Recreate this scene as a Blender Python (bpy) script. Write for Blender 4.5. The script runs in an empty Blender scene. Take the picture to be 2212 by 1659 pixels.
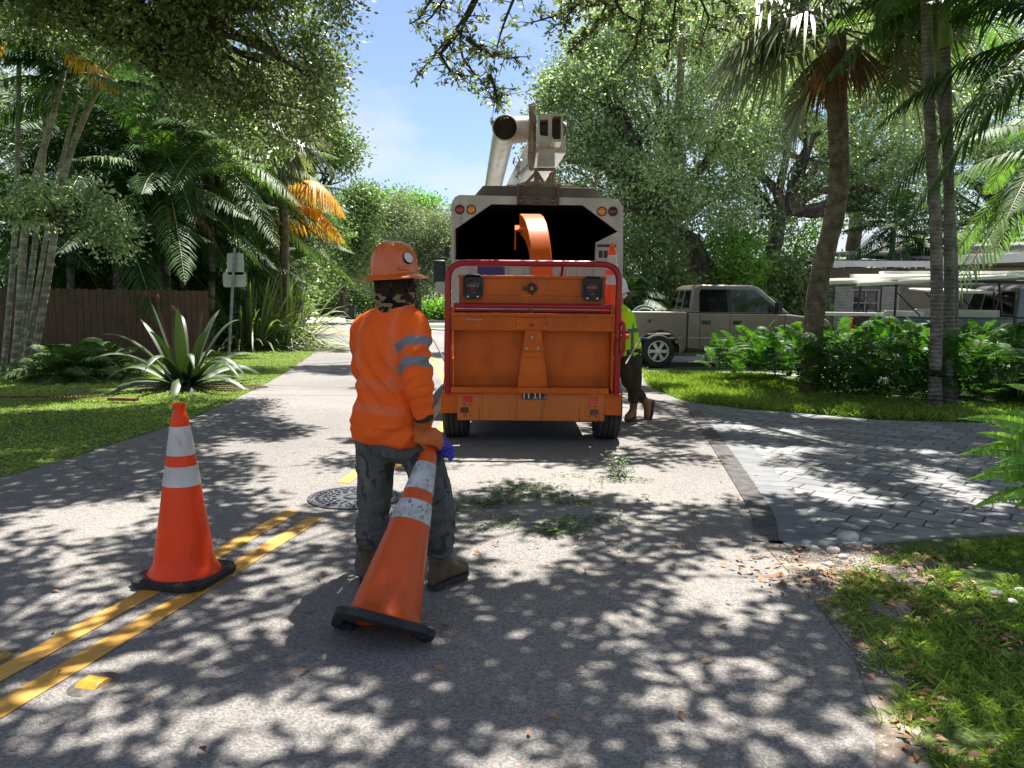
import bpy, math, random
import numpy as np
from mathutils import Vector, Matrix
random.seed(7)
RNG = np.random.default_rng(11)
SC = bpy.context.scene
COL = SC.collection
R = math.radians
# ------------------------------------------------------------------ camera
CAM_H, PITCH, ROLL = 1.53, R(6.0), R(0.6)
cam_data = bpy.data.cameras.new("camera")
cam_data.sensor_width = 36; cam_data.lens = 28.125
cam_data.clip_start = 0.05; cam_data.clip_end = 1500
cam = bpy.data.objects.new("camera", cam_data); COL.objects.link(cam)
cam.matrix_world = Matrix.Translation((0, 0, CAM_H)) @ Matrix.Rotation(R(90) - PITCH, 4, 'X') @ Matrix.Rotation(ROLL, 4, 'Z')
SC.camera = cam
# ------------------------------------------------------------------ sky and sun
SUN_DIR = Vector((0.28, 0.80, 1.93)).normalized()          # towards the sun
SUN_EL = math.asin(SUN_DIR.z); SUN_AZ = math.atan2(SUN_DIR.x, SUN_DIR.y)
world = bpy.data.worlds.new("World"); SC.world = world; world.use_nodes = True
wn = world.node_tree; wn.nodes.clear()
def N(t, typ, **kw):
    n = t.nodes.new(typ)
    for k, v in kw.items():
        if k.startswith('i_'):
            n.inputs[k[2:].replace('_', ' ')].default_value = v
        else: setattr(n, k, v)
    return n
w_out = N(wn, 'ShaderNodeOutputWorld'); w_bg = N(wn, 'ShaderNodeBackground')
w_sky = N(wn, 'ShaderNodeTexSky', sky_type='NISHITA', sun_disc=False, sun_elevation=SUN_EL, sun_rotation=SUN_AZ,
          air_density=1.0, dust_density=0.6, ozone_density=1.6, altitude=0)
w_bg.inputs['Strength'].default_value = 0.05
w_tc = N(wn, 'ShaderNodeTexCoord'); w_map = N(wn, 'ShaderNodeMapping')
w_map.inputs['Scale'].default_value = (1.0, 1.0, 2.6); w_map.inputs['Location'].default_value = (0.9, 0.4, 0.35)
w_no = N(wn, 'ShaderNodeTexNoise'); w_no.inputs['Scale'].default_value = 3.4; w_no.inputs['Detail'].default_value = 6; w_no.inputs['Roughness'].default_value = 0.5
w_cr = N(wn, 'ShaderNodeValToRGB'); w_cr.color_ramp.elements[0].position = 0.43; w_cr.color_ramp.elements[1].position = 0.60
w_cr.color_ramp.elements[0].color = (0.05, 0.05, 0.05, 1); w_cr.color_ramp.elements[1].color = (0.85, 0.85, 0.85, 1)
w_mix = N(wn, 'ShaderNodeMixRGB'); w_mix.inputs['Color2'].default_value = (6.3, 6.6, 7.0, 1)
wl = wn.links
wl.new(w_tc.outputs['Generated'], w_map.inputs['Vector']); wl.new(w_map.outputs['Vector'], w_no.inputs['Vector'])
wl.new(w_no.outputs['Fac'], w_cr.inputs['Fac']); wl.new(w_cr.outputs['Color'], w_mix.inputs['Fac'])
w_tint = N(wn, 'ShaderNodeMixRGB', blend_type='MULTIPLY'); w_tint.inputs['Fac'].default_value = 1; w_tint.inputs['Color2'].default_value = (1.05, 1.08, 1.28, 1)
wl.new(w_sky.outputs['Color'], w_tint.inputs['Color1']); wl.new(w_tint.outputs['Color'], w_mix.inputs['Color1']); wl.new(w_mix.outputs['Color'], w_bg.inputs['Color'])
wl.new(w_bg.outputs['Background'], w_out.inputs['Surface'])
sun_data = bpy.data.lights.new("sun", 'SUN'); sun_data.energy = 5.0; sun_data.angle = R(0.53); sun_data.color = (1.0, 0.955, 0.89)
sun = bpy.data.objects.new("sun", sun_data); COL.objects.link(sun)
sun.rotation_euler = SUN_DIR.to_track_quat('Z', 'Y').to_euler(); sun.location = (5, 20, 40)
SC.view_settings.view_transform = 'Standard'; SC.view_settings.look = 'None'
SC.view_settings.exposure = 1.52; SC.view_settings.gamma = 1.0; SC.view_settings.use_curve_mapping = False
SC.render.engine = 'CYCLES'
cy = SC.cycles; cy.max_bounces = 6; cy.diffuse_bounces = 3; cy.glossy_bounces = 3; cy.transmission_bounces = 4; cy.transparent_max_bounces = 4
cy.caustics_reflective = False; cy.caustics_refractive = False; cy.use_denoising = True; cy.sample_clamp_indirect = 4
try: cy.denoiser = 'OPENIMAGEDENOISE'
except Exception: pass

# ------------------------------------------------------------------ survey helpers: where a sight line meets a depth or the ground
def ray(x, y):
    u = (x - 1106) / 1728; v = (y - 829.5) / 1728
    u, v = u * math.cos(ROLL) + v * math.sin(ROLL), -u * math.sin(ROLL) + v * math.cos(ROLL)
    v = -v
    return (u, math.cos(PITCH) + v * math.sin(PITCH), v * math.cos(PITCH) - math.sin(PITCH))
def P(x, y, d):
    r = ray(x, y); t = d / r[1]
    return Vector((r[0] * t, d, CAM_H + r[2] * t))
def G(x, y, z=0.0):
    r = ray(x, y); t = (z - CAM_H) / r[2]
    return Vector((r[0] * t, r[1] * t, z))

# ------------------------------------------------------------------ noise
def vnoise(p, seed=0):
    p = np.asarray(p, float); i = np.floor(p).astype(np.int64); f = p - i; f = f * f * (3 - 2 * f)
    def h(a, b, c):
        n = (a * 374761393 + b * 668265263 + c * 2147483647 + seed * 974711) & 0x7fffffff
        n = ((n ^ (n >> 13)) * 1274126177) & 0x7fffffff
        n = ((n ^ (n >> 16)) * 668265263) & 0x7fffffff
        return (n & 0xffffff) / 0xffffff
    r = 0
    for dx in (0, 1):
        for dy in (0, 1):
            for dz in (0, 1):
                w = (f[:, 0] if dx else 1 - f[:, 0]) * (f[:, 1] if dy else 1 - f[:, 1]) * (f[:, 2] if dz else 1 - f[:, 2])
                r = r + w * h(i[:, 0] + dx, i[:, 1] + dy, i[:, 2] + dz)
    return r
def fbm(p, o=3, seed=0):
    p = np.asarray(p, float); r = 0; a = 0.5
    for k in range(o):
        r = r + a * vnoise(p * 2 ** k, seed + k); a *= 0.5
    return r / (1 - 0.5 ** o)

# ------------------------------------------------------------------ object helpers
def tag(o, label=None, cat=None, group=None, kind=None):
    if label: o['label'] = label
    if cat: o['category'] = cat
    if group: o['group'] = group
    if kind: o['kind'] = kind
    return o
def thing(name, label, cat, loc=(0, 0, 0), rz=0, group=None):
    o = bpy.data.objects.new(name, None); COL.objects.link(o)
    o.location = loc; o.rotation_euler = (0, 0, rz); o.empty_display_size = 0.2
    return tag(o, label, cat, group)
def link(name, me, mat, parent=None):
    o = bpy.data.objects.new(name, me); COL.objects.link(o)
    if mat is not None:
        for m in (mat if isinstance(mat, (list, tuple)) else [mat]): me.materials.append(m)
    if parent is not None: o.parent = parent
    return o
def np_mesh(name, V, F, mat, parent=None, var=None, smooth=False, offset=None):
    V = np.asarray(V, dtype=np.float32).reshape(-1, 3)
    if offset is not None: V = V - np.asarray(offset, dtype=np.float32)
    F = np.asarray(F, dtype=np.int32)
    m, k = F.shape
    me = bpy.data.meshes.new(name)
    me.vertices.add(len(V)); me.vertices.foreach_set('co', V.ravel())
    me.loops.add(m * k); me.loops.foreach_set('vertex_index', F.ravel())
    me.polygons.add(m); me.polygons.foreach_set('loop_start', np.arange(0, m * k, k, dtype=np.int32))
    me.update(calc_edges=True)
    if var is not None:
        a = me.attributes.new('var', 'FLOAT', 'POINT'); a.data.foreach_set('value', np.asarray(var, dtype=np.float32))
    if smooth: me.shade_smooth()
    return link(name, me, mat, parent)
class MB:
    def __init__(s, M=None): s.v = []; s.f = []; s.n = 0; s.M = M
    def add(s, V, F, M=None):
        V = np.asarray(V, float).reshape(-1, 3)
        for m in (M, s.M):
            if m is not None:
                A = np.array(m); V = V @ A[:3, :3].T + A[:3, 3]
        s.v.append(V); s.f += [tuple(int(i) + s.n for i in f) for f in F]; s.n += len(V); return s
    def box(s, c, size, M=None, rz=0, rx=0, ry=0, top=None):
        x, y, z = [q / 2 for q in size]; tx, ty = top if top else (1, 1)
        V = np.array([(-x, -y, -z), (x, -y, -z), (x, y, -z), (-x, y, -z), (-x * tx, -y * ty, z), (x * tx, -y * ty, z), (x * tx, y * ty, z), (-x * tx, y * ty, z)])
        T = Matrix.Translation(c) @ Matrix.Rotation(rz, 4, 'Z') @ Matrix.Rotation(ry, 4, 'Y') @ Matrix.Rotation(rx, 4, 'X')
        A = np.array(T); V = V @ A[:3, :3].T + A[:3, 3]
        return s.add(V, [(0, 3, 2, 1), (4, 5, 6, 7), (0, 1, 5, 4), (1, 2, 6, 5), (2, 3, 7, 6), (3, 0, 4, 7)], M)
    def prism(s, poly, a, b, axis='y', M=None):
        n = len(poly); V = []
        for t in (a, b):
            for p in poly:
                V.append((p[0], t, p[1]) if axis == 'y' else (t, p[0], p[1]) if axis == 'x' else (p[0], p[1], t))
        F = [tuple(range(n)), tuple(range(2 * n - 1, n - 1, -1))] + [(i, i + n, (i + 1) % n + n, (i + 1) % n) for i in range(n)]
        return s.add(V, F, M)
    def tube(s, pts, r, seg=12, caps=True, closed=False, M=None, squash=1.0):
        pts = np.array([tuple(p) for p in pts], float); n = len(pts)
        rr = np.full(n, r, float) if np.isscalar(r) else np.asarray(r, float)
        T = np.zeros_like(pts)
        if closed: T = np.roll(pts, -1, 0) - np.roll(pts, 1, 0)
        else: T[1:-1] = pts[2:] - pts[:-2]; T[0] = pts[1] - pts[0]; T[-1] = pts[-1] - pts[-2]
        T /= np.linalg.norm(T, axis=1)[:, None] + 1e-9
        u = np.cross(T[0], (0, 0, 1) if abs(T[0][2]) < 0.9 else (0, 1, 0)); u /= np.linalg.norm(u)
        V = []; a = np.arange(seg) * 2 * math.pi / seg
        for i in range(n):
            u = u - T[i] * np.dot(u, T[i]); u /= np.linalg.norm(u); w = np.cross(T[i], u)
            V.append(pts[i] + rr[i] * (np.cos(a)[:, None] * u + squash * np.sin(a)[:, None] * w))
        V = np.concatenate(V); F = []
        for i in range(n if closed else n - 1):
            j = (i + 1) % n
            for k in range(seg): F.append((i * seg + k, i * seg + (k + 1) % seg, j * seg + (k + 1) % seg, j * seg + k))
        if caps and not closed: F += [tuple(range(seg - 1, -1, -1)), tuple((n - 1) * seg + k for k in range(seg))]
        return s.add(V, F, M)
    def lathe(s, prof, seg=32, M=None, cap=True, sx=1, sy=1):
        a = np.arange(seg) * 2 * math.pi / seg; V = []; F = []
        for r, z in prof: V += [(r * math.cos(t) * sx, r * math.sin(t) * sy, z) for t in a]
        for i in range(len(prof) - 1):
            for k in range(seg): F.append((i * seg + k, i * seg + (k + 1) % seg, (i + 1) * seg + (k + 1) % seg, (i + 1) * seg + k))
        if cap: F += [tuple(range(seg - 1, -1, -1)), tuple((len(prof) - 1) * seg + k for k in range(seg))]
        return s.add(V, F, M)
    def cyl(s, a, b, r, seg=16, r2=None):
        return s.tube([a, b], [r, r if r2 is None else r2], seg)
    def build(s, name, mat, parent=None, bevel=0, ang=38, smooth=True, seg=2):
        me = bpy.data.meshes.new(name); V = np.concatenate(s.v)
        me.from_pydata(V.tolist(), [], s.f); me.update()
        if smooth:
            me.shade_smooth()
            try: me.set_sharp_from_angle(angle=R(ang))
            except Exception: pass
        o = link(name, me, mat, parent)
        if bevel:
            b = o.modifiers.new('bevel', 'BEVEL'); b.width = bevel; b.segments = seg; b.limit_method = 'ANGLE'; b.angle_limit = R(40)
        return o
def struct(name, V, F, mat, kind='structure'):
    me = bpy.data.meshes.new(name); me.from_pydata([tuple(v) for v in V], [], F); me.update()
    return tag(link(name, me, mat), kind=kind)
def tri_fan(poly): return [tuple(range(len(poly)))]

# ------------------------------------------------------------------ materials
def base_mat(name):
    m = bpy.data.materials.new(name); m.use_nodes = True; t = m.node_tree
    return m, t, t.nodes['Principled BSDF'], t.nodes['Material Output']
def pmat(name, c1, c2=None, scale=5, lo=0.4, hi=0.62, rough=0.6, metal=0, bump=0, bscale=40, bdist=0.01, stretch=(1, 1, 1), c3=None, s3=30, lo3=0.6, hi3=0.75,
         coat=0, spec=0.5, rvar=0, st3=(1, 1, 1), detail=6, sss=0, bstretch=None):
    m, t, b, o = base_mat(name); L = t.links
    tc = N(t, 'ShaderNodeTexCoord')
    b.inputs['Base Color'].default_value = (*c1, 1); b.inputs['Roughness'].default_value = rough; b.inputs['Metallic'].default_value = metal
    b.inputs['Coat Weight'].default_value = coat; b.inputs['Specular IOR Level'].default_value = spec
    def noise(sc, st, det=detail, ro=0.6):
        mp = N(t, 'ShaderNodeMapping'); mp.inputs['Scale'].default_value = st; L.new(tc.outputs['Object'], mp.inputs['Vector'])
        n = N(t, 'ShaderNodeTexNoise'); n.inputs['Scale'].default_value = sc; n.inputs['Detail'].default_value = det; n.inputs['Roughness'].default_value = ro
        L.new(mp.outputs['Vector'], n.inputs['Vector']); return n
    last = None
    if c2:
        n = noise(scale, stretch); cr = N(t, 'ShaderNodeValToRGB'); cr.color_ramp.elements[0].position = lo; cr.color_ramp.elements[1].position = hi
        cr.color_ramp.elements[0].color = (*c1, 1); cr.color_ramp.elements[1].color = (*c2, 1)
        L.new(n.outputs['Fac'], cr.inputs['Fac']); last = cr.outputs['Color']
        if rvar:
            mr = N(t, 'ShaderNodeMapRange'); mr.inputs['To Min'].default_value = rough - rvar; mr.inputs['To Max'].default_value = rough + rvar
            L.new(n.outputs['Fac'], mr.inputs['Value']); L.new(mr.outputs['Result'], b.inputs['Roughness'])
    if c3:
        n = noise(s3, st3); cr = N(t, 'ShaderNodeValToRGB'); cr.color_ramp.elements[0].position = lo3; cr.color_ramp.elements[1].position = hi3
        cr.color_ramp.elements[0].color = (0, 0, 0, 1); cr.color_ramp.elements[1].color = (1, 1, 1, 1); L.new(n.outputs['Fac'], cr.inputs['Fac'])
        mx = N(t, 'ShaderNodeMixRGB'); mx.inputs['Color1'].default_value = (*c1, 1); mx.inputs['Color2'].default_value = (*c3, 1)
        if last: L.new(last, mx.inputs['Color1'])
        L.new(cr.outputs['Color'], mx.inputs['Fac']); last = mx.outputs['Color']
    if last: L.new(last, b.inputs['Base Color'])
    if bump:
        n = noise(bscale, bstretch or stretch); bu = N(t, 'ShaderNodeBump'); bu.inputs['Strength'].default_value = bump; bu.inputs['Distance'].default_value = bdist
        L.new(n.outputs['Fac'], bu.inputs['Height']); L.new(bu.outputs['Normal'], b.inputs['Normal'])
    return m
def leafmat(name, dark, light, rough=0.45, transl=0.3, tcol=None, spec=0.5, mid=None):
    m, t, b, o = base_mat(name); L = t.links
    at = N(t, 'ShaderNodeAttribute', attribute_name='var'); cr = N(t, 'ShaderNodeValToRGB')
    cr.color_ramp.elements[0].color = (*dark, 1); cr.color_ramp.elements[1].color = (*light, 1)
    if mid:
        e = cr.color_ramp.elements.new(mid[0]); e.color = (*mid[1], 1)
    L.new(at.outputs['Fac'], cr.inputs['Fac']); L.new(cr.outputs['Color'], b.inputs['Base Color'])
    b.inputs['Roughness'].default_value = rough; b.inputs['Specular IOR Level'].default_value = spec
    tr = N(t, 'ShaderNodeBsdfTranslucent'); mx = N(t, 'ShaderNodeMixShader'); mx.inputs['Fac'].default_value = transl
    mc = N(t, 'ShaderNodeMixRGB', blend_type='MULTIPLY'); mc.inputs['Fac'].default_value = 1; mc.inputs['Color2'].default_value = (*(tcol or (2.2, 2.6, 0.9)), 1)
    L.new(cr.outputs['Color'], mc.inputs['Color1']); L.new(mc.outputs['Color'], tr.inputs['Color'])
    L.new(b.outputs['BSDF'], mx.inputs[1]); L.new(tr.outputs['BSDF'], mx.inputs[2]); L.new(mx.outputs['Shader'], o.inputs['Surface'])
    return m
M_bark = pmat('oak_bark', (0.055, 0.045, 0.036), (0.17, 0.145, 0.12), scale=9, stretch=(1, 1, 0.35), rough=0.95, bump=1.0, bscale=22, bdist=0.04, c3=(0.10, 0.12, 0.06), s3=2.5, lo3=0.55, hi3=0.7)
M_bark_d = pmat('dark_bark', (0.025, 0.02, 0.016), (0.08, 0.068, 0.055), scale=9, stretch=(1, 1, 0.35), rough=0.95, bump=0.8, bscale=22, bdist=0.03)
# ================================================================== ground, road, driveway
def ground_mat():
    m, t, b, o = base_mat('ground_turf'); L = t.links
    tc = N(t, 'ShaderNodeTexCoord')
    n1 = N(t, 'ShaderNodeTexNoise'); n1.inputs['Scale'].default_value = 0.9; n1.inputs['Detail'].default_value = 8; n1.inputs['Roughness'].default_value = 0.65
    n2 = N(t, 'ShaderNodeTexNoise'); n2.inputs['Scale'].default_value = 55; n2.inputs['Detail'].default_value = 4
    L.new(tc.outputs['Object'], n1.inputs['Vector']); L.new(tc.outputs['Object'], n2.inputs['Vector'])
    c1 = N(t, 'ShaderNodeValToRGB'); c1.color_ramp.elements[0].position = 0.35; c1.color_ramp.elements[1].position = 0.7
    c1.color_ramp.elements[0].color = (0.05, 0.10, 0.014, 1); c1.color_ramp.elements[1].color = (0.11, 0.15, 0.03, 1)
    c2 = N(t, 'ShaderNodeValToRGB'); c2.color_ramp.elements[0].position = 0.35; c2.color_ramp.elements[1].position = 0.7
    c2.color_ramp.elements[0].color = (0.35, 0.35, 0.35, 1); c2.color_ramp.elements[1].color = (1.5, 1.5, 1.3, 1)
    L.new(n1.outputs['Fac'], c1.inputs['Fac']); L.new(n2.outputs['Fac'], c2.inputs['Fac'])
    mx = N(t, 'ShaderNodeMixRGB', blend_type='MULTIPLY'); mx.inputs['Fac'].default_value = 1
    L.new(c1.outputs['Color'], mx.inputs['Color1']); L.new(c2.outputs['Color'], mx.inputs['Color2']); L.new(mx.outputs['Color'], b.inputs['Base Color'])
    b.inputs['Roughness'].default_value = 0.95
    bu = N(t, 'ShaderNodeBump'); bu.inputs['Strength'].default_value = 0.6; bu.inputs['Distance'].default_value = 0.03
    L.new(n2.outputs['Fac'], bu.inputs['Height']); L.new(bu.outputs['Normal'], b.inputs['Normal'])
    return m
def road_mat(name='asphalt', base=(0.198, 0.187, 0.174)):
    m, t, b, o = base_mat(name); L = t.links
    tc = N(t, 'ShaderNodeTexCoord'); mul = lambda a, c, f=1: None
    def noise(s, d=6, r=0.6):
        n = N(t, 'ShaderNodeTexNoise'); n.inputs['Scale'].default_value = s; n.inputs['Detail'].default_value = d; n.inputs['Roughness'].default_value = r
        L.new(tc.outputs['Object'], n.inputs['Vector']); return n
    def ramp(src, lo, hi, a, c):
        cr = N(t, 'ShaderNodeValToRGB'); cr.color_ramp.elements[0].position = lo; cr.color_ramp.elements[1].position = hi
        cr.color_ramp.elements[0].color = (*a, 1); cr.color_ramp.elements[1].color = (*c, 1); L.new(src, cr.inputs['Fac']); return cr.outputs['Color']
    col = ramp(noise(0.5, 7, 0.65).outputs['Fac'], 0.3, 0.75, tuple(q * 0.86 for q in base), tuple(q * 1.16 for q in base))
    vo = N(t, 'ShaderNodeTexVoronoi'); vo.inputs['Scale'].default_value = 105; L.new(tc.outputs['Object'], vo.inputs['Vector'])
    sep = N(t, 'ShaderNodeSeparateColor'); L.new(vo.outputs['Color'], sep.inputs['Color'])
    g = ramp(sep.outputs['Red'], 0.0, 1.0, (0.62, 0.63, 0.66), (1.34, 1.32, 1.28))
    g2 = ramp(noise(230, 2, 0.5).outputs['Fac'], 0.35, 0.66, (0.72, 0.72, 0.74), (1.26, 1.25, 1.23))
    st = ramp(noise(5, 5, 0.7).outputs['Fac'], 0.68, 0.78, (1, 1, 1), (0.72, 0.70, 0.68))
    for x in (g, g2, st):
        mx = N(t, 'ShaderNodeMixRGB', blend_type='MULTIPLY'); mx.inputs['Fac'].default_value = 1
        L.new(col, mx.inputs['Color1']); L.new(x, mx.inputs['Color2']); col = mx.outputs['Color']
    ve_ = N(t, 'ShaderNodeTexVoronoi', feature='DISTANCE_TO_EDGE'); ve_.inputs['Scale'].default_value = 0.55; wn_ = noise(3, 6, 0.7)
    av = N(t, 'ShaderNodeVectorMath', operation='MULTIPLY_ADD'); av.inputs[1].default_value = (0.35, 0.35, 0); L.new(wn_.outputs['Color'], av.inputs[0]); L.new(tc.outputs['Object'], av.inputs[2]); L.new(av.outputs['Vector'], ve_.inputs['Vector'])
    ck = ramp(ve_.outputs['Distance'], 0.0015, 0.006, (0.45, 0.44, 0.43), (1, 1, 1)); msk = ramp(noise(0.35, 3).outputs['Fac'], 0.5, 0.6, (0, 0, 0), (1, 1, 1))
    mc_ = N(t, 'ShaderNodeMixRGB'); mc_.inputs['Color1'].default_value = (1, 1, 1, 1); L.new(msk, mc_.inputs['Fac']); L.new(ck, mc_.inputs['Color2'])
    spot = ramp(noise(1.7, 3, 0.5).outputs['Fac'], 0.70, 0.74, (1, 1, 1), (0.55, 0.54, 0.53)); pat = ramp(noise(0.22, 2, 0.4).outputs['Fac'], 0.40, 0.60, (0.90, 0.90, 0.91), (1.10, 1.09, 1.07))
    for x in (mc_.outputs['Color'], spot, pat):
        mx = N(t, 'ShaderNodeMixRGB', blend_type='MULTIPLY'); mx.inputs['Fac'].default_value = 1; L.new(col, mx.inputs['Color1']); L.new(x, mx.inputs['Color2']); col = mx.outputs['Color']
    L.new(col, b.inputs['Base Color']); b.inputs['Roughness'].default_value = 0.85; b.inputs['Specular IOR Level'].default_value = 0.35
    bu = N(t, 'ShaderNodeBump'); bu.inputs['Strength'].default_value = 0.7; bu.inputs['Distance'].default_value = 0.004
    L.new(vo.outputs['Distance'], bu.inputs['Height']); L.new(bu.outputs['Normal'], b.inputs['Normal'])
    return m
M_ground = ground_mat(); M_road = road_mat()
M_farroad = pmat('pale_concrete_road', (0.30, 0.28, 0.255), (0.36, 0.335, 0.305), scale=1.5, rough=0.9, bump=0.3, bscale=60)
M_yellow = pmat('yellow_road_paint', (0.50, 0.25, 0.035), (0.58, 0.31, 0.06), scale=9, rough=0.6, c3=(0.30, 0.22, 0.10), s3=14, lo3=0.6, hi3=0.9, bump=0.35, bscale=180, bdist=0.002)
M_seam = pmat('dark_asphalt_patch', (0.055, 0.05, 0.05), (0.10, 0.095, 0.09), scale=12, rough=0.95, bump=0.6, bscale=150, bdist=0.004)
M_soil = pmat('sandy_soil', (0.11, 0.085, 0.06), (0.26, 0.22, 0.18), scale=7, rough=0.95, c3=(0.42, 0.38, 0.33), s3=60, lo3=0.58, hi3=0.7, bump=0.8, bscale=70, bdist=0.01)
M_conc = pmat('concrete_edging', (0.22, 0.21, 0.195), (0.30, 0.29, 0.27), scale=14, rough=0.85, bump=0.4, bscale=80)
M_mulch = pmat('red_brown_mulch', (0.035, 0.014, 0.010), (0.10, 0.04, 0.025), scale=30, rough=0.95, bump=1.0, bscale=50, bdist=0.03)
def paver_mat():
    m, t, b, o = base_mat('grey_pavers'); L = t.links
    tc = N(t, 'ShaderNodeTexCoord'); mp = N(t, 'ShaderNodeMapping'); mp.inputs['Rotation'].default_value = (0, 0, R(38))
    L.new(tc.outputs['Object'], mp.inputs['Vector'])
    # slight wander so that joints are not ruler straight
    nz = N(t, 'ShaderNodeTexNoise'); nz.inputs['Scale'].default_value = 2.2; L.new(tc.outputs['Object'], nz.inputs['Vector'])
    ad = N(t, 'ShaderNodeVectorMath', operation='MULTIPLY_ADD'); ad.inputs[1].default_value = (0.05, 0.05, 0); L.new(nz.outputs['Color'], ad.inputs[0]); L.new(mp.outputs['Vector'], ad.inputs[2])
    br = N(t, 'ShaderNodeTexBrick'); br.offset = 0.5; br.inputs['Scale'].default_value = 1.0
    br.inputs['Brick Width'].default_value = 0.30; br.inputs['Row Height'].default_value = 0.20; br.inputs['Mortar Size'].default_value = 0.010; br.inputs['Mortar Smooth'].default_value = 0.5
    br.inputs['Color1'].default_value = (0.145, 0.147, 0.15, 1); br.inputs['Color2'].default_value = (0.25, 0.245, 0.24, 1); br.inputs['Mortar'].default_value = (0.035, 0.035, 0.035, 1)
    L.new(ad.outputs['Vector'], br.inputs['Vector'])
    n = N(t, 'ShaderNodeTexNoise'); n.inputs['Scale'].default_value = 110; n.inputs['Detail'].default_value = 5; L.new(tc.outputs['Object'], n.inputs['Vector'])
    n2 = N(t, 'ShaderNodeTexNoise'); n2.inputs['Scale'].default_value = 1.3; n2.inputs['Detail'].default_value = 5; L.new(tc.outputs['Object'], n2.inputs['Vector'])
    col = br.outputs['Color']
    for s, lo, hi in ((n, 0.7, 1.3), (n2, 0.75, 1.3)):
        mr = N(t, 'ShaderNodeMapRange'); mr.inputs['From Min'].default_value = 0.3; mr.inputs['From Max'].default_value = 0.7; mr.inputs['To Min'].default_value = lo; mr.inputs['To Max'].default_value = hi
        L.new(s.outputs['Fac'], mr.inputs['Value']); mx = N(t, 'ShaderNodeMixRGB', blend_type='MULTIPLY'); mx.inputs['Fac'].default_value = 1
        L.new(col, mx.inputs['Color1']); L.new(mr.outputs['Result'], mx.inputs['Color2']); col = mx.outputs['Color']
    L.new(col, b.inputs['Base Color']); b.inputs['Roughness'].default_value = 0.8
    bu = N(t, 'ShaderNodeBump'); bu.inputs['Strength'].default_value = 0.8; bu.inputs['Distance'].default_value = 0.008; bu.invert = True
    L.new(br.outputs['Fac'], bu.inputs['Height']); L.new(bu.outputs['Normal'], b.inputs['Normal'])
    return m
M_paver = paver_mat()
# the ground as one sheet to the horizon
struct('ground', [(-700, -300, 0), (700, -300, 0), (700, 1100, 0), (-700, 1100, 0)], [(0, 1, 2, 3)], M_ground)
def smooth_poly(pts, n=8):
    pts = [Vector((p[0], p[1], 0)) for p in pts]; out = []
    for i in range(len(pts) - 1):
        p0 = pts[max(i - 1, 0)]; p1 = pts[i]; p2 = pts[i + 1]; p3 = pts[min(i + 2, len(pts) - 1)]
        for k in range(n):
            t = k / n
            out.append(0.5 * ((2 * p1) + (p2 - p0) * t + (2 * p0 - 5 * p1 + 4 * p2 - p3) * t * t + (3 * p1 - p0 - 3 * p2 + p3) * t ** 3))
    out.append(pts[-1]); return out
g2 = lambda x, y: tuple(G(x, y))[:2]
LEFT_EDGE = [(-7.5, -12), (-5.6, -4), (-4.9, 2), g2(0, 1035), g2(250, 958), g2(450, 890), g2(600, 815), g2(680, 760), g2(690, 738), g2(672, 715), (-12.6, 49), (-15.0, 58)]
RIGHT_EDGE = [(-0.6, -12), (0.4, -4), (0.95, 1.0), g2(1960, 1659), g2(1900, 1530), g2(1850, 1380), g2(1760, 1270), g2(1690, 1185), g2(1640, 1110), (2.1, 8.0), g2(1510, 885), g2(1400, 835), g2(1385, 800), (2.6, 20.5), (1.6, 26), (-0.8, 33), (-4.0, 41), (-8, 52), (-10, 58)]
def resample(poly, n):
    P0 = np.array([(p.x, p.y) for p in poly]); d = np.r_[0, np.cumsum(np.linalg.norm(np.diff(P0, axis=0), axis=1))]
    s = np.linspace(0, d[-1], n); return np.c_[np.interp(s, d, P0[:, 0]), np.interp(s, d, P0[:, 1])]
def strip(A, B, z, name, mat, cols=1, kind='structure'):
    n = len(A); V = []; F = []
    for i in range(n):
        for c in range(cols + 1):
            t = c / cols; V.append((A[i][0] * (1 - t) + B[i][0] * t, A[i][1] * (1 - t) + B[i][1] * t, z))
    w = cols + 1
    for i in range(n - 1):
        for c in range(cols): F.append((i * w + c, i * w + c + 1, (i + 1) * w + c + 1, (i + 1) * w + c))
    return struct(name, V, F, mat, kind)
LE = resample(smooth_poly(LEFT_EDGE), 160); RE = resample(smooth_poly(RIGHT_EDGE), 160)
jit = lambda A, a, sd: A + (fbm(np.c_[A * 2.2, np.zeros(len(A))], 3, sd)[:, None] - 0.5) * a
strip(jit(LE, 0.12, 3), jit(RE, 0.10, 5), 0.004, 'road', M_road, 4)
struct('cross_street', [(-60, 50, 0.008), (14, 46, 0.008), (16, 62, 0.008), (-60, 72, 0.008)], [(0, 1, 2, 3)], M_farroad)
# double yellow line: two runs, broken round the manhole
CL = smooth_poly([(-3.58, -4), (-2.57, 0.5), g2(0, 1495), g2(663, 1110), (-1.285, 6.5), (-1.05, 8.4), (-0.92, 10.4), (-1.05, 14), (-1.85, 19.35), (-2.95, 23), (-5.4, 30), (-10.4, 42), (-12.5, 48)], 12)
CLn = resample(CL, 420)
Tn = np.gradient(CLn, axis=0); Tn /= np.linalg.norm(Tn, axis=1)[:, None]; Nn = np.c_[Tn[:, 1], -Tn[:, 0]]
def yline(off, w, y0, y1):
    sel = (CLn[:, 1] > y0) & (CLn[:, 1] < y1); A = CLn[sel]; Q = Nn[sel]
    e = (fbm(np.c_[A * 9, np.zeros(len(A))], 2, 2)[:, None] - 0.5) * 0.012
    strip(A + Q * (off - w / 2 + e), A + Q * (off + w / 2 + e), 0.008, 'yellow_line', M_yellow)
for off in (-0.115, 0.115):
    yline(off, 0.115, -4, 5.66 if off < 0 else 5.56); yline(off, 0.115, 6.5, 47)
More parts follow.
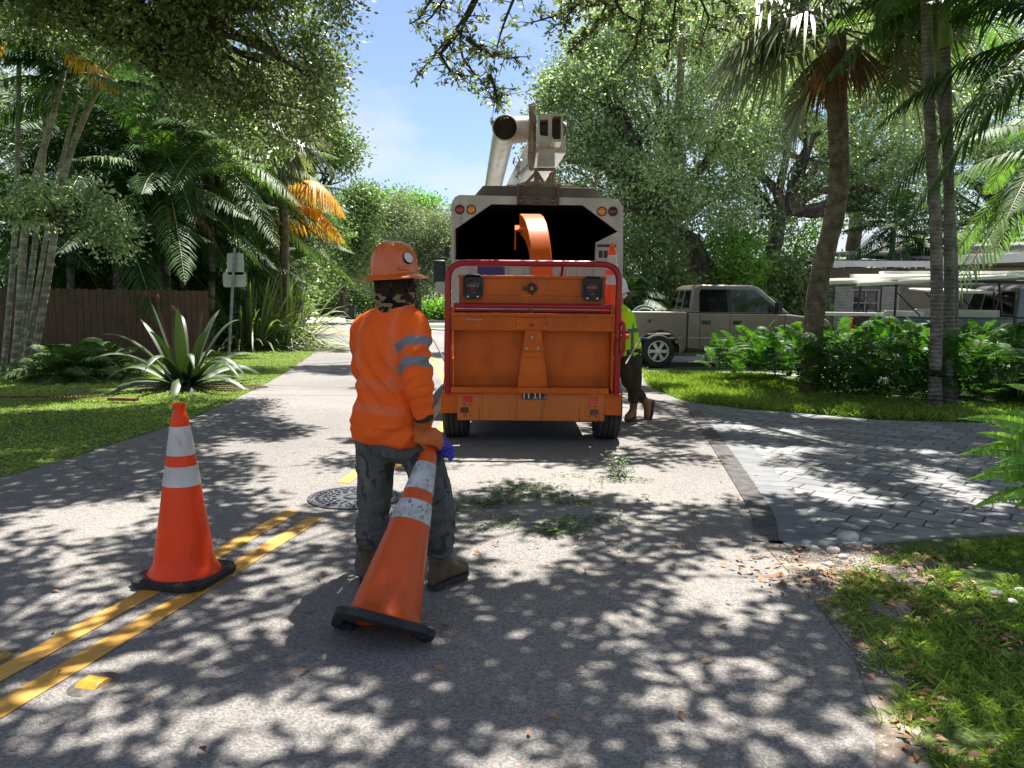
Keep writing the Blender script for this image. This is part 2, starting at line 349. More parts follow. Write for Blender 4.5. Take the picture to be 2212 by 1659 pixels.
# dark seam, paver driveway with border course and concrete edging
seam_c = [g2(1653, 1172), g2(1645, 1110), g2(1590, 1020), g2(1540, 945), g2(1500, 888)]
sc_ = resample(smooth_poly(seam_c), 24)
strip(sc_ + (-0.085, 0), sc_ + (0.085, 0), 0.0125, 'asphalt_seam', M_seam)
drive = [(sc_[i][0] - 0.03, sc_[i][1]) for i in range(0, 24, 3)] + [g2(1475, 868), g2(1600, 884), g2(1760, 897), g2(1900, 909), g2(2080, 914), g2(2212, 917), (9, 9.3), (14, 9.2), (14, 5.6), (6, 5.45), g2(2212, 1145), g2(1900, 1160), g2(1690, 1178)]
struct('driveway', [(p[0], p[1], 0.0085) for p in drive], tri_fan(drive), M_paver)
def border(pts, w, z, name, mat):
    A = resample(smooth_poly(pts), 40); T = np.gradient(A, axis=0); T /= np.linalg.norm(T, axis=1)[:, None]; Q = np.c_[T[:, 1], -T[:, 0]]
    strip(A, A + Q * w, z, name, mat)
M_border = pmat('paver_border', (0.13, 0.14, 0.15), (0.19, 0.19, 0.19), scale=3.2, rough=0.85, bump=0.4, bscale=60)
def bond_border(pts, w, z):
    # a soldier course: single stones laid side by side along the edge, one mesh
    A = resample(smooth_poly(pts), 200); d = np.r_[0, np.cumsum(np.linalg.norm(np.diff(A, axis=0), axis=1))]
    V = []; F = []; s = 0
    while s < d[-1] - 0.2:
        l = 0.19 + 0.03 * random.random(); a = np.array([np.interp(s + 0.006, d, A[:, 0]), np.interp(s + 0.006, d, A[:, 1])]); b = np.array([np.interp(s + l, d, A[:, 0]), np.interp(s + l, d, A[:, 1])])
        t = (b - a) / np.linalg.norm(b - a); q = np.array([t[1], -t[0]]); k = len(V)
        V += [(*a, z), (*b, z), (*(b + q * w), z), (*(a + q * w), z)]; F.append((k + 3, k + 2, k + 1, k)); s += l
    struct('paver_edge', V, F, M_border)
bond_border([(p[0] + 0.092, p[1]) for p in sc_[::4]], 0.26, 0.0108)
mb = MB()
ed = resample(smooth_poly([g2(1690, 1176), g2(1900, 1160), g2(2212, 1142), (6, 5.42), (13, 5.55)]), 30)
pr = [(p[0], p[1] - 0.13) for p in ed]
V = [(p[0], p[1], 0.016) for p in ed] + [(p[0], p[1], 0.016) for p in pr] + [(p[0], p[1], 0.0) for p in ed] + [(p[0], p[1], 0) for p in pr]
n_ = len(ed); F = []
for i in range(n_ - 1): F += [(i, n_ + i, n_ + i + 1, i + 1), (i, i + 1, 2 * n_ + i + 1, 2 * n_ + i), (n_ + i, 3 * n_ + i, 3 * n_ + i + 1, n_ + i + 1)]
F.append((0, 2 * n_, 3 * n_, n_)); struct('driveway_edging', V, F, M_conc)
# bare sandy strip of the near verge and the right side earth under leaf litter
ve = [g2(1650, 1178), g2(1672, 1166), g2(1880, 1178), g2(2030, 1215), g2(1980, 1300), g2(1930, 1400), g2(1965, 1500), g2(2010, 1659), (1.55, 1.0), (0.75, 1.0), (1.18, 2.4), g2(1885, 1530), g2(1835, 1400), g2(1740, 1280)]
struct('verge_soil', [(p[0], p[1], 0.0085) for p in ve], tri_fan(ve), M_soil)
# second driveway under the parked vehicles
struct('parking_apron', [(2.6, 16.9, 0.0065), (30, 15.5, 0.0065), (30, 16.4, 0.0065), (2.7, 17.6, 0.0065)], [(0, 1, 2, 3)], M_farroad)
struct('parking_drive', [(2.7, 18.6, 0.006), (30, 17.4, 0.006), (30, 23.5, 0.006), (2.2, 22.4, 0.006)], [(0, 1, 2, 3)], M_farroad)
struct('far_kerb', [(-3.6, 39.2, 0.05), (9, 44, 0.05), (9, 45.2, 0.05), (-4.6, 41.2, 0.05)], [(0, 1, 2, 3)], M_conc)
mc = G(398, 838); mbv = [(mc.x + 0.25 + 1.05 * math.cos(a) * (1 + 0.1 * math.sin(5 * a)), mc.y + 0.05 + 0.62 * math.sin(a) * (1 + 0.1 * math.cos(3 * a)), 0.012) for a in np.linspace(0, 6.2832, 29)[:-1]]
struct('mulch_bed', mbv, tri_fan(mbv), M_mulch)
# ---------------- manhole, pavement markers
M_iron = pmat('cast_iron', (0.045, 0.05, 0.058), (0.10, 0.105, 0.115), scale=20, rough=0.5, metal=0.6, bump=0.3, bscale=90)
mh = thing('manhole_cover', 'round cast iron manhole cover set in the asphalt between the broken yellow lines', 'manhole', (-1.2, 6.02, 0.0)); mh.scale = (0.92, 0.92, 1)
b = MB(); b.lathe([(0.385, 0.0), (0.385, 0.014), (0.355, 0.014), (0.352, 0.006)], 56, cap=False); b.build('rim', M_iron, mh, ang=20)
b = MB(); b.lathe([(0.346, 0.004), (0.346, 0.012), (0.335, 0.0125), (0.0, 0.0125)], 56, cap=False)
for rr, nn, dx, dy in ((0.305, 34, 0.012, 0.035), (0.255, 40, 0.010, 0.010), (0.215, 22, 0.02, 0.02), (0.17, 14, 0.026, 0.016)):
    for k in range(nn):
        a = 2 * math.pi * (k + 0.5 * (nn % 3)) / nn; b.box((rr * math.cos(a), rr * math.sin(a), 0.0165), (dy if rr > 0.3 else dx, dx, 0.008), rz=a)
for q in range(6):
    a = q * 1.047; b.lathe([(0.024, 0.0125), (0.024, 0.019), (0.016, 0.019), (0.016, 0.0125)], 14, M=Matrix.Translation((0.24 * math.cos(a), 0.24 * math.sin(a), 0)), cap=False)
b.tube([(0.10 * math.cos(a) * (1 - a / 16), 0.10 * math.sin(a) * (1 - a / 16), 0.016) for a in np.linspace(0, 6.6, 30)], 0.012, 6, squash=0.6)
b.build('lid', M_iron, mh, ang=20)
M_marker = pmat('amber_reflector', (0.48, 0.28, 0.04), (0.38, 0.20, 0.03), scale=40, rough=0.3, coat=0.4)
M_resin = pmat('worn_adhesive', (0.07, 0.06, 0.055), (0.14, 0.12, 0.11), scale=30, rough=0.45)
for (px, py, rz, lab) in ((203, 1480, -0.25, 'amber square reflector glued beside the yellow line in the left foreground'), (-12, 1424, -0.25, 'amber reflector cut off by the left edge, on the far side of the yellow lines')):
    g = G(px, py); t = thing('pavement_marker', lab, 'road marker', (g.x, g.y, 0.004), rz, 'reflective markers along the yellow lines')
    b = MB(); b.lathe([(0.085, 0.0), (0.08, 0.004), (0.0, 0.004)], 28, cap=False, sx=1.0, sy=1.25); b.build('adhesive_pad', M_resin, t)
    b = MB(); b.box((0, 0, 0.012), (0.10, 0.105, 0.018), top=(0.9, 0.5)); b.build('reflector', M_marker, t, bevel=0.003)
# ================================================================== house, fences, sign
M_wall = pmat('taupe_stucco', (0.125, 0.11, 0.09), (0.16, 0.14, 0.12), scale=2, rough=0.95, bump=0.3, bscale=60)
M_wall2 = pmat('cream_stucco', (0.48, 0.42, 0.28), (0.55, 0.48, 0.33), scale=2, rough=0.95)
M_fascia = pmat('grey_fascia_paint', (0.52, 0.52, 0.52), (0.60, 0.60, 0.60), scale=3, rough=0.6)
M_roof = pmat('dirty_flat_roof', (0.10, 0.085, 0.07), (0.34, 0.31, 0.27), scale=4, rough=0.95, bump=0.6, bscale=20)
M_shut = pmat('white_shutter', (0.20, 0.20, 0.195), (0.26, 0.26, 0.255), scale=5, rough=0.5)
def glass_mat(name, c=(0.02, 0.025, 0.028), rough=0.06): return pmat(name, c, rough=rough, spec=0.8)
M_wglass = glass_mat('window_glass')
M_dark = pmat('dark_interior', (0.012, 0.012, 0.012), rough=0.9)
hb = P(1784, 640, 25); hb.z = 0
house = thing('house', 'low taupe house with a grey roof edge behind the dark pickup', 'house', hb)
# front wall runs to the right and towards the viewer
def wallseg(x0, y0, x1, y1, z0, z1, th=0.2): return ((x0 + x1) / 2, (y0 + y1) / 2, (z0 + z1) / 2), (math.hypot(x1 - x0, y1 - y0), th, z1 - z0), math.atan2(y1 - y0, x1 - x0)
def seg(b, x0, y0, x1, y1, z0, z1, th=0.2):
    c, s, r = wallseg(x0, y0, x1, y1, z0, z1, th); b.box(c, s, rz=r)
b = MB(); W0 = (0, 0); W1 = (3.2, -0.5); W2 = (13, -3.2)
ZT = 2.62
seg(b, 0, 0, 0.75, -0.117, 0, ZT); seg(b, 0.75, -0.117, 1.5, -0.234, 0, 0.75); seg(b, 0.75, -0.117, 1.5, -0.234, 1.95, ZT); seg(b, 1.5, -0.234, 3.2, -0.5, 0, ZT - 0.01)
ang2 = math.atan2(-2.7, 9.8)
lerp = lambda t: (3.2 + 9.8 * t, -0.5 - 2.7 * t)
for a, c, z0, z1 in ((0, 0.06, 0, ZT), (0.06, 0.2, 2.1, ZT), (0.2, 0.3, 0, ZT), (0.3, 0.75, 2.25, ZT), (0.75, 1.0, 0, ZT)):
    seg(b, *lerp(a), *lerp(c), z0, z1 + 0.02 * (c > 0.1))
b.box((0.0, 4, ZT / 2), (0.2, 8, ZT)); b.box((13.0, 1.5, ZT / 2), (0.2, 9.4, ZT)); b.box((6.5, 8, ZT / 2), (13, 0.2, ZT))
# gable triangle rising to the right above the carport opening
b.prism([(3.3, ZT), (13.2, ZT), (13.2, 3.15), (11.4, 3.25), (3.3, 2.72)], 0, 0.16, 'y', M=Matrix.Translation((0, -0.5, 0)) @ Matrix.Rotation(ang2, 4, 'Z') @ Matrix.Translation((-3.3, 0.02, 0)) @ Matrix.Translation((3.3 - 3.3, 0, 0)) if False else Matrix.Translation((3.2, -0.52, 0)) @ Matrix.Rotation(ang2, 4, 'Z') @ Matrix.Translation((-3.3, 0, 0)))
b.build('wall', M_wall, house)
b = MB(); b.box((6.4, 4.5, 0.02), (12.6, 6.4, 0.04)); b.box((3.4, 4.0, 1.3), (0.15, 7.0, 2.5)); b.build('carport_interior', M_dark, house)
rf = MB()
A = [(-0.5, -0.65, 2.66), (3.0, -1.2, 2.66), (3.0, 8.5, 3.3), (-0.5, 8.5, 3.3)]; rf.add([*A, *[(x, y, z + 0.1) for x, y, z in A]], [(0, 3, 2, 1), (4, 5, 6, 7), (0, 1, 5, 4), (1, 2, 6, 5), (2, 3, 7, 6), (3, 0, 4, 7)])
A = [(2.7, -1.35, 2.72), (13.8, -4.3, 3.22), (13.8, 8.5, 4.2), (2.7, 8.5, 3.5)]; rf.add([*A, *[(x, y, z + 0.12) for x, y, z in A]], [(0, 3, 2, 1), (4, 5, 6, 7), (0, 1, 5, 4), (1, 2, 6, 5), (2, 3, 7, 6), (3, 0, 4, 7)])
rfo = rf.build('roof', M_roof, house)
b = MB(); b.add([(-0.52, -0.68, 2.62), (3.0, -1.23, 2.62), (3.0, -1.23, 2.80), (-0.52, -0.68, 2.80), (-0.52, -0.63, 2.62), (3.0, -1.18, 2.62), (3.0, -1.18, 2.80), (-0.52, -0.63, 2.80)], [(0, 1, 2, 3), (7, 6, 5, 4), (0, 3, 7, 4), (1, 5, 6, 2), (3, 2, 6, 7), (0, 4, 5, 1)])
b.add([(2.68, -1.4, 2.66), (13.8, -4.36, 3.16), (13.8, -4.36, 3.42), (2.68, -1.4, 2.90), (2.68, -1.33, 2.66), (13.8, -4.28, 3.16), (13.8, -4.28, 3.42), (2.68, -1.33, 2.90)], [(0, 1, 2, 3), (7, 6, 5, 4), (0, 3, 7, 4), (1, 5, 6, 2), (3, 2, 6, 7), (0, 4, 5, 1)])
b.build('fascia', M_fascia, rfo)
b = MB(); b.tube([(9.2, 0, 3.3), (9.2, 0, 4.1)], 0.035, 8); b.lathe([(0.0, 0.1), (0.12, 0.05), (0.16, 0)], 14, M=Matrix.Translation((9.12, -0.05, 4.1)) @ Matrix.Rotation(-1.0, 4, 'Y'), cap=False); b.tube([(9.2, 0, 4.0), (9.5, 0, 4.15)], 0.012, 5); b.build('roof_aerial', M_shut, rfo)
def window(x0, y0, x1, y1, z0, z1, par, off=0.12, bars=1):
    r = math.atan2(y1 - y0, x1 - x0); w = math.hypot(x1 - x0, y1 - y0); M = Matrix.Translation(((x0 + x1) / 2, (y0 + y1) / 2, (z0 + z1) / 2)) @ Matrix.Rotation(r, 4, 'Z')
    h = z1 - z0; g = MB(M); g.box((0, -0.03, 0), (w, 0.02, h)); wo = g.build('window', M_wglass, par)
    f = MB(M)
    for dz in (-h / 2, h / 2): f.box((0, -0.08, dz), (w + 0.1, 0.08, 0.06))
    for dx in (-w / 2, w / 2): f.box((dx, -0.08, 0), (0.06, 0.078, h - 0.06))
    for k in range(bars): f.box((0, -0.07, -h / 2 + h * (k + 1) / (bars + 1)), (w - 0.06, 0.06, 0.035))
    f.box((0, -0.068, 0), (0.03, 0.058, h - 0.06)); f.build('frame', M_shut, wo)
window(0.75, -0.117, 1.5, -0.234, 0.75, 1.95, house, bars=2)
def shutter(x0, y0, x1, y1, z0, z1):
    b = MB(); c, s, r = wallseg(x0, y0, x1, y1, z0, z1, 0.05); b.box(c, s, rz=r)
    for k in range(14):
        z = z0 + (z1 - z0) * (k + 0.7) / 14.5; b.box((c[0], c[1] - 0.03, z), (s[0] * 0.8, 0.02, 0.03), rz=r, rx=0.4)
    b.build('shutter', M_shut, house)
shutter(0.2, -0.17, 0.68, -0.25, 0.65, 2.05); shutter(1.55, -0.40, 2.05, -0.48, 0.65, 2.05)
for t0, t1 in ((0.012, 0.05), (0.215, 0.25)):
    a = lerp(t0); c = lerp(t1); shutter(a[0], a[1] - 0.14, c[0], c[1] - 0.14, 0.5, 2.1)
b = MB(); a = lerp(0.07); c = lerp(0.19); seg(b, a[0], a[1] + 0.15, c[0], c[1] + 0.15, 0, 2.1, 0.04); b.build('door', pmat('dark_door', (0.05, 0.045, 0.045), rough=0.5), house)
h2 = P(1700, 600, 31); h2.z = 0; ho2 = thing('house', 'small piece of a cream house seen between pickup and fan palm trunk', 'house', h2)
b = MB(); b.box((0.5, 3, 1.25), (4.0, 6, 2.5)); b.build('wall', M_wall2, ho2); b = MB(); b.box((0.5, 2.8, 2.57), (5.0, 7.4, 0.14)); b.build('roof', M_fascia, ho2)
# dark board fence between house and oaks
M_fence = pmat('brown_fence_boards', (0.085, 0.045, 0.032), (0.125, 0.072, 0.052), scale=4, stretch=(8, 8, 0.5), rough=0.85, bump=0.5, bscale=18, c3=(0.05, 0.035, 0.03), s3=2.5, lo3=0.5, hi3=0.75)
M_fence2 = pmat('black_stained_boards', (0.02, 0.018, 0.016), (0.05, 0.042, 0.036), scale=4, stretch=(8, 8, 0.5), rough=0.9)
def board_fence(label, a, b_, h, mat, bw=0.14, sd=1):
    rs = random.Random(sd); L = math.hypot(b_[0] - a[0], b_[1] - a[1]); r = math.atan2(b_[1] - a[1], b_[0] - a[0]); t = thing('board_fence', label, 'fence', (a[0], a[1], 0), r)
    m = MB(); n = int(L / bw)
    for k in range(n):
        hh = h + rs.uniform(-0.015, 0.015); x = k * bw + bw / 2; w = bw - 0.008; y = rs.uniform(-0.004, 0.004)
        m.prism([(x - w / 2, 0.03), (x + w / 2, 0.03), (x + w / 2, hh - 0.03), (x + w / 2 - 0.03, hh), (x - w / 2 + 0.03, hh), (x - w / 2, hh - 0.03)], y - 0.009, y + 0.009, 'y')
    m.build('boards', mat, t, smooth=False); m = MB()
    for z in (0.35, h * 0.5, h - 0.25): m.box((L / 2, 0.035, z), (L, 0.04, 0.09))
    m.build('rail', mat, t)
    for k in range(int(L / 2.4) + 1):
        m = MB(); m.box((k * 2.4 + 0.05, 0.105, (h - 0.1) / 2), (0.09, 0.09, h - 0.1)); m.build('post', mat, t)
    return t
board_fence('brown vertical board fence behind the left lawn, under the palms', (-13.6, 15.2), (-7.55, 20.0), 1.68, M_fence)
board_fence('brown board fence stretch beyond the left edge of the picture', (-20.5, 13.2), (-13.66, 15.15), 1.68, M_fence, sd=4)
f2a = P(1665, 640, 27.5); f2b = P(1775, 640, 27.0); board_fence('dark stained board fence between the oak trunks and the house', (f2a.x, f2a.y), (f2b.x, f2b.y), 1.55, M_fence2, sd=3)
# sign post with two blank sign backs
M_galv = pmat('galvanised_steel', (0.20, 0.21, 0.22), (0.32, 0.33, 0.34), scale=12, rough=0.5, metal=0.6)
M_signback = pmat('bare_aluminium_sign_back', (0.42, 0.43, 0.38), (0.52, 0.53, 0.48), scale=3, rough=0.5, metal=0.3)
sg = G(494, 778); sp = thing('sign_post', 'grey steel sign post with two blank sign backs beside the lily', 'road sign', (sg.x, sg.y, 0))
dS = sg.y; sc = dS / 1728; zt = P(507, 536, dS).z; zx = P(507, 536, dS).x - sg.x
b = MB(); b.tube([(0, 0, 0), (zx * 0.5, 0, zt * 0.5), (zx, 0, zt)], 0.036, 8); b.build('post', M_galv, sp)
def plate(cx, cy, w, h, r=0.06):
    c = P(cx, cy, dS); pts = []
    for (sx, sz, a0) in ((1, 1, 0), (-1, 1, 90), (-1, -1, 180), (1, -1, 270)):
        for k in range(5): a = R(a0 + k * 22.5); pts.append((sx * (w / 2 - r) + r * math.cos(a), sz * (h / 2 - r) + r * math.sin(a)))
    b = MB(Matrix.Translation((c.x - sg.x, 0.06, c.z)) @ Matrix.Rotation(-0.02, 4, 'Y')); b.prism(pts, -0.004, 0.004); return b.build('sign_plate', M_signback, sp)
plate(507, 570, 0.40, 0.52); plate(505, 604, 0.56, 0.36)
# utility pole behind
b0 = P(1452, 640, 24); b0.z = 0; t = thing('utility_pole', 'weathered timber utility pole behind the beige pickup bed', 'pole', b0); b = MB(); b.tube([(0, 0, 0), (0.02, 0, 4), (0.05, 0, 9.5)], [0.14, 0.13, 0.10], 12); b.build('shaft', pmat('pole_timber', (0.17, 0.13, 0.09), (0.26, 0.21, 0.15), scale=6, stretch=(6, 6, 0.4), rough=0.9), t); b = MB(); b.box((0.05, 0, 9.0), (2.0, 0.1, 0.1)); b.build('crossarm', M_bark_d, t)
# wheeled bin, covered car, far cars
b0 = G(757, 693); t = thing('wheelie_bin', 'black wheeled bin standing at the far side of the street', 'bin', (b0.x, b0.y, 0.008)); M_bin = pmat('black_bin_plastic', (0.02, 0.022, 0.024), rough=0.5)
b = MB(); b.box((0, 0, 0.52), (0.60, 0.66, 0.92), top=(1.14, 1.12)); b.build('body', M_bin, t, bevel=0.03); b = MB(); b.box((0, 0, 1.03), (0.74, 0.80, 0.09), top=(0.9, 0.85)); b.build('lid', M_bin, t, bevel=0.02)
for s in (-1, 1): b = MB(); b.tube([(s * 0.26, 0.3, 0.13), (s * 0.33, 0.3, 0.13)], 0.13, 14); b.build('wheel', M_bin, t)
b = MB(); b.box((-0.13, -0.36, 0.75), (0.14, 0.01, 0.2)); b.build('sticker', M_shut, t)
# ================================================================== chipper
M_or = pmat('orange_chipper_paint', (0.55, 0.105, 0.002), (0.46, 0.080, 0.002), scale=1.6, rough=0.42, c3=(0.30, 0.055, 0.006), s3=5, lo3=0.48, hi3=0.85, st3=(1, 1, 0.4), coat=0.08, bump=0.05, bscale=8, spec=0.25)
def stained(name):
    m = pmat(name, (0.52, 0.135, 0.005), (0.45, 0.10, 0.005), scale=2.2, rough=0.5, c3=(0.05, 0.018, 0.008), s3=7, lo3=0.60, hi3=0.76, st3=(2.4, 1, 0.22)); return m
M_or_st = stained('stained_orange_bumper_paint')
M_red = pmat('dark_red_tube_paint', (0.33, 0.003, 0.010), (0.27, 0.003, 0.008), scale=3, rough=0.30, coat=0.25, spec=0.3)
M_tyre = pmat('tyre_rubber', (0.018, 0.018, 0.019), (0.035, 0.034, 0.033), scale=9, rough=0.85, bump=0.3, bscale=60)
M_blk = pmat('black_steel', (0.012, 0.012, 0.013), (0.03, 0.03, 0.03), scale=12, rough=0.5)
M_lens = pmat('red_lamp_lens', (0.35, 0.012, 0.012), rough=0.18, coat=0.6); M_lensd = pmat('dark_red_lamp_lens', (0.10, 0.008, 0.012), rough=0.2, coat=0.6); M_amb = pmat('amber_lamp_lens', (0.75, 0.27, 0.02), rough=0.18, coat=0.6)
M_refl = pmat('red_reflector', (0.55, 0.02, 0.012), rough=0.25, coat=0.5)
M_bolt = pmat('zinc_bolts', (0.35, 0.27, 0.17), rough=0.4, metal=0.8)
M_steel = pmat('bright_steel', (0.55, 0.55, 0.56), rough=0.3, metal=0.9)
CY = 8.28; CX0 = P(1150, 700, CY).x
ch = thing('wood_chipper', 'orange towed wood chipper with a red tube hoop, its discharge chute pointing into the truck', 'wood chipper', (CX0, CY, 0))
def c_(x, y, dy=0.0):     # sighted position on the chipper at dy behind its rear plane -> local x, z
    p = P(x, y, CY + dy); return (p.x - CX0, p.z)
def plate_px(b, pts, y0, y1, dy=0.0): b.prism([c_(x, y, dy) for x, y in pts], y0, y1)
def rect_px(b, x0, y0, x1, y1, a, e, dy=0.0): p = c_(x0, y1, dy); q = c_(x1, y0, dy); b.box(((p[0] + q[0]) / 2, (a + e) / 2, (p[1] + q[1]) / 2), (abs(q[0] - p[0]), e - a, abs(q[1] - p[1])))
# main infeed panel, header, post, ledge
b = MB(); rect_px(b, 977, 712, 1322, 842, 0.17, 0.20); b.build('infeed_panel', M_or, ch, bevel=0.004)
b = MB(); rect_px(b, 972, 684, 1326, 713, -0.005, 0.19); b.box((c_(1150, 680)[0], 0.1, c_(1150, 680)[1]), (1.69, 0.26, 0.035)); b.build('header_panel', M_or, ch, bevel=0.006)
b = MB(); rect_px(b, 1115, 687, 1180, 712, -0.016, -0.004); cpl = b.build('cover_plate', M_or, ch, bevel=0.006)
for x0, x1, y in ((1213, 1252, 683.5), (1270, 1312, 684.5), (1006, 1042, 690)): b = MB(); rect_px(b, x0, y - 1.6, x1, y + 1.6, -0.012, -0.004); b.build('label_strip', M_shut, ch)
b = MB(); p = c_(1147, 702); b.prism([(p[0] - 0.03, p[1] - 0.012), (p[0] + 0.03, p[1] - 0.012), (p[0] + 0.022, p[1] + 0.004), (p[0] + 0.008, p[1] + 0.018), (p[0] - 0.006, p[1] + 0.004)], -0.020, -0.016); b.build('lifting_symbol', M_blk, cpl)
for x in (1119, 1176): b = MB(); p = c_(x, 708); b.tube([(p[0], -0.024, p[1]), (p[0], -0.012, p[1])], 0.011, 8); b.build('bolt', M_bolt, ch)
b = MB()
plate_px(b, [(1134, 714), (1170, 714), (1184, 842), (1116, 842)], 0.0, 0.17); rect_px(b, 1130, 760, 1173, 772, -0.016, 0.01); b.build('centre_post', M_or, ch, bevel=0.008)
for x, y in ((1149, 728), (1137, 752), (1162, 752)): b = MB(); p = c_(x, y); b.tube([(p[0], -0.018, p[1]), (p[0], 0.004, p[1])], [0.017, 0.02], 10); b.build('bolt', M_bolt, ch)
b = MB(); rect_px(b, 974, 838, 1314, 847, -0.05, 0.19); b.build('lower_ledge', M_or, ch, bevel=0.006)
for s, x in ((-1, 972), (1, 1325)):
    b = MB(); p = c_(x, 690); q = c_(x, 845); b.box((p[0], 0.32, (p[1] + q[1]) / 2), (0.022, 0.66, p[1] - q[1])); b.build('side_panel', M_or, ch, bevel=0.004)
# bumper beam with stains, lamps, reflectors
b = MB(); rect_px(b, 988, 850, 1307, 908, 0.02, 0.10); rect_px(b, 988, 850, 1042, 908, 0.012, 0.03); rect_px(b, 1264, 851, 1307, 909, 0.012, 0.03); bm_ = b.build('bumper_beam', M_or_st, ch, bevel=0.006)
for x, y in ((1010, 862), (1281, 865)): b = MB(); rect_px(b, x - 10, y - 6, x + 10, y + 6, 0.0, 0.013); b.build('reflector', M_refl, bm_, bevel=0.003)
for x, y, s in ((1004, 886, -1), (1283, 891, 1)): b = MB(); plate_px(b, [(x - 8, y - 6), (x + 8, y - 6), (x + 11 * (s > 0) + 8 * (s < 0), y), (x + 8, y + 6), (x - 8, y + 6), (x - 11 * (s < 0) - 8 * (s > 0), y)], 0.0, 0.013); b.build('marker_lamp', M_lensd, bm_, bevel=0.003)
for x, y in ((1003, 874), (1016, 874), (1003, 897), (1016, 897), (1273, 878), (1287, 878), (1273, 901), (1287, 901)): b = MB(); p = c_(x, y); b.tube([(p[0], 0.0, p[1]), (p[0], 0.013, p[1])], 0.008, 8); b.build('bolt', M_blk, bm_)
b = MB()
for x in (1132, 1142, 1156, 1166): p = c_(x, 853); b.tube([(p[0], 0.0, p[1] + 0.03), (p[0], -0.03, p[1] + 0.02), (p[0], -0.03, p[1] - 0.03), (p[0], 0.0, p[1] - 0.04)], 0.009, 6)
for k in range(5): p = c_(1148 + k * 8, 858 + (k % 2) * 2); b.lathe([(0.012, -0.006), (0.018, 0), (0.012, 0.006)], 8, M=Matrix.Translation((p[0], -0.02, p[1])) @ Matrix.Rotation(1.57, 4, 'X'), cap=False)
b.build('safety_chain', M_steel, ch)
b = MB(); rect_px(b, 1128, 849, 1176, 862, -0.012, 0.02); b.build('latch_plate', M_blk, ch, bevel=0.004)
# fender flaps, tyres
for x0, x1, y0, y1 in ((953, 990, 849, 893), (1306, 1342, 852, 898)):
    b = MB(); rect_px(b, x0, y0, x1, y1, 0.03, 0.06); p = c_((x0 + x1) / 2, y0); b.box((p[0], 0.5, p[1] - 0.015), (0.18, 0.95, 0.03)); fx = c_(x0 if x0 < 1000 else x1, y0)[0]; b.box((fx, 0.5, p[1] - 0.12), (0.016, 0.95, 0.22)); b.build('mudguard', M_or, ch, bevel=0.005)
for xc, xd in ((964, 976), (1334, 1328)):
    b = MB(); rect_px(b, min(xc, xd), 776, max(xc, xd), 849, 0.12, 0.5); b.build('mudguard_upright', M_or, ch, bevel=0.01)
def tyre_prof(R0, w, groove=True):
    h = w / 2; pr = [(R0 * 0.62, -h * 0.8), (R0 * 0.80, -h), (R0 * 0.93, -h * 0.98), (R0 * 0.985, -h * 0.85)]
    if groove:
        for k in range(4):
            x = -h * 0.78 + k * h * 0.39; pr += [(R0, x), (R0, x + h * 0.26), (R0 * 0.972, x + h * 0.285), (R0 * 0.972, x + h * 0.365)]
        pr += [(R0, h * 0.78)]
    else: pr += [(R0, -h * 0.6), (R0, h * 0.6)]
    return pr + [(R0 * 0.985, h * 0.85), (R0 * 0.93, h * 0.98), (R0 * 0.80, h), (R0 * 0.62, h * 0.8)]
for xw in (c_(986, 940, 0.5)[0] - 0.0, c_(1310, 940, 0.5)[0]):
    RW = 0.37; M = Matrix.Translation((xw, 0.58, RW)) @ Matrix.Rotation(R(90), 4, 'Y'); b = MB(M); b.lathe(tyre_prof(RW, 0.275), 48, cap=False); w = b.build('wheel', M_tyre, ch, ang=25)
    b = MB(M); b.lathe([(0.02, -0.06), (0.2, -0.06), (0.235, -0.11), (0.235, 0.11), (0.2, 0.06), (0.02, 0.06)], 32, cap=True); b.build('rim', M_steel, w)
# red hoop
def arc_path(pts, r, n=6):
    out = [Vector(pts[0])]
    for i in range(1, len(pts) - 1):
        a, c, d = Vector(pts[i - 1]), Vector(pts[i]), Vector(pts[i + 1]); u = (a - c).normalized(); v = (d - c).normalized(); p = c + u * r; q = c + v * r
        for k in range(n + 1): t = k / n; out.append(p * (1 - t) ** 2 + c * 2 * t * (1 - t) + q * t * t)
    out.append(Vector(pts[-1])); return out
xl0 = c_(967, 845)[0]; xl1 = c_(968, 600)[0]; xr0 = c_(1331, 850)[0]; xr1 = c_(1337, 600)[0]; zt = c_(1150, 569)[1]; zb = c_(965, 850)[1]
hoop = arc_path([(xl0, -0.02, zb), (xl0 - 0.005, -0.02, 0.95), (xl1, -0.02, 1.3), (xl1, -0.02, zt), (xr1, -0.02, zt), (xr1, -0.02, 1.3), (xr0, -0.02, 0.95), (xr0, -0.02, zb)], 0.19, 8)
b = MB(); b.tube(hoop, 0.033, 16); b.build('control_hoop', M_red, ch)
b = MB(); p = c_(1352, 0)[0]; b.tube(arc_path([(xr1 + 0.0, -0.02, c_(1340, 690)[1]), (xr1 + 0.055, -0.06, c_(1340, 700)[1]), (xr1 + 0.055, -0.06, c_(1340, 760)[1]), (xr1 - 0.01, -0.02, c_(1340, 776)[1])], 0.04), 0.022, 10); b.build('hoop_handle', M_red, ch)
b = MB(); z = c_(1150, 661)[1]; b.tube([(c_(980, 661)[0], 0.02, z), (c_(1324, 661)[0], 0.02, z)], 0.027, 14); b.tube([(c_(984, 671)[0], 0.05, z - 0.055), (c_(1320, 671)[0], 0.05, z - 0.055)], 0.014, 10)
b.box((c_(1148, 668)[0], 0.0, z - 0.04), (0.02, 0.03, 0.09)); b.build('feed_bar', M_red, ch)
b = MB(); z2 = c_(1150, 674)[1]; b.box((c_(1150, 674)[0], 0.16, z2 + 0.005), (1.60, 0.20, 0.03)); b.build('tray_shelf', M_or, ch, bevel=0.004)
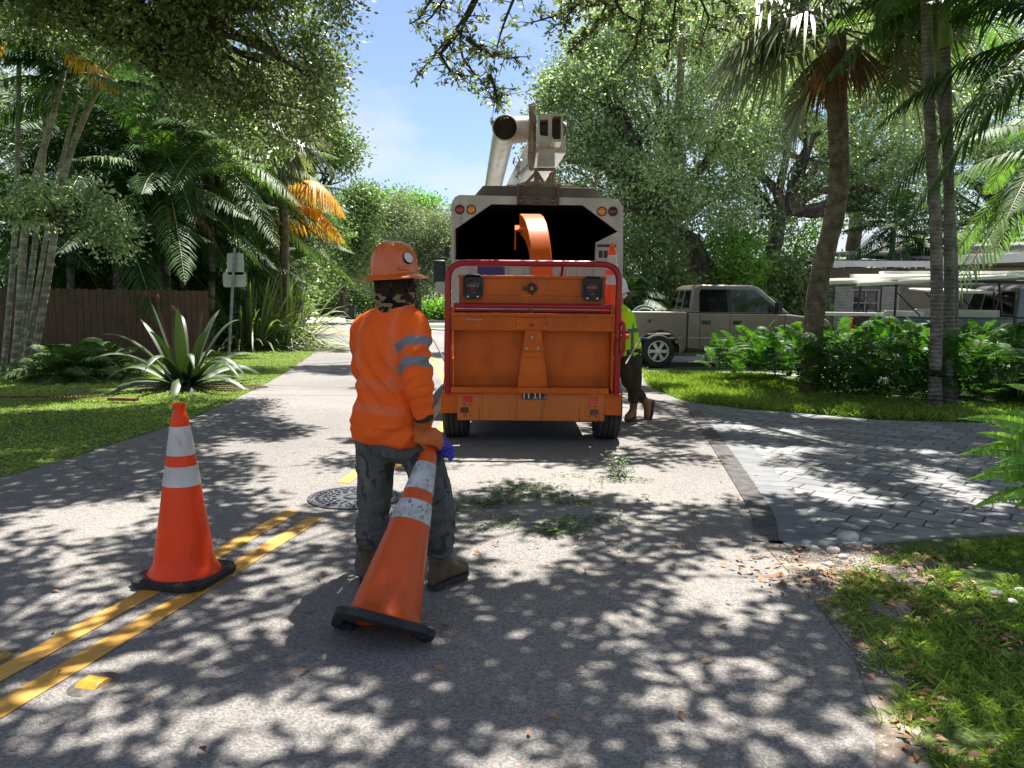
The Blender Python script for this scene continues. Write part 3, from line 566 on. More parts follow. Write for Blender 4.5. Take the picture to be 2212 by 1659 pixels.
for x in (976, 1326): p = c_(x, 672); b = MB(); b.box((p[0], 0.06, p[1]), (0.06, 0.12, 0.09)); b.build('bar_bracket', M_or, ch, bevel=0.006)
# upper lamp housing
b = MB(); rect_px(b, 990, 600, 1311, 655, 0.10, 0.42); p = c_(1150, 597); b.box((c_(1150, 597)[0], 0.25, p[1] - 0.005), (c_(1313, 600)[0] - c_(988, 600)[0], 0.36, 0.03))
rect_px(b, 990, 640, 1311, 655, 0.092, 0.105); b.build('lamp_housing', M_or, ch, bevel=0.008)
for x, y in ((1021, 619), (1281, 623)):
    p = c_(x, y); b = MB(Matrix.Translation((p[0], 0.09, p[1]))); hw, hh, c = 0.098, 0.118, 0.03
    ring = [(-hw, -hh + c), (-hw + c, -hh), (hw - c, -hh), (hw, -hh + c), (hw, hh - c), (hw - c, hh), (-hw + c, hh), (-hw, hh - c)]
    b.prism(ring, -0.02, 0.0); g = b.build('lamp_guard', M_blk, ch, bevel=0.004)
    b = MB(Matrix.Translation((p[0], 0.09, p[1])))
    for q in ring + []: pass
    outer = [Vector((x2, -0.05, z2)) for x2, z2 in ring]; b.tube([tuple(v) for v in outer], 0.009, 8, closed=True)
    for dz in (-0.05, -0.01, 0.03): b.tube([(-0.085, -0.055, dz), (0.085, -0.055, dz)], 0.005, 6)
    for dx in (-0.04, 0.04): b.tube([(dx, -0.056, -0.1), (dx, -0.056, 0.1)], 0.005, 6)
    for q in ring[::2]: b.tube([(q[0], -0.05, q[1]), (q[0], -0.015, q[1])], 0.007, 6)
    b.build('guard_bars', M_blk, g)
    b = MB(Matrix.Translation((p[0], 0.065, p[1]))); b.lathe([(0.066, 0.0), (0.066, 0.02), (0.05, 0.03), (0.0, 0.034)], 24, M=Matrix.Rotation(R(90), 4, 'X'), cap=False); b.build('lamp_lens', M_lensd, g)
    for dx in (-0.05, 0.05): b = MB(); b.tube([(p[0] + dx, 0.055, p[1] - 0.105), (p[0] + dx, 0.075, p[1] - 0.105)], 0.012, 8); b.build('guard_bolt', M_steel, g)
p = c_(1149, 623); b = MB(Matrix.Translation((p[0], 0.085, p[1]))); b.lathe([(0.05, 0), (0.055, 0.02), (0.035, 0.03), (0.03, 0.02), (0.0, 0.02)], 20, M=Matrix.Rotation(R(90), 4, 'X'), cap=False); b.box((-0.06, -0.01, 0.0), (0.07, 0.02, 0.035)); b.prism([(0, -0.07), (0.07, 0), (0, 0.07), (-0.05, 0)], -0.004, 0.004); b.build('round_latch', M_blk, ch, bevel=0.003)
b = MB(Matrix.Translation((p[0], 0.07, p[1]))); b.lathe([(0.026, 0.0), (0.02, 0.02), (0, 0.022)], 14, M=Matrix.Rotation(R(90), 4, 'X'), cap=False); b.build('latch_knob', M_or, ch)
b = MB(); p = c_(1215, 592); b.tube([(p[0], -0.02, c_(1215, 572)[1]), (p[0], 0.04, c_(1215, 585)[1]), (p[0] - 0.01, 0.11, c_(1215, 600)[1])], 0.014, 8); b.build('hoop_link', M_red, ch)
# chute
b = MB(); path = [(1171, 640, 1.6), (1171, 600, 1.6), (1169, 568, 1.62), (1166, 540, 1.68), (1162, 517, 1.78), (1157, 500, 1.92), (1151, 489, 2.1), (1145, 484, 2.3)]
V = []; F = []
for k, (x, y, dy) in enumerate(path):
    d = CY + dy; q = P(x, y, d); q = Vector((q.x - CX0, dy, q.z)); w = (0.132, 0.130, 0.128, 0.126, 0.128, 0.132, 0.136, 0.138)[k]; t0 = Vector((0, 0, 1)) if k < 2 else (Vector((0, path[min(k + 1, 7)][2] - path[k - 1][2], 0)) + Vector((0, 0, P(0 + path[min(k + 1, 7)][0], path[min(k + 1, 7)][1], CY + path[min(k + 1, 7)][2]).z - P(path[k - 1][0], path[k - 1][1], CY + path[k - 1][2]).z))).normalized()
    nn = Vector((0, -t0.z, t0.y)); h = 0.13
    for sx, sn in ((-1, 1), (1, 1), (1, -1), (-1, -1)): V.append(q + Vector((1, 0.0, 0)) * w * sx + nn * h * sn - Vector((0.0, 0, 0)))
for k in range(7):
    for i in range(4): F.append((k * 4 + i, k * 4 + (i + 1) % 4, k * 4 + 4 + (i + 1) % 4, k * 4 + 4 + i))
b.add([tuple(v) for v in V], F); cho = b.build('discharge_chute', M_or, ch, bevel=0.01)
e = Vector(V[-4]) ; b = MB(); ec = sum((Vector(v) for v in V[-4:]), Vector()) / 4; b.box(ec + Vector((-0.03, 0.1, -0.05)), (0.34, 0.36, 0.03), rx=0.25); b.box(ec + Vector((-0.19, 0.05, -0.18)), (0.02, 0.36, 0.26), rx=0.2); b.build('chute_deflector', M_or, cho, bevel=0.006)
# body between infeed and drawbar, mostly hidden
b = MB(); b.box((0, 1.1, 0.62), (1.25, 1.6, 0.5)); b.box((0, 1.3, 1.0), (0.9, 1.2, 0.5)); b.build('drum_housing', M_or, ch, bevel=0.02)
b = MB(); b.box((0.0, 1.95, 0.95), (1.05, 0.7, 0.7)); b.build('engine_box', M_blk, ch, bevel=0.03)
b = MB(); b.box((0, 1.2, 0.34), (1.3, 2.3, 0.1)); b.box((0, 2.4, 0.36), (0.12, 0.9, 0.1)); b.tube([(-0.75, 0.58, 0.37), (0.75, 0.58, 0.37)], 0.04, 10); b.build('chassis', M_blk, ch)
b = MB(); p = c_(1322, 640, 0.9); b.box((p[0] - 0.0, 0.95, 1.13), (0.36, 0.5, 0.05)); b.box((p[0] - 0.1, 0.95, 0.98), (0.14, 0.4, 0.3)); b.build('side_shelf', M_or, ch, bevel=0.006)
# whip rods at both sides
for (x0, y0, d0, x1, y1, d1, nm) in ((936, 733, 0.9, 962, 782, 0.75, 0), (1402, 697, 1.35, 1352, 786, 0.9, 1)):
    a = P(x0, y0, CY + d0); c = P(x1, y1, CY + d1); b = MB(); b.tube([(c.x - CX0, c.y - CY, c.z), (a.x - CX0, a.y - CY, a.z)], [0.011, 0.007], 8); o = b.build('marker_rod', M_shut if nm else M_galv, ch)
    if nm: b = MB(); v = (a - c).normalized(); e2 = a + v * 0.05; b.tube([(a.x - CX0, a.y - CY, a.z), (e2.x - CX0, e2.y - CY, e2.z)], 0.014, 8); b.build('rod_tip', M_blk, o)

# ================================================================== bucket / chip truck
def dirty_white(name, a=(0.40, 0.39, 0.37), c=(0.50, 0.49, 0.47)): return pmat(name, a, c, scale=2.5, rough=0.42, c3=(0.22, 0.20, 0.18), s3=4, lo3=0.56, hi3=0.8, st3=(3, 3, 0.35), coat=0.1)
M_tw = dirty_white('dirty_white_truck_paint'); M_twb = pmat('boom_fibreglass', (0.40, 0.385, 0.37), (0.54, 0.52, 0.50), scale=4, rough=0.38, c3=(0.30, 0.24, 0.19), s3=5, lo3=0.6, hi3=0.85, coat=0.2)
M_rust = pmat('rusty_boom_steel', (0.22, 0.13, 0.085), (0.34, 0.28, 0.23), scale=9, rough=0.8, bump=0.3, bscale=40)
M_visor = pmat('brown_grey_hood', (0.085, 0.066, 0.055), (0.12, 0.095, 0.08), scale=3, rough=0.7)
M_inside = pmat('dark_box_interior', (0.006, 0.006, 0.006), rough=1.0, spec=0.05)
TY = 11.2; TXc = P(1158, 500, TY).x
tk = thing('bucket_truck', 'white chip body bucket truck with a folded boom, backed up to the chipper', 'truck', (TXc, TY, 0))
def t_(x, y, dy=0.0): p = P(x, y, TY + dy); return (p.x - TXc, p.z)
outer = [t_(x, y) for x, y in ((977, 640), (975, 560), (975, 440), (982, 426), (992, 421), (1325, 429), (1338, 434), (1346, 448), (1346, 560), (1344, 645))]
zb = 0.95
outer[0] = (outer[0][0], zb); outer[-1] = (outer[-1][0], zb)
inner = [t_(x, y) for x, y in ((981, 561), (981, 496), (1061, 441), (1259, 443), (1335, 500), (1287, 524), (1285, 565))]
# rear frame: ring between outer and inner outlines
def ring_prism(b, outer, inner, y0, y1):
    # star-shaped fill by angle from the centre of the opening, both outlines resampled at shared angles
    cx = sum(p[0] for p in inner) / len(inner); cz = sum(p[1] for p in inner) / len(inner)
    def hit(poly, a):
        dx, dz = math.cos(a), math.sin(a); best = None
        for i in range(len(poly)):
            p, q = poly[i], poly[(i + 1) % len(poly)]; ex, ez = q[0] - p[0], q[1] - p[1]; den = dx * ez - dz * ex
            if abs(den) < 1e-9: continue
            t = ((p[0] - cx) * ez - (p[1] - cz) * ex) / den; u = ((p[0] - cx) * dz - (p[1] - cz) * dx) / den
            if t > 0 and -1e-6 <= u <= 1 + 1e-6: best = t if best is None else max(best, t)
        return (cx + dx * best, cz + dz * best)
    A = sorted(set(round(math.atan2(p[1] - cz, p[0] - cx), 6) for p in outer + inner)); n = len(A)
    o = [hit(outer, a) for a in A]; i_ = [hit(inner, a) for a in A]
    V = [(p[0], y0, p[1]) for p in o] + [(p[0], y0, p[1]) for p in i_] + [(p[0], y1, p[1]) for p in o] + [(p[0], y1, p[1]) for p in i_]; F = []
    for k in range(n):
        j = (k + 1) % n; F += [(k, j, n + j, n + k), (2 * n + k, 3 * n + k, 3 * n + j, 2 * n + j), (k, 2 * n + k, 2 * n + j, j), (n + k, n + j, 3 * n + j, 3 * n + k)]
    b.add(V, F)
b = MB(); ring_prism(b, outer, inner, 0.0, 0.07); rfm = b.build('rear_frame', M_tw, tk, smooth=False)
xs = [p[0] for p in outer]; zs = [p[1] for p in outer]; XL, XR, ZT2 = min(xs), max(xs), max(zs) - 0.02; BL = 4.2
b = MB()
b.box((XL + 0.03, 0.07 + BL / 2, (zb + ZT2) / 2 - 0.04), (0.05, BL, ZT2 - zb - 0.1)); b.box((XR - 0.03, 0.07 + BL / 2, (zb + ZT2) / 2 - 0.04), (0.05, BL, ZT2 - zb - 0.1)); b.box(((XL + XR) / 2, 0.07 + BL / 2, ZT2 - 0.07), (XR - XL - 0.12, BL, 0.05)); b.box(((XL + XR) / 2, BL + 0.05, (zb + ZT2) / 2 - 0.05), (XR - XL - 0.14, 0.05, ZT2 - zb - 0.16)); b.box(((XL + XR) / 2, 0.08 + BL / 2, zb + 0.03), (XR - XL - 0.1, BL, 0.06))
b.build('chip_box', M_tw, tk)
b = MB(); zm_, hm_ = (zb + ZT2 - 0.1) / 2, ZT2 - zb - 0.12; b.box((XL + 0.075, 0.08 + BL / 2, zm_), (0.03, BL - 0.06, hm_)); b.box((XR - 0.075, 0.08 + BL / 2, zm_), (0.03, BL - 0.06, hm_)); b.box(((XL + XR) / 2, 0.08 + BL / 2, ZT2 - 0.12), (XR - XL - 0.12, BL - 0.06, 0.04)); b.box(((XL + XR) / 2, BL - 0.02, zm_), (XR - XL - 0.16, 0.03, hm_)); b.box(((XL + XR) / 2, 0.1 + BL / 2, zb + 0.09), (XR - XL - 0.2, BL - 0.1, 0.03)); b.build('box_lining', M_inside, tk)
for x, y, mt, nm in ((993, 453, M_lens, 'tail_lamp'), (1018, 453, M_amb, 'indicator_lamp'), (1300, 457, M_amb, 'indicator_lamp'), (1324, 457, M_lensd, 'tail_lamp')):
    p = t_(x, y); M = Matrix.Translation((p[0], 0.0, p[1])) @ Matrix.Rotation(R(90), 4, 'X'); b = MB(M); b.lathe([(0.066, -0.005), (0.066, 0.012), (0.054, 0.016), (0.054, 0.004)], 26, cap=False); o = b.build('lamp_rim', M_blk, tk)
    b = MB(M); b.lathe([(0.053, 0.0), (0.053, 0.01), (0.035, 0.018), (0.0, 0.021)], 26, cap=False); b.build(nm, mt, o)
# tailgate below the opening, blue panel, ribs
b = MB(); a = t_(985, 563); c = t_(1336, 563); b.box(((a[0] + c[0]) / 2, -0.02, (a[1] + 1.15) / 2), (c[0] - a[0], 0.05, a[1] - 1.15))
for x in (1010, 1061, 1095, 1140, 1225, 1250, 1285, 1318): p = t_(x, 590); b.box((p[0], -0.06, 1.6), (0.045, 0.03, 0.72 - 0.01 * (x % 3)))
b.box(((a[0] + c[0]) / 2, -0.075, a[1] - 0.03), (c[0] - a[0], 0.055, 0.05)); b.build('tailgate', M_tw, tk, bevel=0.004)
b = MB(); p = t_(1032, 576); q = t_(1088, 596); b.box(((p[0] + q[0]) / 2, -0.082, (p[1] + q[1]) / 2 - 0.02), (q[0] - p[0], 0.01, p[1] - q[1] + 0.05)); b.build('blue_panel', pmat('navy_panel', (0.012, 0.015, 0.14), rough=0.4), tk)
b = MB(); p = t_(1289, 528); q = t_(1318, 570); b.box(((p[0] + q[0]) / 2, 0.012, (p[1] + q[1]) / 2), (q[0] - p[0], 0.05, p[1] - q[1])); b.build('switch_box', M_tw, tk, bevel=0.005)
b = MB(); p = t_(1293, 529); b.box((p[0] + 0.11, -0.016, p[1] - 0.012), (0.26, 0.03, 0.035)); 
for dx in (0.03, 0.10): b.box((p[0] + dx, -0.018, t_(1293, 549)[1]), (0.055, 0.012, 0.10))
b.build('switch', M_blk, tk, bevel=0.003)
# brow over the opening
b = MB(); plate_px_t = lambda pts, y0, y1: b.prism([t_(x, y) for x, y in pts], y0, y1)
plate_px_t([(1022, 423), (1043, 399), (1120, 399), (1120, 423)], 0.10, 0.2); plate_px_t([(1205, 427), (1205, 403), (1286, 404), (1308, 428)], 0.10, 0.2); plate_px_t([(1119, 422), (1119, 399), (1207, 403), (1207, 425)], 0.02, 0.24)
plate_px_t([(1119, 442), (1119, 423), (1207, 426), (1207, 444)], -0.03, 0.06)
for x in (1119, 1206): p = t_(x, 421); b.box((p[0], -0.02, p[1] + 0.01), (0.03, 0.06, 0.28))
b.build('roof_hood', M_visor, tk, bevel=0.004)
for x in (1126, 1161, 1194): p = t_(x, 434); b = MB(Matrix.Translation((p[0], -0.03, p[1])) @ Matrix.Rotation(R(90), 4, 'X')); b.lathe([(0.035, -0.004), (0.035, 0.01), (0.026, 0.013), (0.02, 0.006), (0, 0.008)], 18, cap=False); b.build('clearance_lamp', M_lensd, tk)
p = t_(972, 446); b = MB(); b.box((p[0] - 0.005, 0.4, p[1]), (0.03, 0.08, 0.06)); b.build('side_lamp', M_lens, tk)
# undercarriage, wheels, cab
b = MB(); b.box((0, 3.2, 0.78), (0.9, 6.6, 0.22)); b.box((0, 0.05, 0.62), (2.2, 0.12, 0.22)); b.build('chassis', M_blk, tk)
for yw, dual in ((1.6, 1), (6.1, 0)):
    for s in (-1, 1):
        M = Matrix.Translation((s * 0.97, yw, 0.5)) @ Matrix.Rotation(R(90), 4, 'Y'); b = MB(M); b.lathe(tyre_prof(0.5, 0.5 if dual else 0.28, False), 36, cap=False); w = b.build('wheel', M_tyre, tk)
        b = MB(M); b.lathe([(0.05, s * 0.2), (0.2, s * 0.12), (0.31, s * 0.22), (0.31, -s * 0.1)], 30, cap=False); b.build('rim', M_tw, w)
b = MB(); b.box((0, 5.3, 1.75), (2.2, 1.7, 1.7), top=(0.94, 0.86)); b.box((0, 6.7, 1.35), (1.9, 1.4, 0.9), top=(0.9, 0.9)); b.build('cab', M_tw, tk, bevel=0.08)
b = MB(); b.box((0, 5.3, 2.05), (2.22, 1.2, 0.62), top=(0.94, 0.9)); b.build('cab_window', M_wglass, tk)
# left door mirror
pm = P(950, 590, TY + 4.4); b = MB(); b.box((pm.x - TXc, 4.4, P(950, 588, TY + 4.4).z), (0.23, 0.12, 0.46)); mir = b.build('door_mirror', M_blk, tk, bevel=0.03)
b = MB(); b.box((pm.x - TXc + 0.02, 4.4, P(950, 620, TY + 4.4).z), (0.21, 0.14, 0.22)); b.build('mirror_cap', M_tw, mir, bevel=0.03)
b = MB(); za = P(950, 557, TY + 4.4).z; b.tube(arc_path([(pm.x - TXc, 4.4, P(950, 600, TY + 4.4).z), (pm.x - TXc - 0.02, 4.4, za), (XL - 0.02, 4.5, za + 0.03)], 0.06), 0.015, 8); b.tube([(pm.x - TXc, 4.4, P(950, 632, TY + 4.4).z), (XL + 0.1, 4.5, P(950, 636, TY + 4.4).z)], 0.015, 8); b.build('mirror_arm', M_blk, mir)
b = MB(); p = P(966, 545, TY + 3.4); b.box((p.x - TXc, 3.4, p.z), (0.09, 0.2, 0.18)); b.build('work_lamp', M_blk, tk, bevel=0.01)
# boom, elbow over the rear, arms running forward
def bp(x, y, d): p = P(x, y, d); return (p.x - TXc, p.y - TY, p.z)
bo = MB(); 
el = 11.9
bo.tube([bp(1091, 276, el - 0.25), bp(1092, 279, el), bp(1086, 300, el + 0.5), bp(1062, 420, el + 3.4)], [0.172, 0.172, 0.165, 0.15], 26, caps=False)
bo.tube([bp(1091, 276, el - 0.25), bp(1091, 277, el - 0.22)], [0.178, 0.178], 26, caps=False); bm1 = bo.build('upper_boom', M_twb, tk)
b = MB(); b.tube([bp(1091, 276, el - 0.2), bp(1091, 276.5, el - 0.15)], 0.165, 26); b.build('boom_end', pmat('dark_tube_opening', (0.035, 0.03, 0.026), (0.07, 0.06, 0.05), scale=3, rough=0.95, spec=0.1), bm1)
b = MB(); c = np.array(bp(1091, 276, el - 0.26)); b.tube([c + np.array([0.176 * math.cos(a), 0, 0.176 * math.sin(a)]) for a in np.linspace(0, 6.283, 29)[:-1]], 0.010, 6, closed=True); b.build('boom_rim', M_twb, bm1)
b = MB(); b.tube([bp(1100, 282, el + 0.05), bp(1140, 279, el + 0.05), bp(1150, 279, el + 0.05)], [0.19, 0.185, 0.185], 24); b.build('elbow_cross_tube', M_twb, tk)
b = MB(); b.prism([(t_(x, y, 0.5)) for x, y in ((1143, 262), (1145, 230), (1157, 228), (1158, 262), (1158, 330), (1153, 366), (1143, 366), (1140, 340))], 0.45, 0.62); b.box(tuple(bp(1149, 297, TY + 0.43)), (0.05, 0.04, 0.42)); b.build('elbow_link', M_rust, tk, bevel=0.01)
b = MB(); b.tube([bp(1150, 226, TY + 0.55), bp(1150, 262, TY + 0.55)], [0.05, 0.055], 12); b.build('link_cylinder', M_galv, tk)
b = MB()
# box-like elbow casting with opening
o2 = [t_(x, y, 0.5) for x, y in ((1161, 253), (1187, 251), (1187, 311), (1160, 310))]; i2 = [t_(x, y, 0.5) for x, y in ((1165, 265), (1183, 264), (1183, 300), (1165, 298))]
ring_prism(b, o2, i2, 0.32, 0.72)
o2 = [t_(x, y, 0.5) for x, y in ((1187.5, 252), (1211, 252), (1215, 257), (1215, 308), (1211, 312), (1187.5, 312))]; i2 = [t_(x, y, 0.5) for x, y in ((1191, 263), (1195, 257), (1210, 257), (1210, 306), (1195, 306), (1191, 300))]
ring_prism(b, o2, i2, 0.32, 0.72); b.tube([bp(1212, 280, el), bp(1222, 281, el)], [0.12, 0.10], 20); b.build('elbow_casting', M_twb, tk)
b = MB(); b.tube([bp(1200, 281, el - 0.1), bp(1200, 281, el + 0.2)], 0.155, 24); b.tube([bp(1176, 281, el - 0.15), bp(1176, 281, el + 0.2)], 0.09, 20); b.build('elbow_pin', pmat('shadowed_pin', (0.09, 0.08, 0.06), (0.16, 0.14, 0.10), scale=5, rough=0.6), tk)
b = MB(); A = np.array(bp(1190, 300, el + 0.35)); C = np.array(bp(1122, 420, el + 3.2)); dv = C - A; Ln = np.linalg.norm(dv); qd = Vector(dv).to_track_quat('Y', 'Z').to_matrix().to_4x4(); b.M = Matrix.Translation((A + C) / 2) @ qd; b.box((0, 0, 0), (0.46, Ln, 0.42)); b.build('lower_boom', M_twb, tk, bevel=0.015)
b = MB(); b.prism([t_(x, y, 0.8) for x, y in ((1163, 318), (1198, 316), (1198, 362), (1160, 362))], 0.7, 0.95); b.build('boom_bracket', M_twb, tk, bevel=0.01)
b = MB()  # lattice pedestal
for (x0, y0, x1, y1) in ((1157, 364, 1157, 400), (1198, 364, 1197, 400), (1155, 366, 1200, 366), (1160, 372, 1176, 398), (1194, 372, 1178, 398), (1135, 398, 1158, 372), (1162, 400, 1162, 374), (1190, 400, 1190, 374)): b.tube([bp(x0, y0, TY + 0.75), bp(x1, y1, TY + 0.75)], 0.026, 6)
q = bp(1168, 401, TY + 0.8); b.lathe([(0.32, -0.03), (0.32, 0.02), (0.2, 0.03), (0, 0.03)], 28, M=Matrix.Translation(q), cap=False); b.box((q[0], q[1], q[2] - 0.15), (1.0, 0.7, 0.22)); b.build('boom_rest', M_rust, tk)
b = MB(); b.tube([bp(1148, 352, TY + 0.7), bp(1118, 382, TY + 1.6)], 0.035, 10); b.tube([bp(1126, 345, TY + 1.3), bp(1118, 382, TY + 1.6), bp(1122, 386, TY + 1.6)], 0.02, 8); b.build('hydraulic_ram', M_galv, tk)
b = MB(); b.tube([bp(1112, 340, TY + 1.6), bp(1108, 352, TY + 1.6), bp(1115, 362, TY + 1.6), bp(1120, 350, TY + 1.6)], 0.012, 6); b.tube([bp(1118, 338, TY + 1.6), bp(1125, 352, TY + 1.6), bp(1114, 368, TY + 1.6)], 0.010, 6); b.build('hydraulic_hose', pmat('red_hose', (0.35, 0.03, 0.02), rough=0.4), tk)
# turret at the front under the arms
b = MB(); z0 = ZT2; b.box((-0.5, 4.6, 1.9), (0.5, 0.5, 2.2)); b.lathe([(0.3, 2.9), (0.3, 3.15), (0.2, 3.2)], 24, M=Matrix.Translation((-0.5, 4.6, 0))); b.build('turret', M_twb, tk)

# ================================================================== cones
def cone_mats(tag_, oc, dirt):
    return pmat(tag_ + '_cone_plastic', oc, tuple(q * 0.88 for q in oc), scale=5, rough=0.42, c3=dirt, s3=4.5, lo3=0.56, hi3=0.9, st3=(1.5, 1.5, 0.7), coat=0.08, spec=0.25, sss=0)
M_cone_a = cone_mats('bright', (0.86, 0.055, 0.003), (0.42, 0.030, 0.005)); M_cone_b = cone_mats('faded', (0.56, 0.080, 0.010), (0.20, 0.030, 0.010)); M_cone_c = cone_mats('small', (0.85, 0.09, 0.012), (0.5, 0.05, 0.01))
M_band_a = pmat('reflective_band', (0.56, 0.54, 0.52), (0.46, 0.44, 0.42), scale=8, rough=0.45, c3=(0.26, 0.20, 0.18), s3=12, lo3=0.6, hi3=0.8, st3=(2, 2, 0.6), bump=0.3, bscale=60)
M_band_b = pmat('cracked_reflective_band', (0.50, 0.50, 0.50), (0.32, 0.32, 0.32), scale=14, rough=0.5, c3=(0.17, 0.16, 0.15), s3=42, lo3=0.55, hi3=0.62, bump=0.9, bscale=30, bdist=0.01)
M_rub = pmat('black_rubber_base', (0.012, 0.012, 0.014), (0.025, 0.025, 0.027), scale=10, rough=0.8, bump=0.25, bscale=90)
def make_cone(label, mo, mbnd, H=0.93, base=0.40, r0=0.155, r1=0.030, hollow=True, foot=True, group=None, stitches=True):
    t = thing('traffic_cone', label, 'traffic cone', group=group); bt = 0.045
    rad = lambda z: r0 + (r1 * 1.35 - r0) * (z - 0.10) / (H - 0.06 - 0.10)
    zb1, zb2, zb3, zb4 = H * 0.545, H * 0.655, H * 0.715, H * 0.875
    pr = [(r0 * 1.20, bt - 0.01), (r0 * 1.20, bt + 0.002), (r0 * 1.12, bt + 0.018), (r0 * 1.03, 0.085), (r0, 0.10)]
    for z in np.linspace(0.16, H - 0.075, 12): pr.append((rad(z), z))
    pr += [(r1 * 1.30, H - 0.055), (r1 * 1.02, H - 0.045), (r1 * 0.98, H - 0.025), (r1 * 1.12, H - 0.008), (r1 * 1.12, H), (r1 * 0.9, H), (r1 * 0.85, H - 0.05)]
    inner = [(rad(z) - 0.006, z) for z in np.linspace(H - 0.08, 0.12, 8)] + [(r0 * 1.14, bt - 0.01)]
    b = MB(); b.lathe(pr + inner, 56, cap=False); co = b.build('cone_body', mo, t, ang=50)
    for za, zc in ((zb1, zb2), (zb3, zb4)):
        b = MB(); b.lathe([(rad(za) + 0.0005, za), (rad(za) + 0.0025, za + 0.001), (rad(zc) + 0.0025, zc - 0.001), (rad(zc) + 0.0005, zc)], 56, cap=False); b.build('reflective_band', mbnd, t, ang=50)
    # square base with hole, lip below
    n = 16; hb_ = base / 2; V = []; F = []
    def sq(a, s, r=0.05):
        c, d = math.cos(a), math.sin(a); m = max(abs(c), abs(d)); k = s / m; x, y = k * c, k * d
        if abs(x) > s - r and abs(y) > s - r:
            sx, sy = math.copysign(1, x), math.copysign(1, y); f = 1 - 0.16 * min(1, (min(abs(x), abs(y)) - (s - r)) / r); x *= f; y *= f
        return x, y
    A = np.linspace(0, 2 * math.pi, 65)[:-1]; rings = [(None, r0 * 1.13, bt), (hb_ - 0.012, None, bt), (hb_, None, bt - 0.010), (hb_ - 0.003, None, 0.008), (hb_ - 0.02, None, 0.0), (hb_ - 0.045, None, 0.0), (hb_ - 0.05, None, 0.028), (None, r0 * 1.13, 0.028)]
    for s, r, z in rings:
        for a in A: V.append((*(sq(a, s) if s else (r * math.cos(a), r * math.sin(a))), z))
    m = len(A)
    for k in range(len(rings)):
        kk = (k + 1) % len(rings)
        for i in range(m): F.append((k * m + i, k * m + (i + 1) % m, kk * m + (i + 1) % m, kk * m + i))
    b = MB(); b.add(V, F)
    for sx in (-1, 1):
        for sy in (-1, 1): b.box((sx * (hb_ - 0.075), sy * (hb_ - 0.075), 0.010), (0.05, 0.05, 0.03))
    bo_ = b.build('base', M_rub, t, ang=30)
    if stitches:
        b = MB()
        for k in range(60): a = k * 2 * math.pi / 60; b.box((r0 * 1.27 * math.cos(a), r0 * 1.27 * math.sin(a), bt + 0.001), (0.004, 0.007, 0.003), rz=a)
        b.build('stitch_dots', mo, bo_)
    return t
cg = 'tall orange traffic cones with two white bands'
cA = make_cone('bright orange cone standing on the double yellow line', M_cone_a, M_band_a, H=0.955, base=0.43, r0=0.158, group=cg); cA.location = (-1.765, 4.21, 0.010); cA.rotation_euler = (0, 0, R(-13))
cB = make_cone('faded scuffed cone dragged by the worker, tilted with its base lifted', M_cone_b, M_band_b, H=0.955, base=0.45, r0=0.158, group=cg)
apex = P(938, 940, 4.02); bc = P(822, 1368, 3.46); ax = (apex - bc).normalized()
q = ax.to_track_quat('Z', 'Y'); cB.rotation_mode = 'QUATERNION'; cB.rotation_quaternion = q @ Matrix.Rotation(R(30), 4, 'Z').to_quaternion(); cB.location = bc
cC = make_cone('cone stored upright on the chipper behind the right end of the red hoop', M_cone_c, M_band_a, H=0.93, base=0.36, r0=0.14, group=cg, stitches=False)
pc = P(1323, 527, CY + 0.95); cC.location = (pc.x - 0.0, CY + 0.95, pc.z - 0.93); cC.location.z = 1.156; cC.scale = (1, 1, (pc.z - 1.156) / 0.93)

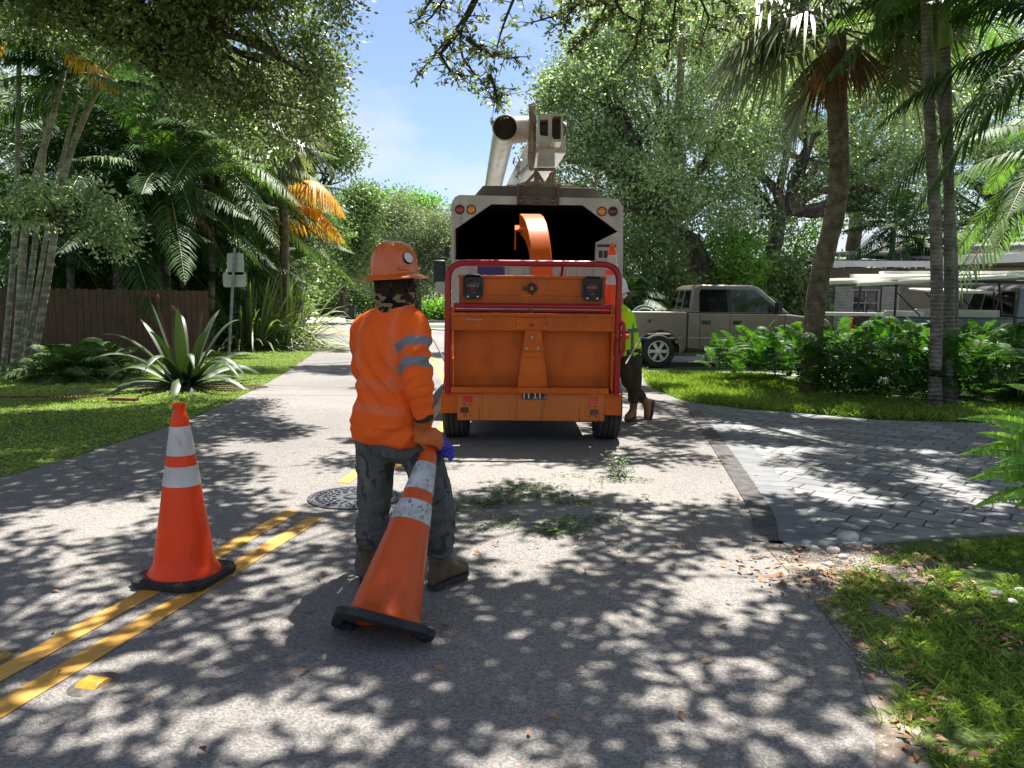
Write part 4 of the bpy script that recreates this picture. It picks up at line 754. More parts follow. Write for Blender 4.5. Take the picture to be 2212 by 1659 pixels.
# ================================================================== pickups
M_beige = pmat('beige_metallic_paint', (0.20, 0.165, 0.135), (0.23, 0.19, 0.16), scale=2, rough=0.32, metal=0.35, coat=0.7)
M_slate = pmat('slate_blue_truck_paint', (0.10, 0.11, 0.15), (0.125, 0.135, 0.175), scale=2, rough=0.3, metal=0.3, coat=0.7)
M_trim = pmat('satin_trim', (0.42, 0.40, 0.37), rough=0.35, metal=0.4)
M_tint = pmat('tinted_glass', (0.006, 0.007, 0.008), rough=0.05, spec=0.25); M_glass = pmat('green_side_glass', (0.020, 0.032, 0.027), rough=0.04, spec=0.55)
M_alloy = pmat('alloy_wheel', (0.62, 0.61, 0.58), rough=0.35, metal=0.25)
def pickup(label, mp, loc, rz, Lw=3.35, cab0=0.62, cab1=3.05, W=1.92, group=None, crew=True, tailgate_mat=None, sc=1.0):
    """origin on the ground below the rear axle, driving towards +x; nearest side is y = -W/2"""
    t = thing('pickup_truck', label, 'pickup truck', loc, rz, group); t.scale = (sc, sc, sc); h = W / 2; Rw = 0.385
    zf, zr, zbelt = 0.45, 1.27, 1.27
    def arch(cx, r=0.49, z0=zf, n=12): return [(cx - r * math.cos(a), Rw + r * math.sin(a)) for a in np.linspace(-0.12, math.pi + 0.12, n)]
    # bed side (with wheel arch), cab lower, bonnet lower as side prisms of real thickness
    bed = [(-1.12, 0.60)] + [(-1.12, zr)] + [(cab0 - 0.03, zr)] + [(cab0 - 0.03, zf)] + [p for p in arch(0)[::-1]]
    for s in (-1, 1):
        b = MB(); y = s * h; b.prism(bed, y - 0.05 if s > 0 else y, y if s > 0 else y + 0.05); b.build('bed_side', mp, t, bevel=0.012)
        b = MB(); fl = [(0.56 * math.cos(a), Rw + 0.56 * math.sin(a)) for a in np.linspace(0.0, math.pi, 16)] + [(0.50 * math.cos(a), Rw + 0.50 * math.sin(a)) for a in np.linspace(math.pi, 0.0, 16)]
        b.prism(fl, *( (y, y + 0.035) if s > 0 else (y - 0.035, y))); b.build('wheel_arch', mp, t, bevel=0.012)
        b = MB(); b.tube([(-1.1, y, zr + 0.005), (cab0 - 0.05, y, zr + 0.005)], 0.022, 8); b.build('bed_rail', M_trim if mp is M_beige else mp, t)
    b = MB(); b.box(((cab0 - 1.12) / 2, 0, 0.66), (cab0 + 1.05, W - 0.1, 0.06)); b.box((cab0 - 0.06, 0, 0.95), (0.05, W - 0.1, 0.6)); b.build('bed_floor', M_blk, t)
    b = MB(); b.box((-1.10, 0, 0.97), (0.06, W - 0.12, 0.6)); b.build('tailgate', tailgate_mat or mp, t, bevel=0.015)
    b = MB(); b.box((-1.19, 0, 0.55), (0.14, W, 0.2)); b.build('rear_bumper', M_blk, t, bevel=0.02)
    for s in (-1, 1): b = MB(); b.box((-1.135, s * (h - 0.07), 1.0), (0.05, 0.13, 0.42)); b.build('tail_lamp', M_refl, t, bevel=0.01)
    fx = Lw + 0.95; fw = arch(Lw, 0.5)
    low = [(cab0, zf), (cab0, zbelt)] + [(cab1 - 0.1, zbelt), (cab1 + 0.15, zbelt - 0.015), (fx - 0.15, zbelt - 0.1), (fx, zbelt - 0.22), (fx, 0.55)] + [p for p in fw[::-1]]
    b = MB(); b.prism(low, -h + 0.0, h - 0.0); b.build('body', mp, t, bevel=0.035)
    # greenhouse with tumblehome
    ww, wt = h - 0.03, h - 0.20; zt = 1.93
    gh = [(cab0 + 0.02, zbelt), (cab0 + 0.14, zt - 0.06), (cab0 + 0.30, zt), (cab1 - 0.78, zt), (cab1 - 0.60, zt - 0.05), (cab1 + 0.12, zbelt)]
    def yy(z): return ww + (wt - ww) * (z - zbelt) / (zt - zbelt)
    V = []; 
    for s in (-1, 1): V += [(x, s * yy(z), z) for x, z in gh]
    n = len(gh); F = [tuple(range(n))[::-1] if False else tuple(range(n)), tuple(range(2 * n - 1, n - 1, -1))] + [(i, i + n, (i + 1) % n + n, (i + 1) % n) for i in range(n)]
    b = MB(); b.add(V, F); cab = b.build('cab', mp, t, bevel=0.05, seg=3)
    def side_poly(name, pts, mat, out=0.008, th=0.012, sides=(-1, 1), par=cab):
        for s in sides:
            o = [(x, s * (yy(z) + out), z) for x, z in pts]; i_ = [(x, s * (yy(z) + out - th), z) for x, z in pts]; n = len(pts)
            b = MB(); b.add(o + i_, [tuple(range(n)), tuple(range(2 * n - 1, n - 1, -1))] + [(i, (i + 1) % n, (i + 1) % n + n, i + n) for i in range(n)]); b.build(name, mat, par)
    z0, z1 = zbelt + 0.03, zt - 0.11; xm = cab0 + (cab1 - cab0) * 0.43
    side_poly('rear_door_window', [(cab0 + 0.27, z0), (xm - 0.05, z0), (xm - 0.05, z1), (cab0 + 0.33, z1), (cab0 + 0.28, z1 - 0.08)], M_tint)
    side_poly('door_pillar', [(xm - 0.04, z0), (xm + 0.03, z0), (xm + 0.03, z1), (xm - 0.04, z1)], M_blk)
    side_poly('front_door_window', [(xm + 0.04, z0), (cab1 - 0.18, z0), (cab1 - 0.16, z0 + 0.06), (cab1 - 0.72, z1), (xm + 0.04, z1)], M_glass)
    # rear window, windscreen
    def cross_poly(name, xz0, xz1, y0, y1, mat, off=0.01):
        (xa, za), (xb, zb2) = xz0, xz1; nx, nz = (zb2 - za), -(xb - xa); l = math.hypot(nx, nz); nx, nz = -nx / l * off, -nz / l * off
        if name == 'windscreen': nx, nz = -nx, -nz
        V = [(xa + nx, -y0, za + nz), (xa + nx, y0, za + nz), (xb + nx, y1, zb2 + nz), (xb + nx, -y1, zb2 + nz)]; V += [(x - nx * 1.2, y, z - nz * 1.2) for x, y, z in V]; b = MB(); b.add(V, [(0, 1, 2, 3), (7, 6, 5, 4), (0, 4, 5, 1), (1, 5, 6, 2), (2, 6, 7, 3), (3, 7, 4, 0)]); return b.build(name, mat, cab)
    rw = cross_poly('rear_window', (cab0 + 0.035, zbelt + 0.09), (cab0 + 0.12, zt - 0.14), ww - 0.12, wt - 0.08, M_tint)
    for yb in (-0.27, 0.27): b = MB(); b.tube([(cab0 + 0.015, yb, zbelt + 0.09), (cab0 + 0.10, yb * 0.95, zt - 0.14)], 0.012, 6); b.build('window_bar', M_trim, rw)
    cross_poly('windscreen', (cab1 - 0.57, zt - 0.10), (cab1 + 0.07, zbelt + 0.06), wt - 0.08, ww - 0.08, M_glass)
    # shut lines, handles, mouldings
    for s in (-1, 1):
        y = s * (h + 0.003); b = MB()
        for x in (cab0 + 0.28, xm, cab1 - 0.02): b.box((x, s * (h + 0.001), 0.88), (0.012, 0.006, 0.74))
        b.box(((cab0 + 0.28 + cab1) / 2, s * (h + 0.001), 0.515), (cab1 - cab0 - 0.3, 0.006, 0.012)); b.box((cab0 - 0.014, s * (h - 0.01), 0.88), (0.03, 0.02, 0.8)); b.build('shut_lines', M_blk, t)
        for x in (cab0 + 0.42, xm + 0.17): b = MB(); b.box((x, s * (h + 0.012), 1.06), (0.21, 0.035, 0.085)); b.build('door_handle', M_blk, t, bevel=0.014)
        b = MB(); b.box(((cab0 + cab1) / 2 + 0.02, s * (h + 0.004), 0.71), (cab1 - cab0 - 0.05, 0.014, 0.022)); b.box((cab0 - 0.26, s * (h + 0.004), 0.71), (0.3, 0.014, 0.022)); b.build('side_moulding', M_trim, t)
        b = MB(); b.box((cab1 - 0.25, s * (h + 0.17), zbelt + 0.14), (0.10, 0.22, 0.26)); b.tube([(cab1 - 0.22, s * (h - 0.02), zbelt + 0.08), (cab1 - 0.24, s * (h + 0.1), zbelt + 0.12)], 0.025, 8); b.build('door_mirror', M_blk, t, bevel=0.03)
        b = MB(); b.box(((cab0 + cab1) / 2, s * (h - 0.06), 0.42), (cab1 - cab0, 0.1, 0.08)); b.build('sill', M_blk, t)
    b = MB(); b.box((fx + 0.02, 0, 0.62), (0.16, W - 0.02, 0.26)); b.build('front_bumper', M_trim, t, bevel=0.04)
    b = MB(); b.box((fx - 0.02, 0, 0.98), (0.06, 0.9, 0.26)); b.build('grille', M_blk, t, bevel=0.01)
    for s in (-1, 1): b = MB(); b.box((fx - 0.06, s * (h - 0.22), 0.98), (0.14, 0.32, 0.22)); b.build('headlight', M_shut, t, bevel=0.02)
    b = MB(); b.box((Lw / 2, 0, 0.42), (Lw - 0.9, 1.2, 0.16)); b.tube([(0, -h + 0.2, Rw), (0, h - 0.2, Rw)], 0.05, 8); b.box((0, 0, 0.62), (0.9, W - 0.5, 0.3)); b.build('underbody', M_blk, t)
    for x in (0, Lw):
        for s in (-1, 1):
            M = Matrix.Translation((x, s * (h - 0.14), Rw)) @ Matrix.Rotation(R(90) * s * -1, 4, 'X'); b = MB(M); b.lathe(tyre_prof(Rw, 0.25, False), 44, cap=False); w = b.build('wheel', M_tyre, t, ang=25)
            b = MB(M); b.lathe([(0.0, 0.045), (0.03, 0.05)], 12, cap=False)
            b = MB(M); b.lathe([(0.245, 0.0), (0.245, 0.115), (0.232, 0.118), (0.218, 0.10), (0.215, 0.0)], 44, cap=False); b.lathe([(0.085, 0.03), (0.08, 0.115), (0.05, 0.13), (0.0, 0.132)], 24, cap=False)
            for k in range(6):
                for dd in (-0.11, 0.11):
                    a = k * math.pi / 3 + dd; b.add(*(lambda V_, F_: (V_, F_))(*_spoke(a)))
            b.build('rim', M_alloy, w, ang=30)
            b = MB(M); b.lathe([(0.218, 0.02), (0.0, 0.02)], 30, cap=False); b.build('brake_shadow_plate', M_blk, w)
    return t
def _spoke(a):
    c, s = math.cos(a), math.sin(a); V = []
    for r, w, z in ((0.07, 0.022, 0.10), (0.225, 0.018, 0.092)):
        for sg_ in (-1, 1):
            for zz in (z, z - 0.035): V.append((r * c - sg_ * w * s, r * s + sg_ * w * c, zz))
    return V, [(0, 2, 6, 4), (1, 5, 7, 3), (0, 4, 5, 1), (2, 3, 7, 6), (0, 1, 3, 2), (4, 6, 7, 5)]
pg = 'pickup trucks parked on the drive at the right'
d1 = 18.4; p1 = P(1420, 700, d1)
pk = pickup('beige crew cab pickup parked side on beyond the ferns', M_beige, (p1.x, d1 + 0.96, 0), R(3), Lw=3.1, cab0=0.66, cab1=2.95, group=pg)
d2 = 15.6; p2 = P(1930, 680, d2)
dk = pickup('slate blue pickup with a ladder rack carrying white boards', M_slate, (p2.x + 1.12, d2 + 0.96, 0), R(0), Lw=3.4, cab0=1.25, cab1=3.4, group=pg, tailgate_mat=M_blk)
# green hose coils and box in the beige pickup's bed
M_hose = pmat('pale_green_hose', (0.30, 0.42, 0.33), rough=0.4)
t = thing('garden_hose', 'pale green coiled hose arching above the bed of the beige pickup', 'hose', (p1.x - 0.15, d1 + 0.9, 1.0)); b = MB()
b.tube([(0.0 + 0.33 * math.cos(a), 0.02 * a, 0.06 + 0.36 * math.sin(a)) for a in np.linspace(0.2, 2.95, 24)], 0.026, 8); b.tube([(0.02 + 0.28 * math.cos(a), 0.1 + 0.02 * a, 0.04 + 0.31 * math.sin(a)) for a in np.linspace(-0.2, 3.3, 24)], 0.026, 8); b.build('coil', M_hose, t)
b = MB(); b.tube([(-0.75 + 0.34 * math.cos(a), 0.1, 0.05 + 0.27 * math.sin(a)) for a in np.linspace(0.2, 2.95, 20)], 0.026, 8); b.build('coil', M_hose, t)
t = thing('cardboard_box', 'brown cardboard box inside the hose coil in the beige pickup bed', 'box', (p1.x - 0.02, d1 + 1.25, 0.70)); b = MB(); b.box((0, 0, 0.31), (0.42, 0.34, 0.62)); b.build('box_body', pmat('cardboard', (0.42, 0.28, 0.17), rough=0.9), t, bevel=0.004); b = MB(); b.box((0, -0.1, 0.627), (0.42, 0.16, 0.006), rx=0.1); b.build('flap', pmat('cardboard_flap', (0.45, 0.31, 0.19), rough=0.9), t)
# ladder rack of the slate pickup (moves with it: its part, given in the truck's own frame)
b = MB()
for y in (-0.86, 0.86):
    b.tube([(-1.05, y, 1.27), (-1.02, y * 0.93, 1.95)], 0.024, 8); b.tube([(1.05, y, 1.27), (0.98, y * 0.93, 1.95)], 0.024, 8); b.tube([(-1.08, y * 0.93, 1.96), (4.1, y * 0.93, 2.02)], 0.024, 8); b.tube([(-1.0, y * 0.93, 1.75), (-0.55, y, 1.3)], 0.014, 6); b.tube([(4.0, y * 0.93, 2.0), (4.3, y, 1.2)], 0.024, 8)
for x in (-1.02, 0.98, 2.6, 4.0): b.tube([(x, -0.82, 1.98), (x, 0.82, 1.98)], 0.022, 8)
b.build('ladder_rack', M_blk, dk)
M_board = pmat('white_primed_board', (0.80, 0.78, 0.72), (0.86, 0.84, 0.80), scale=3, rough=0.6, stretch=(0.3, 4, 4)); M_board2 = pmat('pale_pine_board', (0.60, 0.44, 0.28), (0.68, 0.52, 0.35), scale=3, rough=0.7, stretch=(0.3, 4, 4))
bg_ = 'long boards tied on the ladder rack'
x0d, y0d = dk.location.x, dk.location.y
for k, (xa, za, xb, zb2, y, w, h_, lab, mt) in enumerate((
    (-2.35, 1.93, 1.2, 2.10, -0.55, 0.24, 0.07, 'lowest white board, jutting farthest left behind the slate pickup', M_board),
    (-2.2, 1.99, 1.4, 2.14, -0.30, 0.24, 0.06, 'white board just above the one jutting farthest', M_board),
    (-1.75, 1.90, 1.3, 2.09, -0.78, 0.2, 0.06, 'short white board sagging below the others at the near side', M_board),
    (-1.6, 2.09, 4.6, 2.16, -0.10, 0.24, 0.06, 'long white board lying along the rack above the sagging ones', M_board),
    (-1.2, 2.14, 5.2, 2.21, -0.52, 0.22, 0.06, 'uppermost white board reaching over the cab of the slate pickup', M_board),
    (0.9, 2.18, 3.6, 2.24, 0.30, 0.22, 0.07, 'pale pine board on top of the white ones behind the slim palms', M_board2))):
    t = thing('timber_board', lab, 'board', (x0d + (xa + xb) / 2, y0d + y, (za + zb2) / 2), 0, bg_); b = MB(); L = math.hypot(xb - xa, zb2 - za); b.box((0, 0, 0), (L, w, h_), ry=-math.atan2(zb2 - za, xb - xa)); o = b.build('timber_board', mt, None, bevel=0.004)
    o.location = t.location; tag(o, lab, 'board', bg_); bpy.data.objects.remove(t)
t = thing('toolbox', 'white open lid toolbox in the bed of the slate pickup', 'toolbox', (x0d + 0.55, y0d - 0.1, 0.69)); b = MB(); b.box((0, 0, 0.38), (0.95, 1.5, 0.72)); b.build('box_body', pmat('cream_toolbox', (0.52, 0.50, 0.44), (0.46, 0.44, 0.38), scale=5, rough=0.5), t, bevel=0.02)
b = MB(); b.box((-0.02, 0.1, 1.12), (1.15, 1.4, 0.04), ry=0.0, rx=0.06); b.build('lid', M_board, t, bevel=0.008); b = MB(); 
for y in (-0.6, 0.6): b.tube([(-0.35, y, 1.1), (0.0, y, 0.76)], 0.016, 6); b.tube([(0.4, y, 1.1), (0.42, y, 0.76)], 0.016, 6)
b.build('lid_stay', M_blk, t)
for k, (x, y, z, sx, sy, sz, r, lab, mt, nm) in enumerate(((-0.62, -0.35, 1.33, 0.62, 0.4, 0.12, 0.1, 'white carton lying on the load at the tail of the slate pickup', M_board, 'carton'), (-0.5, -0.6, 1.26, 0.5, 0.3, 0.06, -0.1, 'thin brown panel under the white carton on the slate pickup', M_board2, 'panel'), (-1.45, 0.3, 1.31, 1.3, 0.12, 0.07, 0.05, 'short white board poking out over the tailgate of the slate pickup', M_board, 'short_board'))):
    b = MB(); b.box((0, 0, 0), (sx, sy, sz), rz=r); o = b.build(nm, mt, None, bevel=0.006); o.location = (x0d + x, y0d + y, z); tag(o, lab, 'carton' if nm == 'carton' else 'board')
t = thing('packed_load', 'dark load of tools filling the bed of the slate pickup', 'load', (x0d - 0.35, y0d, 0.69)); b = MB(); b.box((0, 0, 0.27), (1.3, 1.5, 0.52)); b.build('load', M_blk, t, bevel=0.04)
# far vehicles
def far_car(label, loc, rz, mat, L=4.5, W=1.8, H=1.6):
    t = thing('parked_car', label, 'car', loc, rz, 'cars parked at the far end of the street'); b = MB(); b.prism([(-L / 2, 0.3), (-L / 2, 0.85), (-L / 2 + 0.2, 0.95), (L / 2 - 1.1, 0.95), (L / 2 - 0.1, 0.8), (L / 2, 0.3)], -W / 2, W / 2); b.build('body', mat, t, bevel=0.08)
    b = MB(); b.prism([(-L / 2 + 0.15, 0.95), (-L / 2 + 0.5, H), (L / 2 - 2.0, H), (L / 2 - 1.2, 0.95)], -W / 2 + 0.12, W / 2 - 0.12); b.build('window', M_tint, t, bevel=0.05); b = MB(); b.box(((-0.75), 0, H + 0.01), (L - 2.7, W - 0.34, 0.07)); b.build('roof', mat, t, bevel=0.03)
    for x in (-L / 2 + 0.8, L / 2 - 0.85):
        for s in (-1, 1): b = MB(); b.tube([(x, s * (W / 2 - 0.2), 0.33), (x, s * W / 2, 0.33)], 0.33, 20); b.build('wheel', M_tyre, t)
M_white = pmat('white_car_paint', (0.62, 0.63, 0.64), rough=0.3, coat=0.5)
c = G(775, 676); far_car('white car half hidden behind the bin at the far end of the street', (c.x + 0.5, c.y * 0 + 71, 0), 0.25, M_white)
c = P(1000, 660, 66); far_car('silver car seen between the worker\'s head and the truck', (c.x - 4, 64, 0), 0.1, pmat('silver_car_paint', (0.4, 0.42, 0.45), rough=0.3, metal=0.4, coat=0.5))
c = P(700, 668, 72); t = thing('covered_car', 'car under a shiny grey cover left of the bin', 'covered car', (c.x, 72, 0), 0.1); V = []; F = []; nx, ny = 26, 14
for i in range(nx):
    for j in range(ny):
        u, w = i / (nx - 1) * 2 - 1, j / (ny - 1) * math.pi; hgt = 1.55 * (1 - abs(u) ** 3.2) ** 0.5 * (0.86 + 0.14 * math.cos(u * 3)) + 0.05 * math.sin(w * 9 + u * 14); V.append((u * 2.3, -0.95 * math.cos(w) * (1 - 0.2 * u * u), hgt * math.sin(w) ** 0.45))
for i in range(nx - 1):
    for j in range(ny - 1): F.append((i * ny + j, (i + 1) * ny + j, (i + 1) * ny + j + 1, i * ny + j + 1))
b = MB(); b.add(V, F); b.build('cover', pmat('grey_car_cover', (0.22, 0.25, 0.30), (0.34, 0.37, 0.42), scale=2, rough=0.35, bump=0.5, bscale=3, bdist=0.1), t)
b = MB(); b.box((0, 0, 0.12), (3.9, 1.5, 0.24)); b.build('shadowed_wheels', M_tyre, t)
# ================================================================== people
def baked(b, voxel, smooth=6, disp=None):
    """join overlapping lofts into one continuous skin, relax it and press folds into it; returns verts, faces"""
    V = np.concatenate(b.v); me = bpy.data.meshes.new('tmp'); me.from_pydata(V.tolist(), [], b.f); me.update(); o = bpy.data.objects.new('tmp', me); COL.objects.link(o)
    m = o.modifiers.new('r', 'REMESH'); m.mode = 'VOXEL'; m.voxel_size = voxel
    s = o.modifiers.new('s', 'SMOOTH'); s.iterations = smooth; s.factor = 0.5
    dg = bpy.context.evaluated_depsgraph_get(); dg.update(); e = bpy.data.meshes.new_from_object(o.evaluated_get(dg)); bpy.data.objects.remove(o)
    n = len(e.vertices); co = np.empty(n * 3, np.float32); e.vertices.foreach_get('co', co); co = co.reshape(-1, 3).astype(float); no = np.empty(n * 3, np.float32); e.vertices.foreach_get('normal', no); no = no.reshape(-1, 3).astype(float)
    if disp is not None: co = co + no * disp(co, no)[:, None]; e.vertices.foreach_set('co', co.astype(np.float32).ravel()); e.update()
    return e, co
def worn(name, b, voxel, mat, parent, smooth=6, disp=None, attrs=None):
    e, co = baked(b, voxel, smooth, disp); e.name = name; e.shade_smooth()
    for k, fn in (attrs or {}).items(): a = e.attributes.new(k, 'FLOAT', 'POINT'); a.data.foreach_set('value', fn(co).astype(np.float32))
    e.materials.clear(); return link(name, e, mat, parent)
def ell(b, secs, yaw=0.0, seg=28, p=2.3):
    """stack of super-elliptic level sections: (x, y, z, half width, half depth[, yaw])"""
    V = []; F = []; A = np.arange(seg) * 2 * math.pi / seg
    for q in secs:
        x, y, z, a, d = q[:5]; w = q[5] if len(q) > 5 else yaw
        u = np.sign(np.cos(A)) * np.abs(np.cos(A)) ** (2 / p) * a; v = np.sign(np.sin(A)) * np.abs(np.sin(A)) ** (2 / p) * d
        for i in range(seg): V.append((x + u[i] * math.cos(w) - v[i] * math.sin(w), y + u[i] * math.sin(w) + v[i] * math.cos(w), z))
    for k in range(len(secs) - 1):
        for i in range(seg): F.append((k * seg + i, k * seg + (i + 1) % seg, (k + 1) * seg + (i + 1) % seg, (k + 1) * seg + i))
    F += [tuple(range(seg - 1, -1, -1)), tuple((len(secs) - 1) * seg + k for k in range(seg))]; b.add(V, F)
def dens(pts, rad, n=5):
    P0 = np.array([tuple(p) for p in pts]); m = len(P0); t = np.arange(m); s = np.linspace(0, m - 1, (m - 1) * n + 1); q = np.c_[[np.interp(s, t, P0[:, i]) for i in range(3)]].T; k = np.ones(3) / 3
    for _ in range(2):
        for i in range(3): q[1:-1, i] = np.convolve(q[:, i], k, 'valid')
    return q, np.interp(s, t, rad)
def limb(b, pts, rad, seg=20, sq=1.0): q, r = dens(pts, rad); b.tube(q, r, seg, squash=sq); return q
def hand(b, wrist, u, n, curl=(1.0, 1.1, 0.7), s=1.0, side=1, thumb_dir=None, spread=0.05):
    """palm with five separate fingers; u wrist->knuckles, n back of hand, side=+1 puts the index finger towards n x u"""
    u = Vector(u).normalized(); n = (Vector(n) - u * Vector(n).dot(u)).normalized(); k = n.cross(u) * side; W = Vector(wrist); C = W + u * 0.05 * s
    for t in np.linspace(-0.030, 0.030, 5): b.tube([W + k * t * 0.72 * s - u * 0.01, W + u * 0.045 * s + k * t * s * 1.05 + n * 0.003, W + u * 0.092 * s + k * t * 1.1 * s], [0.0165 * s, 0.0175 * s, 0.014 * s], 10)
    for i, (off, L) in enumerate(((0.033, 0.072), (0.011, 0.080), (-0.011, 0.075), (-0.032, 0.060))):
        p = W + u * (0.09 - 0.006 * abs(i - 1)) * s + k * off * s; d = (u + k * off * spread * 8).normalized(); pts = [p - u * 0.015, p]; L *= s
        for c, f in zip(curl, (0.45, 0.32, 0.26)):
            c = c * (0.92 + 0.06 * i); d = (d * math.cos(c) - n * math.sin(c)).normalized() if len(pts) == 2 else (Matrix.Rotation(-c * 1.0, 3, (n.cross(u))) @ d).normalized() if False else d
            # rotate the running direction about the knuckle axis
            pts.append(pts[-1] + d * L * f); ax = u.cross(n); d = Matrix.Rotation(-c, 3, ax) @ d if Matrix.Rotation(-c, 3, ax) @ u @ (-n) > 0 else Matrix.Rotation(c, 3, ax) @ d
        b.tube(pts, [0.0125 * s, 0.0118 * s, 0.0108 * s, 0.0098 * s, 0.0085 * s][:len(pts)], 10)
    th = Vector(thumb_dir).normalized() if thumb_dir else (u * 0.55 + k * 0.6 - n * 0.55).normalized(); p = W + u * 0.022 * s + k * 0.026 * s
    b.tube([p - th * 0.01, p + th * 0.032 * s, p + (th * 0.062 + u * 0.006 - n * 0.004) * s, p + (th * 0.085 + u * 0.016 - n * 0.012) * s], [0.0165 * s, 0.0145 * s, 0.012 * s, 0.010 * s], 10)
def cloth_mat(name, base, band=None, band2=None, rough=0.8, mott=None, bump=0.25, transl=0.0, spec=0.2, sheen=0.0):
    m, t, b, o = base_mat(name); L = t.links; tc = N(t, 'ShaderNodeTexCoord'); col = None
    n = N(t, 'ShaderNodeTexNoise'); n.inputs['Scale'].default_value = 5; n.inputs['Detail'].default_value = 4; L.new(tc.outputs['Object'], n.inputs['Vector'])
    mr = N(t, 'ShaderNodeMapRange'); mr.inputs['From Min'].default_value = 0.3; mr.inputs['From Max'].default_value = 0.7; mr.inputs['To Min'].default_value = 0.93; mr.inputs['To Max'].default_value = 1.07; L.new(n.outputs['Fac'], mr.inputs['Value'])
    hs = N(t, 'ShaderNodeHueSaturation'); hs.inputs['Color'].default_value = (*base, 1); L.new(mr.outputs['Result'], hs.inputs['Value']); col = hs.outputs['Color']
    if mott:      # camouflage patches: (colour, threshold, scale)
        for i, (c, th, sc_) in enumerate(mott):
            mp = N(t, 'ShaderNodeMapping'); mp.inputs['Scale'].default_value = (1, 1, 0.62); mp.inputs['Location'].default_value = (i * 3.1, i * 1.7, i); L.new(tc.outputs['Object'], mp.inputs['Vector'])
            q = N(t, 'ShaderNodeTexNoise'); q.inputs['Scale'].default_value = sc_; q.inputs['Detail'].default_value = 2.5; q.inputs['Distortion'].default_value = 0.7; L.new(mp.outputs['Vector'], q.inputs['Vector'])
            r = N(t, 'ShaderNodeValToRGB'); r.color_ramp.elements[0].position = th; r.color_ramp.elements[1].position = th + 0.02; L.new(q.outputs['Fac'], r.inputs['Fac'])
            mx = N(t, 'ShaderNodeMixRGB'); mx.inputs['Color2'].default_value = (*c, 1); L.new(col, mx.inputs['Color1']); L.new(r.outputs['Color'], mx.inputs['Fac']); col = mx.outputs['Color']
    for nm, c in (('band', band), ('band2', band2)):
        if c:
            at = N(t, 'ShaderNodeAttribute', attribute_name=nm); r = N(t, 'ShaderNodeMapRange'); r.inputs['From Min'].default_value = -0.0015; r.inputs['From Max'].default_value = 0.0015; L.new(at.outputs['Fac'], r.inputs['Value'])
            mx = N(t, 'ShaderNodeMixRGB'); mx.inputs['Color2'].default_value = (*c, 1); L.new(r.outputs['Result'], mx.inputs['Fac']); L.new(col, mx.inputs['Color1']); col = mx.outputs['Color']
    L.new(col, b.inputs['Base Color']); b.inputs['Roughness'].default_value = rough; b.inputs['Specular IOR Level'].default_value = spec
    try: b.inputs['Sheen Weight'].default_value = sheen
    except Exception: pass
    n3 = N(t, 'ShaderNodeTexNoise'); n3.inputs['Scale'].default_value = 22; n3.inputs['Detail'].default_value = 5; L.new(tc.outputs['Object'], n3.inputs['Vector'])
    bu = N(t, 'ShaderNodeBump'); bu.inputs['Strength'].default_value = bump; bu.inputs['Distance'].default_value = 0.01; L.new(n3.outputs['Fac'], bu.inputs['Height']); L.new(bu.outputs['Normal'], b.inputs['Normal'])
    if transl:
        tr = N(t, 'ShaderNodeBsdfTranslucent'); L.new(col, tr.inputs['Color']); mx = N(t, 'ShaderNodeMixShader'); mx.inputs['Fac'].default_value = transl
        L.new(b.outputs['BSDF'], mx.inputs[1]); L.new(tr.outputs['BSDF'], mx.inputs[2]); L.new(mx.outputs['Shader'], o.inputs['Surface'])
    return m
M_skin = pmat('skin', (0.36, 0.19, 0.13), (0.42, 0.23, 0.16), scale=20, rough=0.55)
M_hivis = cloth_mat('orange_high_visibility_jersey', (1.0, 0.150, 0.025), band=(0.92, 0.19, 0.065), band2=(0.26, 0.235, 0.24), rough=0.85, bump=0.3, transl=0.2, spec=0.1)
M_camo = cloth_mat('dark_grey_camouflage', (0.088, 0.089, 0.088), rough=0.9, spec=0.1, mott=(((0.105, 0.105, 0.10), 0.50, 11), ((0.050, 0.051, 0.052), 0.57, 14), ((0.135, 0.134, 0.126), 0.64, 15)), bump=0.4)
M_gaiter = cloth_mat('brown_camouflage_gaiter', (0.022, 0.010, 0.008), band=(0.20, 0.15, 0.085), rough=0.85, mott=(((0.03, 0.012, 0.009), 0.54, 16), ((0.004, 0.003, 0.003), 0.52, 20), ((0.13, 0.10, 0.06), 0.655, 26)))
M_boot = pmat('tan_boot_leather', (0.060, 0.040, 0.020), (0.105, 0.070, 0.038), scale=9, rough=0.75, bump=0.4, bscale=30, bdist=0.006)
M_boot2 = pmat('orange_brown_boot_leather', (0.17, 0.085, 0.038), (0.24, 0.13, 0.065), scale=9, rough=0.7, bump=0.4, bscale=30, bdist=0.006)
M_sole = pmat('dark_boot_sole', (0.03, 0.024, 0.02), rough=0.8)
M_helmet = pmat('orange_hard_hat', (0.60, 0.105, 0.006), (0.50, 0.08, 0.006), scale=6, rough=0.32, coat=0.3, c3=(0.35, 0.07, 0.012), s3=9, lo3=0.6, hi3=0.9)
M_helmet_w = pmat('white_hard_hat', (0.66, 0.66, 0.64), rough=0.3, coat=0.4)
M_glove_o = pmat('orange_glove_leather', (0.50, 0.115, 0.02), (0.36, 0.075, 0.015), scale=12, rough=0.7, bump=0.3, bscale=40)
M_glove_k = pmat('black_glove_rubber', (0.015, 0.015, 0.016), rough=0.7)
M_lime = cloth_mat('lime_high_visibility_jersey', (0.42, 0.80, 0.012), band=(0.14, 0.16, 0.13), rough=0.75)
M_olive = cloth_mat('dark_olive_trousers', (0.045, 0.042, 0.026), rough=0.85, bump=0.4)
M_sticker = pmat('silver_round_sticker', (0.50, 0.50, 0.48), rough=0.35)
